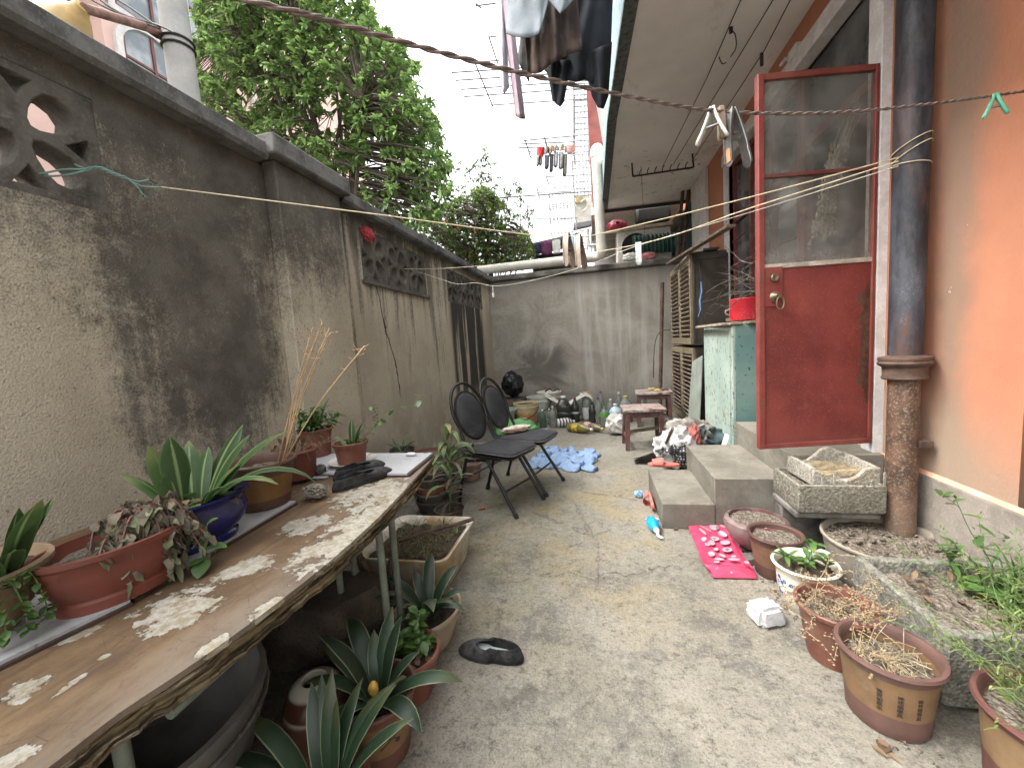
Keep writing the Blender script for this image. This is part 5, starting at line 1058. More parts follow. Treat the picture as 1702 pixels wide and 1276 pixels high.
# bottles
BT='bottles standing along the far wall'
def bottle(name,label,px,py,r,h,style,plastic,cap,liquid=None,fill=.5,lab=None,labz=(.25,.55),cat='bottle',sq=False,handle=None):
    loc=G(px,py,0); t=thing(name,label,cat,loc,rnd.uniform(0,1),BT)
    if style=='soda': pr=[(0,.012),(r*.5,.0),(r*.9,.006),(r,.03),(r,h*.3),(r*.93,h*.36),(r*.93,h*.42),(r,h*.5),(r,h*.62),(r*.8,h*.72),(r*.45,h*.85),(r*.28,h*.9),(r*.28,h*.93)]
    elif style=='jug': pr=[(0,0),(r*.95,0),(r,.012),(r,h*.2),(r*.95,h*.23),(r,h*.26),(r,h*.42),(r*.95,h*.45),(r,h*.48),(r,h*.62),(r*.9,h*.74),(r*.55,h*.86),(r*.3,h*.9),(r*.3,h*.93)]
    elif style=='bell': pr=[(0,0),(r*.55,0),(r*.6,.01),(r*.7,h*.4),(r*1.,h*.56),(r*1.,h*.66),(r*.75,h*.78),(r*.3,h*.88),(r*.3,h*.93)]
    else: pr=[(0,0),(r*.95,0),(r,.01),(r,h*.66),(r*.85,h*.76),(r*.4,h*.86),(r*.33,h*.93)]
    n=32 if not sq else 32; wb=(lambda a,z:(1/max(abs(cos(a)),abs(sin(a)))**.7)*.9 if z<h*.78 else 1) if sq else None
    mb=MB(); mb.lathe(pr,n,wob=wb); b=mb.build('shell',plastic,t)
    if liquid:
        q=[]; 
        for a,z in pr:
            if z<=h*fill: q.append((max(0,a*.95),z+.003))
        q.append((q[-1][0],h*fill)); q.append((0,h*fill)); mb=MB(); mb.lathe(q,24,wob=wb); mb.build('liquid',liquid,t)
    mb=MB(); mb.lathe([(0,h*.925),(r*.33,h*.925),(r*.34,h*.93),(r*.34,h*.995),(r*.3,h),(0,h)],18); mb.build('cap',cap,t)
    if lab: mb=MB(); zz=[h*labz[0],h*labz[1]]; mb.lathe([(r*1.005*(.94 if style=='soda' else 1),zz[0]),(r*1.012*(.94 if style=='soda' else 1),zz[0]+.002),(r*1.012*(.94 if style=='soda' else 1),zz[1])],n,wob=wb); mb.f=[f for f in mb.f if len(f)==4]; mb.build('label',lab,t)
    if handle: mb=MB(); mb.tube([(-r*.7,0,h*.96),(-r*.7,0,h*1.06),(r*.7,0,h*1.06),(r*.7,0,h*.96)],.009,6); mb.tube([(-r*.7,0,h*.96),(r*.7,0,h*.96)],.008,6); mb.build('carry_handle',handle,t)
    return t
clr=clear('clear_plastic',(.30,.32,.29),.5); dkp=clear('dark_plastic',(.04,.042,.032),.85); grn=clear('green_tint_plastic',(.10,.16,.10),.62); blu=plain('blue_milky_plastic',(.36,.46,.5),.4,.1)
purp=plain('purple_cap',(.15,.025,.12),.4); yel=plain('yellow_cap',(.5,.36,.1),.45); wcap=plain('white_cap',(.6,.6,.57),.5); gcap=plain('green_cap',(.06,.2,.06),.5)
brn=plain('brown_liquid',(.19,.10,.03),.2); dkl=plain('dark_liquid',(.035,.028,.018),.2); grl=plain('green_liquid',(.05,.13,.06),.3); oll=plain('olive_water',(.15,.14,.06),.3)
redl=plain('red_label',(.4,.08,.05),.5,.5,40); bll=plain('blue_white_label',(.25,.4,.55),.5,.5,40); whl=plain('white_label',(.5,.5,.48),.5,.3,60); orl=plain('orange_label',(.42,.14,.03),.5,.4,40); grlb=plain('bright_green_label',(.10,.32,.07),.5,.4,40); pkl=plain('pink_white_label',(.5,.3,.3),.5,.6,50)
bottle('bottle','greenish clear bottle next to the buckets, first of the bottle row',903,712,.05,.27,'soda',grn,wcap,grl,.4)
bottle('bottle','clear bottle with a blue label half hidden second in the row',914,706,.04,.24,'soda',clr,wcap,None,0,bll,(.15,.4))
bottle('bottle','clear bottle with a red and white label below, in front of the dark jug',920,710,.055,.30,'soda',clr,wcap,None,0,pkl,(.06,.3))
bottle('jug','big dark square oil jug draped with a dirty white cloth',938,703,.115,.40,'jug',dkp,wcap,dkl,.6,None,cat='jug',sq=True)
bottle('bottle','dark bottle with a purple cap and silver label beside the oil jug',957,701,.062,.36,'soda',dkp,purp,dkl,.55,whl,(.36,.5))
bottle('jug','clear tall jug with a yellow carrying handle and white label strip',977,698,.075,.40,'round',clr,yel,oll,.3,whl,(.08,.5),handle=yel,cat='jug')
bottle('bottle','short ribbed dark bottle with an orange label',986,702,.062,.30,'soda',dkp,dkp,dkl,.6,orl,(.06,.22))
bottle('bottle','clear bottle of brown liquid with a purple cap in the front row',996,704,.05,.38,'soda',clr,purp,brn,.45)
bottle('bottle','purple capped bottle standing behind the other purple capped bottle',1000,694,.05,.41,'soda',clr,purp,brn,.3)
bottle('bottle','clear jar with a bright green label above brown water',1006,709,.065,.28,'round',clr,gcap,brn,.45,grlb,(.5,.72))
bottle('bottle','plain clear bottle with murky contents behind the bell-shaped bottle',1016,701,.055,.33,'soda',clr,wcap,oll,.35)
bottle('bottle','pale blue bell-shaped detergent bottle near the stool',1024,708,.085,.31,'bell',blu,wcap)
bottle('jug','cloudy clear jug with a yellow cap beside the stool',1041,700,.09,.37,'round',clr,yel,oll,.25,None,cat='jug')
bottle('bottle','clear bottle with a white cap standing against the far wall behind the jug',1030,690,.05,.36,'soda',clr,wcap)
bottle('bottle','small yellow capped bottle half hidden behind the stool',1068,690,.07,.34,'round',clr,yel,oll,.3)
bottle('bottle','tall clear bottle standing against the wall between the jug and the handle jug',967,689,.05,.36,'soda',clr,wcap,oll,.2)
def lying(label,pa,pb,r,mat,lab,cap):
    a=G(*pa,r);b=G(*pb,r); L=(b-a).length; t=thing('bottle',label,'bottle',a,math.atan2((b-a).y,(b-a).x)); rot=Matrix(((0,0,1),(0,1,0),(-1,0,0)))
    mb=MB(); mb.lathe([(0,0),(r*.9,.004),(r,.02),(r*.94,L*.2),(r,L*.22),(r*.94,L*.4),(r,L*.42),(r,L*.6),(r*.75,L*.75),(r*.3,L*.9),(r*.28,L*.94),(0,L*.94)],28); mb.xf(lambda p:rot@p).build('shell',mat,t)
    mb=MB(); mb.lathe([(r*1.01,L*.22),(r*1.01,L*.45)],28); mb.xf(lambda p:rot@p).build('label',lab,t); mb=MB(); mb.lathe([(0,L*.93),(r*.33,L*.93),(r*.33,L),(0,L)],16); mb.xf(lambda p:rot@p).build('cap',cap,t)
stp=Mt('striped_label'); w=stp.vor(1); c=stp.mix((stp.x*140.)._m('SINE').ss(-.2,.2),(.04,.04,.04),(.55,.55,.53)); strp=stp.out(c,.4)
olv=clear('olive_plastic',(.20,.17,.05),.85); brp=clear('brown_tint_plastic',(.19,.15,.09),.8)
lying('striped black and white bottle lying on the floor below the oil jug',(926,703),(955,700),.062,strp,strp,wcap)
lying('olive bottle with an orange and green label lying in front of the row',(945,709),(985,714),.06,olv,plain('orange_green_label',(.4,.28,.04),.5,.6,25),wcap)
lying('brown tinted bottle with a red and white label lying behind the olive bottle',(966,706),(1003,713),.055,brp,pkl,yel)
t=wthing('cloth','dirty white cloth draped from the lidded bucket over the oil jug','cloth',(-.5,6.2,.4))
a=[V((-.82,6.2,.40)),V((-.62,6.05,.30)),V((-.45,5.95,.28)),V((-.2,6.0,.405)),V((-.08,5.98,.33))]; a=spline(a,6)
mb=MB(); mb.grid(lambda u,v:a[int(round(u*24))]+V((0,-.12+.3*v,.01*sin(v*9+u*7)-.05*abs(v-.45)*1.2)),24,8); mb.build('cloth',plain('dirty_white_cloth',(.48,.46,.41),.9,.2,14,dust=.5),t,solid=.005)
t=thing('bag','torn white plastic bag on the floor beside the stool','bag',G(1026,722,0)); on_ground(crumple((.13,.1,.12),13,6,.55,4)).build('sack',plain('white_bag',(.52,.51,.47),.6,.25,12,dust=.4),t)
t=thing('litter','small grey rubbish bits on the floor in front of the buckets','debris',G(905,722,0)); on_ground(crumple((.09,.06,.04),5,9,.6,3)).build('scrap',plain('grey_scrap',(.2,.2,.2),.7,.6,30),t)
# stools
redw=plain('worn_maroon_wood',(.085,.028,.024),.6,.35,10,90,.4,.003,dust=.4,dcol=(.2,.14,.11))
topw=Mt('flaking_stool_top'); n=topw.noise(18,6,.7,st=(.5,2,1)); c=topw.mix(n.ss(.42,.58),(.10,.042,.036),(.36,.31,.27)); topm=topw.out(c,.7,n,.4,.003)
def stool(label,loc,rz,w,d,h):
    t=thing('stool',label,'stool',loc,rz); mb=MB(); mb.box(-w/2-.02,-d/2-.02,h-.03,w/2+.02,d/2+.02,h); mb.build('seat',topm,t,bev=.004)
    for sx in (-1,1):
        for sy in (-1,1): mb=MB(); mb.bar((sx*(w/2-.01),sy*(d/2-.01),0),(sx*(w/2-.03),sy*(d/2-.03),h-.031),.042,.042,V((0,1,0))); mb.build('leg',redw,t,bev=.003)
    for sy in (-1,1): mb=MB(); mb.box(-w/2+.045,sy*(d/2-.026)-.01,h-.095,w/2-.045,sy*(d/2-.026)+.01,h-.031); mb.build('apron',redw,t,bev=.002)
    for sx in (-1,1):
        mb=MB(); mb.box(sx*(w/2-.026)-.01,-d/2+.045,h-.095,sx*(w/2-.026)+.01,d/2-.045,h-.031); mb.build('apron',redw,t,bev=.002)
        mb=MB(); mb.box(sx*(w/2-.014)-.01,-d/2+.03,.1,sx*(w/2-.014)+.01,d/2-.03,.14); mb.build('stretcher',redw,t,bev=.002)
    mb=MB(); mb.bar((-w/2+.02,.02,.16),(w/2-.02,.02,.2),.02,.035,V((0,0,1))); mb.build('stretcher',wood,t,bev=.002)
    return t
p=G(1042,749); stool('worn maroon wooden stool with a flaking pale top standing in the middle distance',(p.x+.185,p.y+.17,0),R_(3),.39,.33,.44)
p=G(1062,700); stool('dusty old stool with odds and ends on top behind the worn maroon stool',(.72,5.55,0),R_(-4),.42,.34,.46)
t=thing('odds_and_ends','scatter of small wooden scraps on top of the far stool','scraps',(.72,5.55,.462)); r=random.Random(3)
for i in range(7): mb=on_ground(crumple((r.uniform(.02,.06),.02,.015),i+2,8,.5,3)); x,y=r.uniform(-.17,.17),r.uniform(-.12,.12); mb.xf(lambda p:p+V((x,y,0))).build('scrap',[wood,yel,M['rust']][i%3],t)
t=wthing('plank','grey plank leaning low against the cabinet behind the stool','plank',(.95,5.1,0)); mb=MB(); mb.bar(G(1100,688,.12),G(1140,716,.05),.08,.02); mb.build('board',M['ledge'],t,bev=.003)
# rag heap and broom by the steps
t=thing('rag_heap','heap of crumpled grey, red and printed white rags and bags behind the steps','rags',(.735,3.80,0)); nw=Mt('printed_white_bag'); n=nw.noise(22,3,.5,st=(1,1,3)); b_=nw.vor(40,rand=.3); g2=nw.noise(4,3,off=(2,2,2)); c=nw.mix((b_.ss(.3,.34)*g2.ss(.5,.54)).cl(),(.46,.46,.44),(.04,.04,.042)); nwm=nw.out(c,.6,n,.3,.005)
for nm,o,s,sd,mm in (('white_bag',(-.08,-.14,0),(.17,.13,.17),3,nwm),('grey_rag',(.05,.02,.12),(.2,.13,.14),5,plain('grey_rag_cloth',(.26,.24,.21),.95,.4,12)),('dark_rag',(.12,.06,.0),(.22,.16,.16),8,plain('dark_teal_rag',(.05,.075,.08),.9,.5,14)),('red_rag',(.07,-.13,.10),(.05,.06,.13),6,plain('faded_red_rag',(.36,.12,.1),.9,.3,20)),('purple_rag',(-.1,.03,.1),(.11,.09,.08),9,plain('purple_rag',(.09,.05,.08),.9,.3,20))):
    mb=on_ground(crumple(s,sd,8,.6,4)); mb.xf(lambda p:p+V(o)).build(nm,mm,t,ang=50)
t=wthing('broom','dark twig broom lying on the floor with its head towards the slippers','broom',G(1080,765)); mb=MB(); r=random.Random(4); hd=G(1100,752,.05); tp=G(1066,770,.0)
for i in range(120):
    e=tp+V((r.uniform(-.07,.07),r.uniform(-.06,.06),.004+r.random()*.03)); mb.tube([hd+V((r.uniform(-.02,.02),r.uniform(-.02,.02),r.uniform(-.01,.03))),e],.0022,3)
tag(mb.build('bristles',plain('dark_bristles',(.05,.04,.03),.9,.4),t),kind='stuff'); mb=MB(); mb.tube([hd,G(1118,712,.5)],.012,8); mb.build('handle',wood,t)
t=thing('paper_scrap','small white card leaning behind the second step','paper',(.98,3.5,.0)); mb=MB(); mb.bar((-.06,0,0),(.05,.02,.34),.07,.003); mb.build('card',plain('white_card',(.66,.66,.64),.6),t)
# ================================================================ DOOR, PIPE, CUPBOARDS on the right
def ribbon(mb,pts,side,ws,t):
    pts=[V(p) for p in pts]; side=V(side).normalized(); m=len(pts); vs=[]
    for i,p in enumerate(pts):
        d=(pts[min(i+1,m-1)]-pts[max(i-1,0)]).normalized(); n=side.cross(d).normalized()*t/2; s=side*ws[i]
        vs+=[p-s-n,p+s-n,p+s+n,p-s+n]
    fs=[(0,1,2,3),(m*4-1,m*4-2,m*4-3,m*4-4)]
    for i in range(m-1): fs+=[(i*4+j,i*4+(j+1)%4,i*4+4+(j+1)%4,i*4+4+j) for j in range(4)]
    mb.add(vs,fs)
dl=V((1.448,2.497,0)); dfree=V((.856,2.39,0)); dd=(dfree-dl); DW=dd.length; dang=math.atan2(dd.y,dd.x)
t=thing('door','open red metal door with dusty glass panes above a peeling panel over the steps','door',(dl.x,dl.y,.532),dang)   # local x runs from hinge to free edge
DH=1.94; zg=.985
m=Mt('peeling_red_door'); n=m.noise(3.2,6,.6); s=m.noise(150,2,.6); p1=m.noise(16,7,.72); ru=m.noise(6,6,.7,off=(4,0,1))
c=m.mix(n.ss(.3,.7),(.125,.024,.021),(.205,.044,.036)); c=m.mix(s.ss(.62,.7)*.5,c,(.42,.2,.17)); c=m.mix(ru.ss(.55,.7)*.3,c,(.34,.10,.05))
pe=((m.x.ss(.14,.0)*.62+(p1-.5)*1.15-.1)*(m.z-.55).abs().ss(.46,.2)).ss(.22,.26); c=m.mix(pe,c,m.mix(p1.ss(.4,.6),(.05,.026,.018),(.10,.055,.035))); c=m.mix(m.z.ss(.12,.0)*.35,c,(.12,.05,.04))
reddoor=m.out(c,.5,pe*-2.+s*.25+n*.3,.5,.004,spec=.35)
mb=MB(); mb.box(.018,-.006,.028,DW-.03,.006,zg-.012); mb.build('panel',reddoor,t)
mb=MB(); mb.box(0,-.016,0,.0178,.016,DH); mb.box(DW-.0298,-.018,0,DW,.018,DH); mb.box(.018,-.014,0,DW-.03,.014,.027); mb.box(.018,-.014,DH-.03,DW-.03,.014,DH); mb.build('frame',M['red_paint'],t,bev=.003)
mb=MB(); mb.box(.018,-.013,1.435,DW-.03,.013,1.452); mb.build('mullion',M['red_dark'],t)
mb=MB(); mb.box(.018,-.012,zg-.011,DW-.03,.013,zg+.012); mb.build('putty_rail',plain('dusty_putty',(.42,.37,.30),.85,.3,14),t)
gm=Mt('dusty_door_glass'); n=gm.noise(5,6,.65); s=gm.noise(60,3,.6); gm.out(gm.mix(n.ss(.3,.7),(.17,.165,.15),(.28,.27,.25)),.35,spec=.5)
tr=gm.t.nodes.new('ShaderNodeBsdfTransparent'); ms=gm.t.nodes.new('ShaderNodeMixShader'); tr.inputs[0].default_value=(.85,.86,.84,1)
gm.t.links.new((n.ss(.25,.8)*.3+.16+s.ss(.5,.7)*.08+(gm.z-zg).ss(.12,.0)*.25).cl().o,ms.inputs[0]); gm.t.links.new(tr.outputs[0],ms.inputs[1]); gm.t.links.new(gm.b.outputs[0],ms.inputs[2]); gm.t.links.new(ms.outputs[0],gm.t.nodes['Material Output'].inputs[0])
for a,b in ((zg+.013,1.434),(1.453,DH-.031)):
    mb=MB(); mb.box(.018,-.002,a,DW-.03,.002,b); mb.build('glass_pane',gm.m,t)
mb=MB(); mb.box(DW-.125,.0065,.775,DW-.0305,.0135,.982); lp=mb.build('lock_plate',M['red_paint'],t,bev=.002)
brass=plain('dull_brass',(.19,.145,.095),.4,.25,20,90,.2,.001,metal=.6)
def rotx(mb): return mb.xf(lambda p:V((p.x,p.z,p.y)))
mb=MB(); mb.lathe([(0,.0),(.021,0),(.021,.012),(.016,.016),(.008,.014),(0,.012)],24); rotx(mb).xf(lambda p:p+V((DW-.078,.014,.925))).build('lock_cylinder',brass,lp)
mb=MB(); mb.lathe([(0,0),(.027,0),(.029,.006),(.02,.014),(.015,.03),(.013,.034),(0,.034)],24); rotx(mb).xf(lambda p:p+V((DW-.082,.014,.825))); mb.tube([V((DW-.09+.019*cos(a)*(1.0),.047+.002,.79+.034*sin(a))) for a in [i*PI/10 for i in range(20)]],.0042,6,True); mb.build('ring_handle',brass,lp)
for z in (.25,1.7): mb=MB(); mb.tube([(-.004,.0,z),(-.004,0,z+.09)],.009,8); mb.build('hinge',M['red_dark'],t)
# the dried bundle hanging behind the glass
t=wthing('dried_plant_bundle','bundle of dried grass ears hanging behind the door glass','dried plants',YP(1395,300,2.56))
mb=MB(); e_=MB(); r=random.Random(6); A=YP(1424,165,2.55); B=YP(1385,285,2.56); C_=YP(1352,418,2.57)
for i in range(13):
    a=A+V((r.uniform(-.02,.03),r.uniform(-.015,.015),r.uniform(-.1,.05))); b=B+V((r.uniform(-.035,.045),r.uniform(-.02,.02),0)); c2=C_.lerp(B,r.uniform(0,.55))+V((r.uniform(-.03,.07),r.uniform(-.02,.02),r.uniform(-.02,.03))); sp=spline([a,b,c2],9); mb.tube(sp,.002,4)
    for q in sp[6:]:
        for _ in range(5): e_.lathe([(0,-.011),(.004,-.004),(.004,.004),(0,.011)],5,c=tuple(q+V((r.uniform(-.012,.012),r.uniform(-.01,.01),r.uniform(-.014,.014)))))
mb.build('stalks',M['straw'],t); tag(e_.build('grass_ears',plain('dry_ears',(.36,.29,.2),.9,.35,50),t),kind='stuff'); mb=MB(); mb.tube([YP(1428,205,2.545),YP(1437,190,2.545)],.007,6); mb.build('red_tie',plain('red_string',(.4,.06,.04),.7),t)
# cast-iron waste pipe
m=Mt('tarred_rusty_pipe'); n=m.noise(9,6,.65); f=m.noise(90,4,.7); v=m.noise(5,7,.75,st=(1,1,.35)); up=(m.z+(n-.5)*.1).ss(.93,1.0)
lo=m.mix(n.ss(.35,.65),(.05,.028,.018),(.145,.08,.05)); lo=m.mix(f.ss(.5,.65)*.5,lo,(.30,.25,.19)); lo=m.mix(m.z.ss(.5,.1)*.35,lo,(.2,.165,.12))
hi=m.mix(v.ss(.40,.6),(.014,.015,.019),(.055,.058,.068)); hi=m.mix(m.noise(4,6,.7,st=(1,1,.3),off=(3,3,1)).ss(.44,.56)*.9*m.z.ss(2.6,1.5),hi,(.085,.042,.03)); hi=m.mix((v.ss(.56,.62)*f.ss(.45,.6))*.6,hi,(.12,.125,.14)); pipem=m.out(m.mix(up,lo,hi),.55,f*.6+v,.5,.004,spec=.4)
PX,PY=1.398,2.18
t=wthing('waste_pipe','tarred cast iron waste pipe, rusty below its collar, beside the red door','pipe',(PX,PY,0))
mb=MB(); mb.lathe([(.058,0),(.058,.98)],32,c=(PX,PY,0)); mb.build('lower_pipe',pipem,t); mb=MB(); mb.lathe([(.061,1.0),(.0635,3.32)],32,c=(PX,PY,0)); mb.build('upper_pipe',pipem,t)
mb=MB(); mb.lathe([(.058,.915),(.078,.918),(.082,.925),(.078,.935),(.079,.975),(.094,.985),(.098,.995),(.092,1.004),(.096,1.012),(.094,1.022),(.07,1.026),(.061,1.03)],40,c=(PX,PY,0),wob=lambda a,z:1+.012*nz((cos(a)*2,sin(a)*2,z*30),2,3)); mb.build('collar',M['rust'],t)
mb=MB(); mb.cb((PX+.055,PY-.04,.62),(.05,.05,.03)); mb.build('wall_clamp',M['rust'],t)
t=thing('pipe_fitting','grey metal pipe fitting on the recessed wall at the right edge','fitting',(1.72,1.66,.5)); mb=MB(); mb.lathe([(.03,0),(.03,.16),(.055,.17),(.055,.2),(.03,.21),(.03,.32),(.06,.33),(.065,.38),(.03,.4),(.02,.55)],16); mb.build('body',M['grey_white'],t); mb=MB(); mb.tube([(0,0,.25),(-.06,.02,.25),(-.08,.02,.2)],.018,8); mb.build('spout',M['iron'],t)
# pale green steel locker
m=Mt('scratched_mint_paint'); n=m.noise(3,6,.6); sc=m.noise(38,5,.75,st=(1,1,.45)); b=m.noise(7,7,.75,off=(1,1,6)); c=m.mix(n.ss(.3,.7),(.31,.40,.35),(.42,.50,.43)); c=m.mix(sc.ss(.58,.61),c,(.06,.045,.03)); c=m.mix(b.ss(.6,.64)*.9,c,(.15,.075,.035)); c=m.mix(m.noise(2.5,6,.7,st=(1,3,.5),off=(3,3,3)).ss(.55,.7)*.4,c,(.28,.24,.14)); c=m.mix(((b+(m.z-.9)*-.22)).ss(.66,.78)*.5,c,(.3,.22,.1)); mint=m.out(c,.45,sc*-.5,.3,.002,spec=.4)
m=Mt('teal_side_paint'); n=m.noise(3,6,.6); sc=m.noise(26,5,.75); c=m.mix(n.ss(.3,.7),(.13,.235,.215),(.20,.31,.28)); c=m.mix(sc.ss(.61,.64),c,(.03,.025,.02)); c=m.mix(n.ss(.6,.75)*.4,c,(.1,.1,.08)); teal=m.out(c,.5)
LX,LY0,LY1,LZ0,LZ1=1.1,3.58,4.46,.17,1.235
t=wthing('locker','pale mint green steel locker with rust scars standing beside the door','cabinet',(1.3,4.0,0))
mb=MB(); mb.box(LX+.02,LY0+.002,LZ0,1.48,LY1,LZ1); mb.build('body',teal,t,bev=.006); mb=MB(); mb.box(LX-.004,LY0-.0,LZ0+.01,LX+.0195,LY1,LZ1-.003); fr=mb.build('face_frame',mint,t,bev=.004)
mb=MB(); mb.box(LX-.013,LY0+.05,LZ0+.04,LX-.0045,LY1-.03,LZ1-.05); mb.build('door',mint,t,bev=.003)
mb=MB(); mb.box(LX+.03,LY0+.02,0,1.46,LY1-.02,LZ0-.001); mb.build('base',M['dark'],t)
t=wthing('board_stack','rough boards and sticks lying on top of the mint locker','boards',(1.3,4.0,LZ1))
for i,(a,b,w) in enumerate((((1.04,3.6,LZ1+.014),(1.05,4.5,LZ1+.014),.05),((1.12,3.56,LZ1+.014),(1.14,4.5,LZ1+.016),.09),((1.3,3.52,LZ1+.014),(1.32,4.4,LZ1+.016),.2))): mb=MB(); mb.bar(a,b,w,.024); mb.build('board',plain('pale_rough_wood',(.32,.26,.19),.9,.3,12,80,.5,.004) if i==0 else bpy.data.materials['pale_rough_wood'],t,bev=.005)
p=XP(1238,505,1.26)
t=thing('cooking_pot','bright red speckled enamel pot on the boards above the locker','pot',(p.x,p.y-.02,LZ1+.028)); rdn=Mt('red_speckled_enamel'); s=rdn.noise(120,2); n=rdn.noise(5,4); c=rdn.mix((s.ss(.55,.65)*n.ss(.4,.6)),(.55,.028,.04),(.7,.25,.25)); red=rdn.out(c,.3)
mb=MB(); mb.lathe([(0,0),(.1,0),(.118,.012),(.125,.05),(.122,.17),(.127,.185),(.124,.192),(.112,.19),(.11,.03),(0,.02)],40); mb.build('body',red,t); mb=MB(); mb.tube(spline([(-.12,0,.06),(-.16,-.02,.075),(-.165,-.03,.1),(-.13,-.02,.11)],4),.006,6); mb.build('handle',M['grey_white'],t)
t=wthing('board','grey green sheet leaning between the locker and the louvred cupboard','board',(1.07,4.75,0)); mb=MB(); mb.prism([(1.03,4.5,0),(1.02,5.0,0),(1.09,4.98,.86),(1.09,4.52,.95)],0,(.008,0,0)); mb.build('sheet',plain('grey_green_sheet',(.21,.25,.215),.6,.2,6,dust=.3),t)
# louvred wooden cupboards, one on the other
lw=plain('olive_varnished_wood',(.155,.125,.07),.55,.3,8,80,.3,.003,dust=.4,dcol=(.22,.19,.13)); lvm=plain('faded_louvre_slat',(.17,.12,.09),.7,.4,10,80,.4,.003,dust=.3); dkw=plain('dark_stained_board',(.042,.033,.025),.7,.35,6,80,.4,.003,dust=.25,dcol=(.1,.085,.07))
def louvre(label,z0,z1,x,y0,y1,rz):
    t=thing('louvred_cupboard',label,'cupboard',(x,y0,z0),rz); h=z1-z0; L=y1-y0
    mb=MB(); mb.box(.03,0,0,.40,L,h); mb.build('carcass',dkw,t,bev=.004)
    mb=MB(); mb.box(.03,-.008,.06,.05,-.0005,h-.03); mb.box(.37,-.008,.06,.4,-.0005,h-.03); mb.box(.0505,-.008,h-.08,.3695,-.0005,h-.03); mb.build('side_frame',dkw,t,bev=.003)
    for a,b in ((.012,L/2-.004),(L/2+.004,L-.012)):
        mb=MB(); w=.06; mb.box(0,a,.012,.028,a+w,h-.012); mb.box(0,b-w,.012,.028,b,h-.012); mb.box(.001,a+w,.012,.027,b-w,.09); mb.box(.001,a+w,h-.085,.027,b-w,h-.012); d=mb.build('door',lw,t,bev=.003)
        mb=MB(); n=max(8,int((h-.18)/.052))
        for i in range(n):
            z=.095+(h-.19)*(i+.5)/n; mb.bar((.012,a+w,z),(.012,b-w,z),.05,.009,V((.62,0,1)))
        mb.build('louvres',lvm,d)
    mb=MB(); mb.tube([(-.012,L/2-.03,h*.5),(0,L/2-.03,h*.5)],.012,10); mb.tube([(-.012,L/2+.03,h*.5),(0,L/2+.03,h*.5)],.012,10); mb.build('knobs',brass,t)
    return t
louvre('lower olive wooden cupboard with broken louvred doors standing on the floor',.04,1.025,1.105,4.99,6.3,R_(.5)); louvre('upper olive wooden cupboard with louvred doors stacked on the lower one',1.045,2.09,1.085,4.96,6.27,R_(-.5))
t=wthing('timber','loose boards and a crooked branch lying over the top of the upper cupboard','timber',(1.2,5.4,2.1))
for i,(a,b,w) in enumerate(((XP(1112,438,1.02),XP(1215,375,1.12),.07),(V((1.16,4.93,2.106)),V((1.2,6.2,2.11)),.12),(V((1.3,4.9,2.107)),V((1.34,6.1,2.112)),.16))): mb=MB(); mb.bar(a,b,w,.022); mb.build('plank',[wood,bpy.data.materials['pale_rough_wood'],dkw][i],t)
t=wthing('twigs','tangle of bare grey twigs sticking out in front of the upper cupboard','twigs',XP(1200,450,1.05)); r=random.Random(17); mb=MB()
for i in range(14):
    a=XP(1250+r.uniform(-5,10),r.uniform(425,490),1.12); p=a; d=V((-.6,.1,r.uniform(-.3,.3))).normalized(); pts=[p]
    d=(XP(r.uniform(1150,1215),r.uniform(430,520),.98+r.uniform(-.1,.1))-a); L=d.length; d.normalize()
    for q in range(6): d=(d+V([r.uniform(-.16,.16) for _ in range(3)])).normalized(); p=p+d*L/6*r.uniform(.8,1.1); pts.append(p)
    sp=spline(pts,3); mb.tube(sp,[.0042-.00018*j for j in range(19)],4)
    for q in sp[5::4]: mb.tube([q,q+rdir(r,-40,60)*r.uniform(.05,.14)],.0012,3)
mb.build('twigs',plain('grey_twig',(.12,.105,.085),.9,.3),t)
t=wthing('ribbon','blue plastic strip hanging on a wire from the cupboard side','ribbon',XP(1163,490,1.2)); mb=MB(); ribbon(mb,[XP(x,y,1.16) for x,y in ((1165,468),(1166,485),(1163,500),(1164,515),(1160,527))],(0,1,0),[.012,.03,.03,.024,.01],.003); mb.build('strip',plain('blue_plastic_strip',(.12,.24,.44),.4),t); mb=MB(); mb.tube([XP(1160,420,1.16),XP(1165,468,1.16)],.002,4); mb.build('wire',M['iron'],t)
t=wthing('pole','thin rusty pole leaning in the corner between the far wall and the cupboards','pole',(1.05,6.5,0)); mb=MB(); mb.tube([(.93,6.45,0),(1.06,6.7,2.0)],.03,10); mb.build('pole',M['rust'],t)
t=wthing('wire','stiff dark wire bending out from the cupboard over the far wall','wire',XP(1085,600,.95)); mb=MB(); mb.tube(spline([YP(1114,548,6.6),YP(1098,551,6.6),YP(1090,565,6.6),YP(1087,590,6.6),YP(1086,628,6.6),YP(1087,600,6.6)],5),.006,5); mb.build('wire',M['iron'],t)
# iron bracket and lines under the balcony
t=wthing('ceiling_bracket','black iron clothes line bracket with hooks hanging from the balcony underside','bracket',(.9,5.3,3.3)); mb=MB(); y=5.32; z=3.3
a,b=V((.53,y,z)),V((1.22,y,z)); q=V((0,-.04,-.17)); mb.tube([a,a+q],.01,6); mb.tube([a+q,b+q],.011,6); mb.tube([b,b+q],.01,6)
for i in range(7): p=(a+q).lerp(b+q,.12+i*.125); mb.tube(spline([p,p+V((.0,-.02,.03)),p+V((.02,-.03,.06))],3),.006,5)
mb.build('bracket',M['iron'],t)
t=wthing('conduit','black pipe crossing the far end of the balcony underside','pipe',(.8,7.0,3.27)); mb=MB(); mb.tube([(.08,6.98,3.265),(1.49,7.02,3.265)],.026,10); mb.build('pipe',M['iron'],t)
def zc(px,py): return G(px,py,3.24)
WL='thin dark wires strung under the balcony'
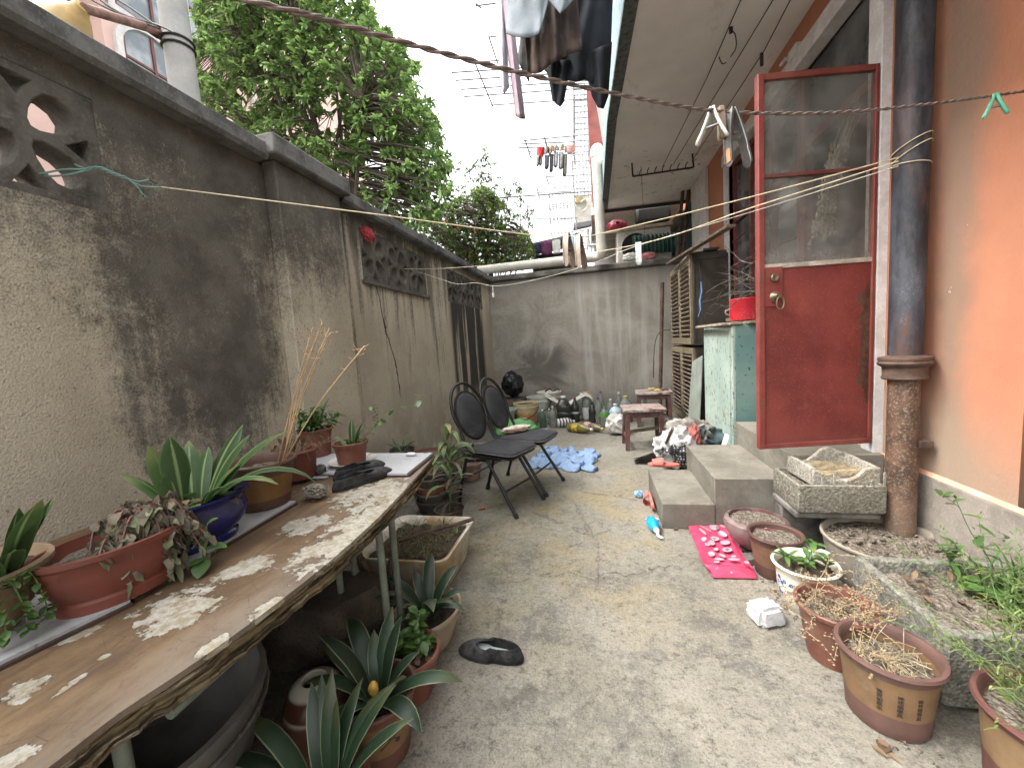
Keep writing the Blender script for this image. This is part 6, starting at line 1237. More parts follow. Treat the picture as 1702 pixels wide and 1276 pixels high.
for lb,pts in (('knotted dark wire strung under the balcony, nearest the yard',[(1236,-10),(1213,42),(1175,130),(1101,278)]),('plain dark wire in the middle under the balcony',[(1290,-8),(1240,75),(1119,274)]),('dark wire with a small peg on it nearest the house wall',[(1318,-8),(1270,85),(1221,160),(1150,268)])):
    t=wthing('wire',lb,'wire',zc(*pts[0]),WL); mb=MB(); P=[zc(*q) for q in pts]; mb.tube(P,.004,5); mb.build('line',M['iron'],t)
    if 'knotted' in lb:
        k1=zc(1215,50); mb=MB(); mb.tube(spline([k1,k1+V((.02,-.02,-.05)),k1+V((.03,0,-.12)),k1+V((.0,.02,-.16))],4),.004,5); k2=zc(1195,95); mb.tube(spline([k2,k2+V((.02,0,-.05)),k2+V((.05,0,-.05))],4),.004,5); mb.tube([k1+V((0,0,.015)),k1-V((0,0,.02))],.013,6); tag(mb.build('knot',M['iron'],t),kind='stuff')
    if 'peg' in lb: p=zc(1266,92); mb=MB(); mb.cb(p-V((0,0,.03)),(.02,.015,.09)); mb.build('peg',M['dark'],t)
t=wthing('wire','dark wire dropping straight from the ceiling bracket','wire',(.65,5.2,2.8)); mb=MB(); mb.tube([(.62,5.2,3.2),(.64,5.22,2.3)],.003,4); mb.build('line',M['iron'],t)
# ---------------------------------------------------------------- on top of the far wall
t=thing('air_conditioner','white air conditioner outdoor unit with a round grille standing on the far wall','air conditioner',(.86,7.32,2.40),R_(2)); acw=M['grey_white']
mb=MB(); mb.box(-.44,-.16,0,.42,.16,.56); mb.build('casing',acw,t,bev=.015)
mb=MB(); mb.lathe([(.225,0),(.235,.012),(.245,0)],40); mb.xf(lambda p:V((p.x-.14,-.161-p.z,p.y+.28))); mb.build('grille_ring',acw,t)
mb=MB(); mb.lathe([(0,.002),(.224,.002)],36); mb.xf(lambda p:V((p.x-.14,-.161-p.z,p.y+.28))); mb.build('fan_opening',M['dark'],t)
t=wthing('shelf_board','long pale shelf board above the air conditioner','shelf',(.8,7.3,3.0)); mb=MB(); a,b=YP(1003,388,7.15),YP(1118,371,7.15); mb.bar(a+V((0,.15,0)),b+V((0,.15,0)),.35,.05); mb.build('board',bpy.data.materials['pale_rough_wood'],t,bev=.004)
p=YP(1025,378,7.3); t=thing('bag','dark red bag with a white badge on the shelf board','bag',(p.x,7.3,p.z-.05)); mb=on_ground(crumple((.17,.12,.12),4,5,.2,4,.5)); mb.build('sack',plain('dark_red_bag',(.20,.014,.03),.5,.25),t); mb=MB(); mb.lathe([(0,.0),(.028,0)],16); mb.xf(lambda p:V((p.x+.01,-.122-p.z,p.y+.09))).build('badge',wcap,t)
p=YP(1085,362,7.3); t=thing('suitcase','black suitcase lying on the shelf board under the balcony','suitcase',(p.x,7.32,p.z-.08)); mb=MB(); mb.box(-.28,-.1,0,.28,.1,.26); mb.build('case',M['iron'],t,bev=.05)
t=wthing('corrugated_sheet','dark green corrugated sheet standing in front of the air conditioner','sheet',YP(1090,408,7.05)); mb=MB(); a,b=YP(1052,424,7.0),YP(1126,418,7.0); h=YP(1052,392,7.0).z-a.z; mb.grid(lambda u,v:a.lerp(b,u)+V((0,.02*sin(u*70),h*v)),90,1); mb.build('sheet',plain('dark_green_sheet',(.02,.075,.055),.5,.3,8,dust=.3,dcol=(.12,.14,.12)),t,solid=.004)
t=thing('cloth','crumpled pink cloth on the far wall coping','cloth',YP(1077,421,6.95)); t.location.z=2.402; on_ground(crumple((.13,.06,.06),6,8,.4,4)).build('cloth',plain('pink_cloth',(.5,.21,.22),.9,.3,20),t)
t=thing('bag','knotted white plastic bag on the far wall coping','bag',(YP(1048,424,6.92).x,6.92,2.402)); on_ground(crumple((.12,.05,.07),12,8,.5,4)).build('sack',bpy.data.materials['white_bag'],t)
for lb,x0,x1,x in (('rusty pole standing upright nearest the green shutter',1142,1147,1.22),('second rusty pole leaning left of its twin',1133,1137,1.17)):
    t=wthing('pole',lb,'pole',(x,6.6,2.1),'rusty poles behind the cupboards'); mb=MB(); mb.tube([YP(x0-7,425,6.6),YP(x1,292,6.6)],.026,8); mb.build('pole',M['rust'],t)
t=wthing('shutter','dark green louvred shutters on the house wall beyond the cupboards','shutter',(1.45,7.2,2.4)); gp=plain('dark_green_paint',(.02,.06,.05),.5,.3)
for a,b in ((6.52,7.2),(7.24,7.95)):
    mb=MB(); mb.box(1.43,a,1.2,1.488,a+.07,3.1); mb.box(1.43,b-.07,1.2,1.488,b,3.1); mb.box(1.431,a+.07,3.0,1.487,b-.07,3.1); mb.box(1.431,a+.07,1.2,1.487,b-.07,1.3); f=mb.build('leaf_frame',gp,t); mb=MB()
    for z_ in range(28): mb.bar((1.46,a+.07,1.33+z_*.06),(1.46,b-.07,1.33+z_*.06),.055,.01,V((.7,0,1)))
    mb.build('slats',gp,f)
# white drain pipe along the far wall and its riser
pv=plain('weathered_white_pvc',(.56,.545,.49),.45,.1,5,60,.1,.001,dust=.4,dcol=(.36,.32,.24))
t=wthing('drain_pipe','thick weathered white plastic drain pipe lying along the far wall and rising beside the balcony','pipe',(-.5,6.95,2.5))
a,b=YP(795,450,6.9),YP(985,428,6.9); c1_=YP(1000,416,6.6); up=YP(991,262,6.5); pr=.078
mb=MB(); mb.tube([a,b],pr,20); mb.build('run',pv,t); mb=MB(); mb.tube(spline([b,b+V((.08,-.05,.0)),c1_+V((0.0,.03,-.06)),c1_+V((.0,0,.08))],6),pr*1.08,20); mb.build('elbow',pv,t)
mb=MB(); mb.tube([c1_+V((.0,0,.07)),up],[pr,pr],20); mb.build('riser',pv,t); mb=MB(); mb.tube(spline([up,up+V((.0,.01,.1)),up+V((.03,.14,.17)),up+V((.04,.4,.17))],6),pr*1.06,20); mb.build('elbow',pv,t)
for q in (.2,.55,.85): p=a.lerp(b,q); mb=MB(); mb.tube([p-(b-a).normalized()*.012,p+(b-a).normalized()*.012],pr*1.07,20); mb.build('joint_ring',pv,t)
t=wthing('pipe','thin white bent pipe left of the drain riser','pipe',YP(975,400,7.5)); mb=MB(); mb.tube(spline([YP(976,380,7.5),YP(978,404,7.5),YP(981,408,7.5),YP(1000,406,7.5)],5),.03,8); mb.build('pipe',pv,t)
# the neighbour's balcony beyond
t=wthing('balcony','neighbouring white balcony with a red painted end wall beyond the drain riser','balcony',(.8,8.2,3.3)); mb=MB(); mb.box(.02,7.3,3.33,1.5,9.4,3.45); mb.build('slab',M['ceil'],t,smooth=False)
mb=MB(); q=[YP(974,140,7.6),YP(987,150,7.6),YP(1004,250,7.6),YP(1004,310,7.6),YP(993,408,7.6),YP(984,320,7.6)]; mb.prism(q,1,(0,.5,0)); mb.build('red_end_wall',M['red_paint'],t,smooth=False)
mb=MB(); mb.box(.05,9.3,2.4,1.5,9.4,3.33); mb.build('back_wall',M['white_trim'],t)
# ================================================================ LINES, PEGS, WASHING
def twisted(mb,path,R,r,n,turns):
    P=spline(path,24); L=[0]
    for a,b in zip(P,P[1:]): L.append(L[-1]+(b-a).length)
    for s in range(n):
        q=[]
        for i,p in enumerate(P):
            d=(P[min(i+1,len(P)-1)]-P[max(i-1,0)]).normalized(); a,b=frame(d); th=2*PI*(turns*L[i]+s/n); q.append(p+(a*cos(th)+b*sin(th))*R)
        mb.tube(q,r,6)
cord=plain('faded_brown_cord',(.165,.12,.105),.8,.3,60,200,.4,.001)
t=wthing('washing_line','thick twisted brown cord hung right across the near yard','washing line',DP(1000,150,.95))
path=[XP(-1200,-700,-1.78),DP(330,-18,.56),DP(510,25,.62),DP(690,76,.70),DP(860,120,.79),DP(1020,155,.89),DP(1180,183,1.01),DP(1320,189,1.10),DP(1450,183,1.18),DP(1600,166,1.28),DP(1740,146,1.38),XP(1838,127,1.775)]
_s=path[1]-path[2]; path[0]=path[1]+_s*((-1.76-path[1].x)/_s.x)*.999; mb=MB(); twisted(mb,path,.0026,.0027,2,13); mb.build('cord',cord,t)
PEG='clothes pegs on the lines'
def peg(label,loc,L,w,spread,mat,rz,tilt=0,curved=True,inner=None,t_=.003,slot=True,kind='peg'):
    t=thing('clothes_peg',label,'clothes peg',loc,rz,PEG); t.rotation_euler=(0,tilt,rz)
    for s in (-1,1):
        pts=[];ws=[]; n=14
        for i in range(n):
            u=i/(n-1); z=.012-L*u; off=s*(.003+ (spread*(u**1.3) + (.007*sin(u*PI*1.15) if curved else 0)))
            pts.append((0,off,z)); ws.append(w*(1.0 if u<.65 else (.82 if u<.72 else 1.02))*(1 if u<.9 else max(.35,(1-((u-.9)/.1)**2*.65))))
        mb=MB(); ribbon(mb,pts,(1,0,0),ws,t_); lg=mb.build('leg',mat,t,bev=t_*.35)
        if curved:
            mb=MB()
            for sd in (-1,1): ribbon(mb,[(sd*w*.86,p[1]-s*.0+s*.0022,p[2]) for p in pts[:-1]],(1,0,0),[w*.16]*(n-1),t_*1.6)
            mb.build('flange',mat,lg)
            if inner: mb=MB(); ribbon(mb,[(0,p[1]+s*.0022,p[2]) for p in pts[-5:-1]],(1,0,0),[w*.5]*4,.002); mb.build('grip_pad',inner,lg)
    mb=MB(); mb.tube([(0,-.006-spread*.25,-L*.42),(0,.006+spread*.25,-L*.42)],w*.45,10); mb.tube([(w*1.25*cos(a)*.8,(.006+spread*.3)*sin(a),-L*.36) for a in [i*PI/8 for i in range(16)]],.0012,5,True); mb.build('spring',steel,t)
    return t
steel=plain('dull_steel',(.24,.235,.225),.38,.18,20,90,.2,.001,metal=.85); rsteel=plain('rust_tinged_steel',(.2,.155,.12),.4,.35,14,90,.2,.001,metal=.7); copper=plain('orange_rust_pad',(.42,.19,.09),.7,.3,40)
wpl=plain('old_white_peg_plastic',(.46,.45,.41),.4,.12,20,dust=.2); olive=plain('olive_brass_pad',(.33,.26,.09),.45,.25,30); woodp=plain('grey_peg_wood',(.24,.18,.125),.85,.25,20,90,.4,.001); greenp=plain('jade_peg_plastic',(.09,.30,.19),.4,.15,20)
peg('white plastic peg with an olive pad, leftmost on the thick cord',DP(1184,186,1.02),.088,.0085,.034,wpl,R_(62),R_(8),False,olive,.008)
peg('old wooden peg between the white peg and the big steel peg',DP(1198,186,1.03),.082,.0072,.006,woodp,R_(12),R_(-3),False,None,.011)
peg('big curved steel peg with a rusty orange grip hanging from the thick cord',DP(1216,190,1.03),.155,.0125,.030,steel,R_(-62),R_(-9),True,copper)
peg('jade green plastic peg alone on the thick cord in front of the orange wall',DP(1654,162,1.31),.075,.0065,.026,greenp,R_(75),R_(6),False,None,.009)
strm=plain('yellow_string',(.56,.48,.32),.8,.2,60)
def line_thing(label,pts,r=.0026,mat=None,cat='line'):
    t=wthing('washing_line',label,cat,pts[len(pts)//2]); mb=MB(); mb.tube(spline(pts,6),r,6); mb.build('string',mat or strm,t); return t
pl=V((PX-.065,PY-.02,0))
def pipe_pt(px,py): p=ray(px,py); s=(PY-.03)/p.y; q=CAM+p*s; return V((min(q.x,PX-.05),q.y,q.z))
A0=XP(268,311,-1.62); E1=pipe_pt(1493,262); ca=YP(942,392,1.9)
line_thing('yellow string from the green wire to the pipe, dipping under two steel pegs',[A0,A0.lerp(ca,.5)+V((0,0,-.006)),YP(870,389,1.87),ca,YP(962,394,1.9),YP(1010,386,1.95),YP(1250,327,2.05),E1])
E2=pipe_pt(1493,268)
line_thing('taut yellow string from the pierced block to the pipe behind the steel pegs',[XP(672,447,-1.82),YP(740,446,4.05),YP(860,436,3.5),YP(1062,406,2.75),YP(1250,345,2.35),E2])
t=line_thing('slack pale string sagging across the far wall to the white peg',[XP(695,452,-1.80),YP(730,463,3.9),YP(760,472,3.7),YP(790,470,3.6),YP(820,475,3.5),YP(860,471,3.4),YP(930,455,3.2),YP(1000,432,2.95),YP(1058,409,2.76),YP(1250,352,2.36),pipe_pt(1493,276)],.002,plain('pale_string',(.55,.5,.4),.8))
mb=MB(); p=YP(819,475,3.5); mb.tube([p,p-V((0,0,.06))],.004,5); mb.tube([p-V((0,0,.06)),p-V((0,0,.1))],.011,8); mb.build('hook_tip',wcap,t)
for k_,z in enumerate((.0,.035,.11)):
    pass
t=wthing('wire_wraps','turns of thin wire knotted around the waste pipe','wire',(PX,PY,2.0)); mb=MB(); z0=pipe_pt(1497,240).z
for dz,tl in ((.0,.03),(-.035,.035),(-.085,-.01)): mb.tube([(PX+.0665*cos(a),PY+.0665*sin(a),z0+dz+tl*cos(a+.6)) for a in [i*PI/14 for i in range(28)]],.0022,5,True)
mb.build('wraps',strm,t)
peg('rust tinged steel peg hanging left of its twin on the yellow string',ca,.155,.0135,.034,rsteel,R_(-25),R_(-4),True,None)
peg('rust tinged steel peg hanging right of its twin on the yellow string',YP(961,394,1.9),.155,.0135,.034,rsteel,R_(-22),R_(-5),True,None)
peg('flat pale blue plastic peg between the two rust tinged steel pegs',YP(951,393,1.95),.085,.010,.008,plain('pale_blue_peg',(.2,.36,.52),.45,.15),R_(-10),0,False,None,.006)
peg('lone white steel peg on the slack string in front of the air conditioner',YP(1061,406,2.75),.14,.017,.02,plain('worn_white_steel',(.5,.49,.46),.4,.3,20,metal=.3),R_(-10),0,True,None)
gw=plain('green_coated_wire',(.17,.29,.25),.45,.2,20)
t=wthing('wire','twisted green coated wire tied through the pierced block on the near wall','wire',XP(150,285,-1.75)); mb=MB()
mb.tube(spline([XP(36,288,-1.95),XP(60,290,-1.82),XP(105,282,-1.74),XP(145,282,-1.7)],6),.003,6); mb.tube(spline([XP(46,292,-1.92),XP(75,293,-1.8),XP(110,291,-1.74),XP(145,283,-1.7)],6),.003,6); mb.tube(spline([XP(118,268,-1.9),XP(130,276,-1.76),XP(150,282,-1.7)],6),.003,6)
twisted(mb,[XP(143,282,-1.7),XP(165,279,-1.68),XP(190,289,-1.66),XP(210,296,-1.65)],.0035,.0028,3,18)
mb.tube(spline([XP(210,296,-1.65),XP(225,307,-1.64),XP(236,321,-1.64),XP(243,328,-1.64)],5),.0028,6); mb.tube(spline([XP(210,296,-1.65),XP(230,302,-1.64),XP(250,299,-1.63),XP(262,308,-1.62)],5),.0026,6); mb.tube(spline([XP(212,297,-1.65),XP(235,309,-1.64),XP(258,311,-1.62),XP(268,311,-1.62)],5),.0026,6)
mb.build('wire',gw,t)
mb=MB(); mb.tube([XP(248,298,-1.63),XP(262,307,-1.62)],.003,5); mb.tube(spline([XP(228,315,-1.64),XP(238,316,-1.64),XP(238,327,-1.64)],4),.002,5); mb.build('rusty_tip',M['iron'],t)
t=thing('rag','small red rag stuffed into the first block of the middle screen','rag',XP(612,389,-1.79)); crumple((.02,.08,.05),7,7,.9,4).build('cloth',plain('red_rag',(.42,.05,.06),.8,.3,20),t)
def drape(name,label,cat,top,bot,y,mat,wave=.03,freq=26,group=None,nu=30,nv=14,part='cloth',par=None,seed=1,dy=0):
    def pl_(pts,u):
        x=u*(len(pts)-1); i=min(int(x),len(pts)-2); f=x-i; return (pts[i][0]+(pts[i+1][0]-pts[i][0])*f,pts[i][1]+(pts[i+1][1]-pts[i][1])*f)
    mb=MB()
    def fn(u,v):
        a=pl_(top,u); b=pl_(bot,u); px,py=a[0]+(b[0]-a[0])*v,a[1]+(b[1]-a[1])*v; ph=4*(u-.5)**2
        return YP(px,py,y+dy*u+wave*(sin(u*freq+seed+v*1.5)*.5+nz((u*4,v*2,seed),1,seed)*.9)+.06*ph)
    mb.grid(fn,nu,nv)
    t=par or wthing(name,label,cat,YP(*top[0],y),group); mb.build(part,mat,t,solid=.006,ang=80); return t
LG='washing hung above the balcony edge'
gj=Mt('grey_jersey'); n=gj.noise(60,3); s=gj.noise(8,5); gjm=gj.out(gj.mix(s.ss(.3,.7),(.16,.185,.20),(.24,.265,.28)),.95,n,.3,.002)
bf=Mt('brown_faded_cotton'); s=bf.noise(1,5,.6,st=(14,3,1.2)); n=bf.noise(9,5); bfm=bf.out(bf.mix((s+n-.5).ss(.35,.7),(.035,.025,.022),(.10,.07,.058)),.95,s,.3,.004)
nav=plain('navy_black_cotton',(.008,.0095,.014),.9,.4,9)
drape('trousers','black trousers with hanging legs, largest and darkest of the washing','trousers',[(950,-50),(1020,-50)],[(905,118),(918,127),(935,133),(958,136),(972,133),(985,138),(1014,112)],3.12,nav,.03,18,LG,part='body'); t=bpy.data.objects[[o.name for o in COL.objects if o.get('label','').startswith('black trousers')][0]]
drape('','','',[(908,100),(950,100)],[(918,166),(925,174),(931,178),(937,170)],3.10,nav,.03,9,part='leg',par=t,seed=3); drape('','','',[(970,90),(1017,70)],[(984,160),(994,179),(1003,181),(1011,160)],3.10,nav,.03,9,part='leg',par=t,seed=5)
drape('shirt','faded brown cotton shirt with a slanting hem between grey shorts and black trousers','shirt',[(864,-50),(955,-50)],[(877,122),(888,123),(899,121),(910,111),(921,103),(934,99),(943,91),(968,83)],2.98,bfm,.035,30,LG,seed=4)
t=drape('shorts','grey jersey shorts with wide leg openings hanging nearest the camera','shorts',[(848,-50),(925,-50)],[(841,55),(852,60),(868,63),(884,62),(895,57),(899,48),(908,15)],2.84,gjm,.03,9,LG,seed=2,part='leg')
drape('','','',[(905,-50),(975,-50)],[(911,0),(922,12),(931,23),(940,15),(956,-3)],2.86,gjm,.02,7,part='leg',par=t,seed=6)
mb=MB(); q=[YP(841+58*i/8,56+7*sin(PI*i/8)-(5*(i/8)**3),2.93) for i in range(9)]; q2=[YP(845+50*i/8,52+2*sin(PI*i/8)-(5*(i/8)**3),2.97) for i in range(9)]; mb.add(q+q2,[(i,i+1,10+i,9+i) for i in range(8)]); mb.build('hem_lining',plain('dark_jersey',(.09,.1,.11),.95),t,solid=.004)
mau=plain('mauve_cotton',(.36,.27,.31),.9,.15,14)
drape('scarf','long pale mauve cloth strip hanging in the washing','scarf',[(830,-30),(846,-30)],[(857,193),(865,198),(873,198)],3.25,mau,.03,6,LG,nu=8,nv=24)
drape('cloth','pale grey pointed cloth hanging beside the mauve strip','cloth',[(822,-30),(838,-30)],[(832,140),(838,157),(846,146)],3.3,plain('pale_grey_cotton',(.40,.41,.44),.9,.15,14),.03,5,LG,nu=8,nv=20)
drape('cloth','grey dangling garment with straps behind the brown shirt','cloth',[(868,40),(876,40)],[(860,100),(866,113),(880,138)],3.4,plain('dim_grey_cotton',(.10,.10,.095),.9,.3,14),.02,5,LG,nu=6,nv=12)
t=wthing('clothes_rack','steel pole rack above the frame carrying the near washing','clothes rack',(-.1,2.9,4.0)); mb=MB()
for y in (2.84,2.98,3.12,3.28): mb.tube([(.45,y,3.98),(-.9,y,3.98)],.009,6)
for x in (.3,-.85): mb.tube([(x,2.8,3.97),(x,3.32,3.97)],.009,6)
mb.build('poles',steel,t)
# far racks and their washing
grm=plain('grey_steel_rod',(.16,.165,.17),.5,.2)
def rack(label,bars,cross,z,r=.011):
    t=wthing('clothes_rack',label,'clothes rack',G(*bars[0][0],z)); mb=MB()
    for a,b in bars: mb.tube([G(*a,z),G(*b,z)],r,6)
    for a,b in cross: mb.tube([G(*a,z-.015),G(*b,z-.015)],r*1.2,6)
    mb.build('rods',grm,t); return t
rack('long steel clothes rack against the white sky behind the washing',[((750,121),(975,106)),((757,134),(978,119)),((766,149),(980,134)),((771,161),(983,146)),((816,175),(985,164))],[((790,106),(819,177)),((900,95),(928,172))],5.5)
rack('upper small clothes rack with a slanted end bar at the top of the sky',[((790,10),(840,4)),((812,62),(845,58)),((806,102),(850,100))],[((812,60),(828,108)),((790,6),(800,14))],6.4)
rack('clothes rack with a row of socks in the far distance',[((862,246),(955,243)),((860,240),(955,236)),((870,234),(956,226)),((878,252),(955,248)),((882,262),(956,255))],[((873,233),(882,262)),((905,229),(913,258))],5.0,.012)
rack('far empty clothes rack low above the pomegranate bush',[((908,294),(955,292)),((893,315),(955,309)),((888,321),(950,318)),((876,345),(950,337)),((876,351),(950,344))],[((908,294),(913,309)),((893,315),(897,330))],4.6,.011)
t=wthing('clothes_rack','single long steel bar reaching out from the far cages','bar',YP(900,325,9)); mb=MB(); mb.tube([YP(830,329,9),YP(985,318,9)],.016,6); mb.tube([YP(820,366,9.6),YP(960,362,9.6)],.012,6); mb.build('rods',grm,t)
sk=[(893,905,244,262,(.55,.03,.03),'red'),(903,912,243,258,(.30,.34,.36),'grey blue'),(912,919,241,257,(.52,.28,.16),'orange'),(920,926,240,254,(.3,.28,.28),'grey'),(927,938,239,252,(.44,.41,.3),'khaki'),(939,957,240,256,(.5,.3,.28),'pink checked'),(892,897,258,278,(.24,.26,.24),'grey green'),(897,902,258,277,(.32,.2,.2),'dull red'),(906,913,258,283,(.09,.1,.11),'dark grey'),(914,920,256,288,(.05,.055,.06),'black'),(921,928,252,280,(.36,.36,.37),'pale grey'),(929,937,253,283,(.30,.3,.3),'mid grey'),(936,943,256,294,(.13,.14,.11),'olive black')]
for x0,x1,y0,y1,c_,nm in sk: drape('sock',nm+' sock drying on the far clothes rack','sock',[(x0,y0),(x1,y0)],[(x0-1,y1-3),((x0+x1)/2-1,y1),(x1-1,y1-4)],8.2,plain('sock_'+nm.replace(' ','_'),c_,.9,.2,20),.03,5,'socks on the far rack',4,4)
# window cages and air conditioning on the far block
cg=plain('cage_steel',(.27,.27,.27),.5,.25)
def cage(label,x0,x1,y0,y1,nx,ny,y,dep,r=.012,xs=0):
    t=wthing('window_cage',label,'window cage',YP(x0,y1,y)); mb=MB()
    for i in range(nx+1): f=i/nx; mb.tube([YP(x0+(x1-x0)*f,y0,y),YP(x0+(x1-x0)*f+xs,y1,y)],r,5)
    for j in range(ny+1): f=j/ny; a,b=YP(x0+xs*f,y0+(y1-y0)*f,y),YP(x1+xs*f,y0+(y1-y0)*f-(x1-x0)*.07,y); mb.tube([a,b],r,5); mb.tube([a,a+V((0,dep,0))],r,5); mb.tube([b,b+V((0,dep,0))],r,5)
    mb.build('bars',cg,t); return t
cage('upper white barred window cage beside the red end wall',953,978,140,254,4,12,10,.7,.016); cage('middle barred window cage with pots and boxes inside',950,980,258,326,5,6,9.4,.6,.014,4); cage('low barred screen standing out from the far block',912,954,322,388,7,3,9.2,.3,.011,4)
cage('lower grey barred cage near the drain riser',962,990,384,424,4,4,8.6,.3,.012)
t=wthing('air_conditioner','far white air conditioner box with yellowed patches under the middle cage','air conditioner',YP(970,350,9.8)); mb=MB(); a=YP(957,372,9.8);b=YP(986,322,9.8); mb.box(a.x,9.8,a.z,b.x,10.2,b.z); mb.build('casing',M['grey_white'],t,bev=.02); mb=MB(); a=YP(957,338,9.78);b=YP(968,326,9.78); mb.box(a.x,9.76,a.z,b.x,9.799,b.z); mb.build('yellow_cover',plain('yellowed_plastic',(.42,.34,.16),.6),t); mb=MB(); mb.tube(spline([YP(966,352,9.75),YP(975,345,9.75),YP(974,332,9.75),YP(965,336,9.75)],5),.02,6); mb.build('hose',pv,t)
t=wthing('awning','dark sagging awning sheet below the far air conditioner','awning',YP(970,375,9.3)); mb=MB(); q=[YP(953,384,9.2),YP(988,376,9.2),YP(988,368,9.9),YP(953,374,9.9)]; mb.prism(q,2,(0,0,.05)); mb.build('sheet',plain('dark_awning',(.04,.04,.04),.8),t)
t=wthing('building','pale far end block of the row with barred windows beyond the cages','building',(1.0,12,0)); mb=MB(); mb.box(.18,10.5,0,3,26,13); mb.build('wall',plain('far_pale_wall',(.45,.44,.43),.8,.2,2),t)
for i in range(4):
    mb=MB(); mb.box(.1,11+i*3.2,3.2,.179,13+i*3.2,4.8); mb.build('window',M['dark'],t); mb=MB(); mb.box(.1,11+i*3.2,6.4,.179,13+i*3.2,8); mb.build('window',M['dark'],t)
t=wthing('shed','low grey roofed lean-to beyond the far wall','shed',(-.5,9.6,0)); mb=MB(); q=[YP(868,412,9.4),YP(962,391,9.4)]; mb.prism([q[0],q[1],q[1]+V((0,1,.0)),q[0]+V((0,1,0))],2,(0,0,.06)); mb.build('roof',plain('grey_roof',(.16,.165,.18),.7,.2),t); mb=MB(); mb.box(q[0].x+.1,10.2,0,q[1].x-.1,10.35,q[0].z-.02); mb.build('wall',M['dark'],t)
drape('shirt','small purple plaid shirt hanging under the lean-to roof','shirt',[(899,401),(918,400)],[(899,422),(908,424),(918,423)],9.3,plain('purple_plaid',(.14,.04,.1),.9,.6,60),.03,8,None,6,5); drape('cloth','tiny dark blue cloth hanging beside the plaid shirt','cloth',[(890,404),(898,402)],[(890,420),(898,421)],9.3,plain('dark_blue_cloth',(.03,.04,.09),.9),.03,8,None,4,4)
p=YP(925,412,9.2); t=thing('mug','white plastic tub under the lean-to roof','tub',(p.x,9.2,p.z-.12)); mb=MB(); mb.lathe([(0,0),(.08,0),(.095,.28),(.085,.28),(.07,.02),(0,.02)],20); mb.build('tub',wcap,t)
# ================================================================ BEYOND THE LEFT WALL
t=wthing('street_lamp','grey concrete lamp post with a yellowed lamp on a rusty arm','street lamp',(-3.72,3.35,0))
mb=MB(); mb.lathe([(.135,0),(.10,8.2)],24,c=(-3.72,3.35,0)); mb.build('post',plain('pale_post_concrete',(.31,.31,.295),.9,.12,5,60,.4,.004,dust=.3),t)
a=YP(264,52,3.25);b=YP(140,14,2.55); mb=MB(); mb.tube([a,a.lerp(b,.5),b],.034,10); mb.build('arm',plain('rusty_arm',(.24,.14,.11),.8,.35,12),t)
mb=MB()
for z in (0,.06): mb.tube([(-3.72+.125*cos(q),3.35+.125*sin(q),a.z-.05-z) for q in [i*PI/10 for i in range(20)]],.012,5,True)
mb.cb(a+V((-.02,-.02,0)),(.1,.1,.06)); mb.build('bracket',M['iron'],t)
top=YP(135,14,2.55); low=YP(108,46,2.55); ax=(low-top).normalized(); fa,fb=frame(ax); prof=[(0,-.02),(.045,-.02),(.06,.03),(.085,.06),(.215,.27),(.222,.29),(.2,.285),(0,.28)]
mb=MB(); mb.lathe(prof,36); mb.xf(lambda p:top+fa*p.x+fb*p.y+ax*p.z); mb.build('lamp_shade',plain('yellowed_lamp_shade',(.50,.33,.12),.5,.25,6,60,.1,.001,dust=.3,dcol=(.4,.36,.3)),t)
t=wthing('cable','black overhead cables running past the lamp arm','cable',YP(200,30,3.2)); mb=MB()
for q in ([(120,-25),(170,10),(265,48)],[(140,-20),(200,22),(262,42),(290,55)],[(60,-30),(90,12),(110,22)],[(175,-12),(215,12),(262,45)]): mb.tube(spline([YP(x,y,3.1) for x,y in q],5),.009,5)
mb.build('wires',M['iron'],t)
# pink apartment block
m=Mt('pink_render'); n=m.noise(.5,5,.6); f=m.noise(25,3); c=m.mix(n.ss(.3,.7),(.60,.42,.37),(.70,.51,.45)); c=m.mix(f.ss(.5,.7)*.12,c,(.4,.27,.24)); pk_=m.out(c,.85,f,.2,.01)
t=wthing('apartment_building','pink rendered apartment block with arched and red framed windows beyond the left wall','building',(-11,9,0))
mb=MB(); mb.box(-16,7.3,0,-10,17.5,14.5); mb.build('wall',pk_,t); mb=MB(); mb.box(-16,-4,0,-10.6,7.299,14.5); mb.build('wall',pk_,t)
ln=MB()
for z in (6.9,7.2,9.75,10.05,12.6): ln.box(-10.012,7.31,z,-9.9995,17.4,z+.025); ln.box(-10.612,-3.9,z,-10.5995,7.2,z+.025)
ln.build('groove_lines',plain('pink_groove',(.28,.19,.17),.9),t)
def arch_win(y0,y1,z0,z1,X=-10,arch=True):
    w=(y1-y0)/2; cy=(y0+y1)/2; o=[]; 
    def outl(e): 
        if not arch: return [(y0-e,z0-e),(y1+e,z0-e),(y1+e,z1+e),(y0-e,z1+e)]
        return [(y0-e,z0-e),(y1+e,z0-e)]+[(cy+(w+e)*cos(a),z1-w*.8+(w*.8+e)*sin(a)) for a in [i*PI/14 for i in range(15)]]
    me=cut([outl(.14),outl(0)],.12,Matrix.Translation((X+.03,0,0))@MYZ); f=link('window',me,M['white_trim'],t)
    me=cut([outl(0)],.03,Matrix.Translation((X+.004,0,0))@MYZ); link('pane',me,farglass,f)
    mb=MB()
    for y in (y0+.03,cy,y1-.03): mb.box(X+.021,y-.03,z0,X+.06,y+.03,z1-(w*.55 if arch and y!=cy else 0.02))
    for z in (z0+.03,(z0+z1)/2+.1): mb.box(X+.0215,y0,z-.025,X+.055,y1,z+.025)
    mb.build('frame',M['red_dark'],f)
fg=Mt('far_window_glass'); c=fg.mix(fg.noise(1.2,4).ss(.4,.6),(.16,.19,.21),(.34,.38,.40)); farglass=fg.out(c,.2)
p=XP(253,118,-10); arch_win(p.y-.62,p.y+.72,p.z-1.0,p.z+.75)
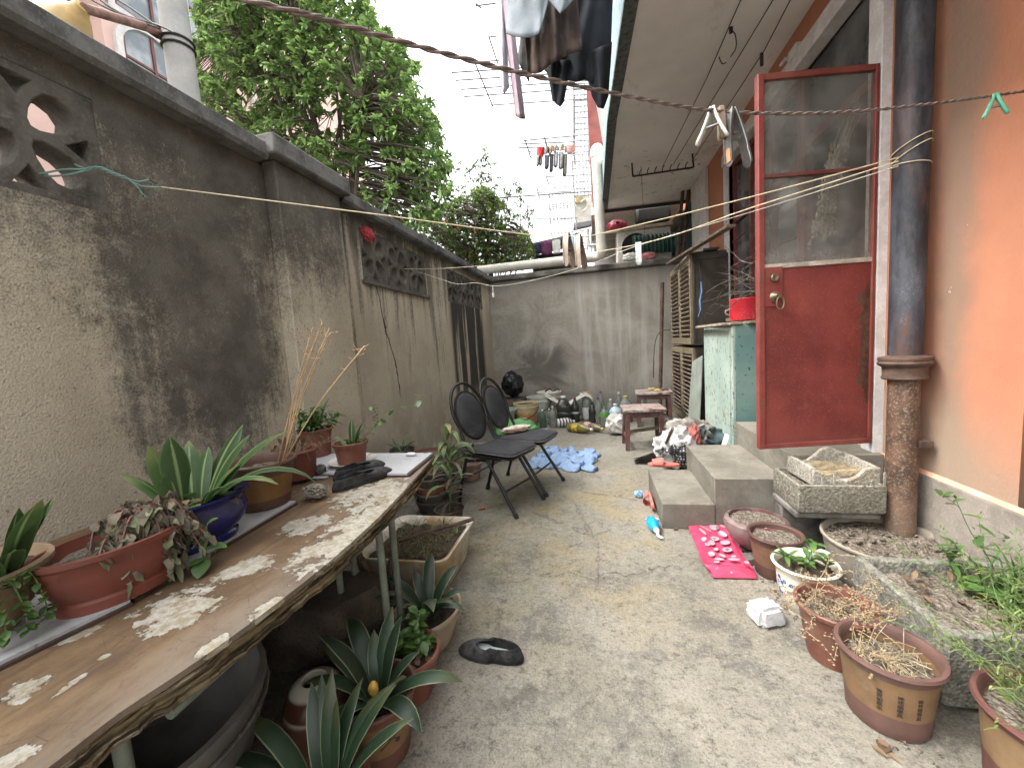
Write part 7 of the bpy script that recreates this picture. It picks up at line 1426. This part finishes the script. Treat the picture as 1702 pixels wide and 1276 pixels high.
p=XP(242,5,-10); arch_win(p.y-.75,p.y+.9,p.z-.6,p.z+1.4,arch=False)
p=XP(335,40,-10); arch_win(p.y-.5,p.y+.5,p.z-.7,p.z+.8,arch=False); p=XP(690,240,-10)
for y in (14,):
    for z in (3.6,6.6): arch_win(y,y+1.3,z,z+1.6,arch=False)
p=XP(112,5,-10.6); arch_win(p.y-.45,p.y+.5,p.z-.45,p.z+1.2,-10.6,False)
mb=MB(); mb.tube([(-9.93,11.2,3),(-9.93,11.2,14)],.09,8); mb.build('downpipe',pv,t)
# trees
def treeleaf(name,c,tip,tr=.35):
    return leafmat(name,c,tip=tip,tr=tr,rough=.38,var=.55)
def inpoly(x,y,P):
    r=False;j=len(P)-1
    for i in range(len(P)):
        if (P[i][1]>y)!=(P[j][1]>y) and x<(P[j][0]-P[i][0])*(y-P[i][1])/(P[j][1]-P[i][1])+P[i][0]: r=not r
        j=i
    return r
def tree(label,poly,y0,y1,base,n,nl,L,w,seed,mat,flowers=None,gaps=.0,name='tree',limbs=9,tr_=.09,den=None):
    t=wthing(name,label,'tree',base); r=random.Random(seed); xs=[p[0] for p in poly]; ys=[p[1] for p in poly]; cl=[]
    while len(cl)<n:
        x,y=r.uniform(min(xs),max(xs)),r.uniform(min(ys),max(ys))
        if not inpoly(x,y,poly): continue
        if nz((x,y,0),.018,seed)+.5*nz((x,y,3),.045,seed)<gaps and r.random()<.8: continue
        cl.append(YP(x,y,r.uniform(y0,y1)))
    ctr=sum(cl,V())/n; tb=MB(); B=V(base); fork=V((B.x+(ctr.x-B.x)*.2,B.y+(ctr.y-B.y)*.3,min(2.0,ctr.z-1.6)))
    tb.tube(spline([B,B.lerp(fork,.5)+V((.05,.03,0)),fork],6),[tr_*(1.25-.35*i/12) for i in range(13)],10); limb=[]
    tips=r.sample(cl,limbs)
    for q in tips:
        md=fork.lerp(q,.5)+V((r.uniform(-.2,.2),r.uniform(-.2,.2),.15)); sp=spline([fork,md,q],8); tb.tube(sp,[tr_*.55*(1-.85*i/16)+.004 for i in range(17)],6); limb+=sp[4:]
    tb.build('trunk',plain(name+'_bark',(.11,.09,.07),.9,.3,12,60,.6,.006),t)
    tw=MB(); lf=MB(); fl=MB()
    for q in cl:
        c=min(limb,key=lambda p:(p-q).length_squared); md=c.lerp(q,.5)+V((r.uniform(-.06,.06),r.uniform(-.06,.06),r.uniform(0,.08))); tw.tube([c,md,q],[.011,.008,.004],4)
        ax=(q-md).normalized(); ax=(ax+V((0,0,.35))).normalized(); e0,e1=frame(ax)
        for i in range(nl):
            a=i*2.4+r.uniform(-.5,.5); el=r.uniform(.05,1.1); d=(e0*cos(a)+e1*sin(a))*cos(el)+ax*sin(el); st=q-ax*L*r.uniform(0,1.6)
            leaflet(lf,st,d,L*r.uniform(.65,1.15),w*r.uniform(.8,1.2),.25,4)
        if flowers and r.random()<.035:
            fl.lathe([(0,-.015),(.02,0),(.024,.02),(0,.035)],7,c=tuple(q+V((r.uniform(-.1,.1),-.1,r.uniform(-.1,.1)))))
    tag(tw.build('twigs',bpy.data.materials[name+'_bark'],t),kind='stuff'); lf.build('crown',mat,t,ang=75)
    if flowers: fl.build('blossoms',flowers,t)
    return t
tree('large broad leaved green tree growing behind the left wall beside the lamp post',[(325,-120),(585,-120),(600,-20),(640,40),(668,70),(695,105),(722,170),(738,225),(756,285),(748,350),(690,385),(610,330),(540,290),(470,250),(380,205),(318,168),(296,120),(318,60)],4.6,6.8,(-3.6,5.6,0),2300,12,.098,.024,5,treeleaf('broad_tree_leaf',(.17,.285,.085),(.36,.46,.16),.45),None,-.34,'tree',11,.08)
pom=plain('orange_red_blossom',(.62,.11,.035),.6,.25,30)
tree('bushy pomegranate tree dotted with orange red blossoms beyond the far end of the left wall',[(690,360),(735,335),(775,320),(800,305),(822,322),(852,352),(880,385),(892,425),(870,450),(780,452),(700,405)],8.0,10.0,(-2.6,9,0),1250,12,.08,.017,9,treeleaf('small_tree_leaf',(.12,.205,.055),(.30,.34,.10),.45),pom,-.4,'pomegranate_tree',9,.06)
tree('airy upright sprays of sparse leaves rising above the pomegranate tree',[(745,320),(750,262),(765,250),(775,285),(800,250),(806,235),(815,262),(832,262),(838,300),(862,300),(870,330),(890,350),(905,372),(880,378),(800,330)],8.6,9.6,(-2.3,9.4,0),110,9,.085,.014,13,treeleaf('spray_leaf',(.08,.14,.045),(.2,.26,.08)),None,-.3,'sapling',12,.03)
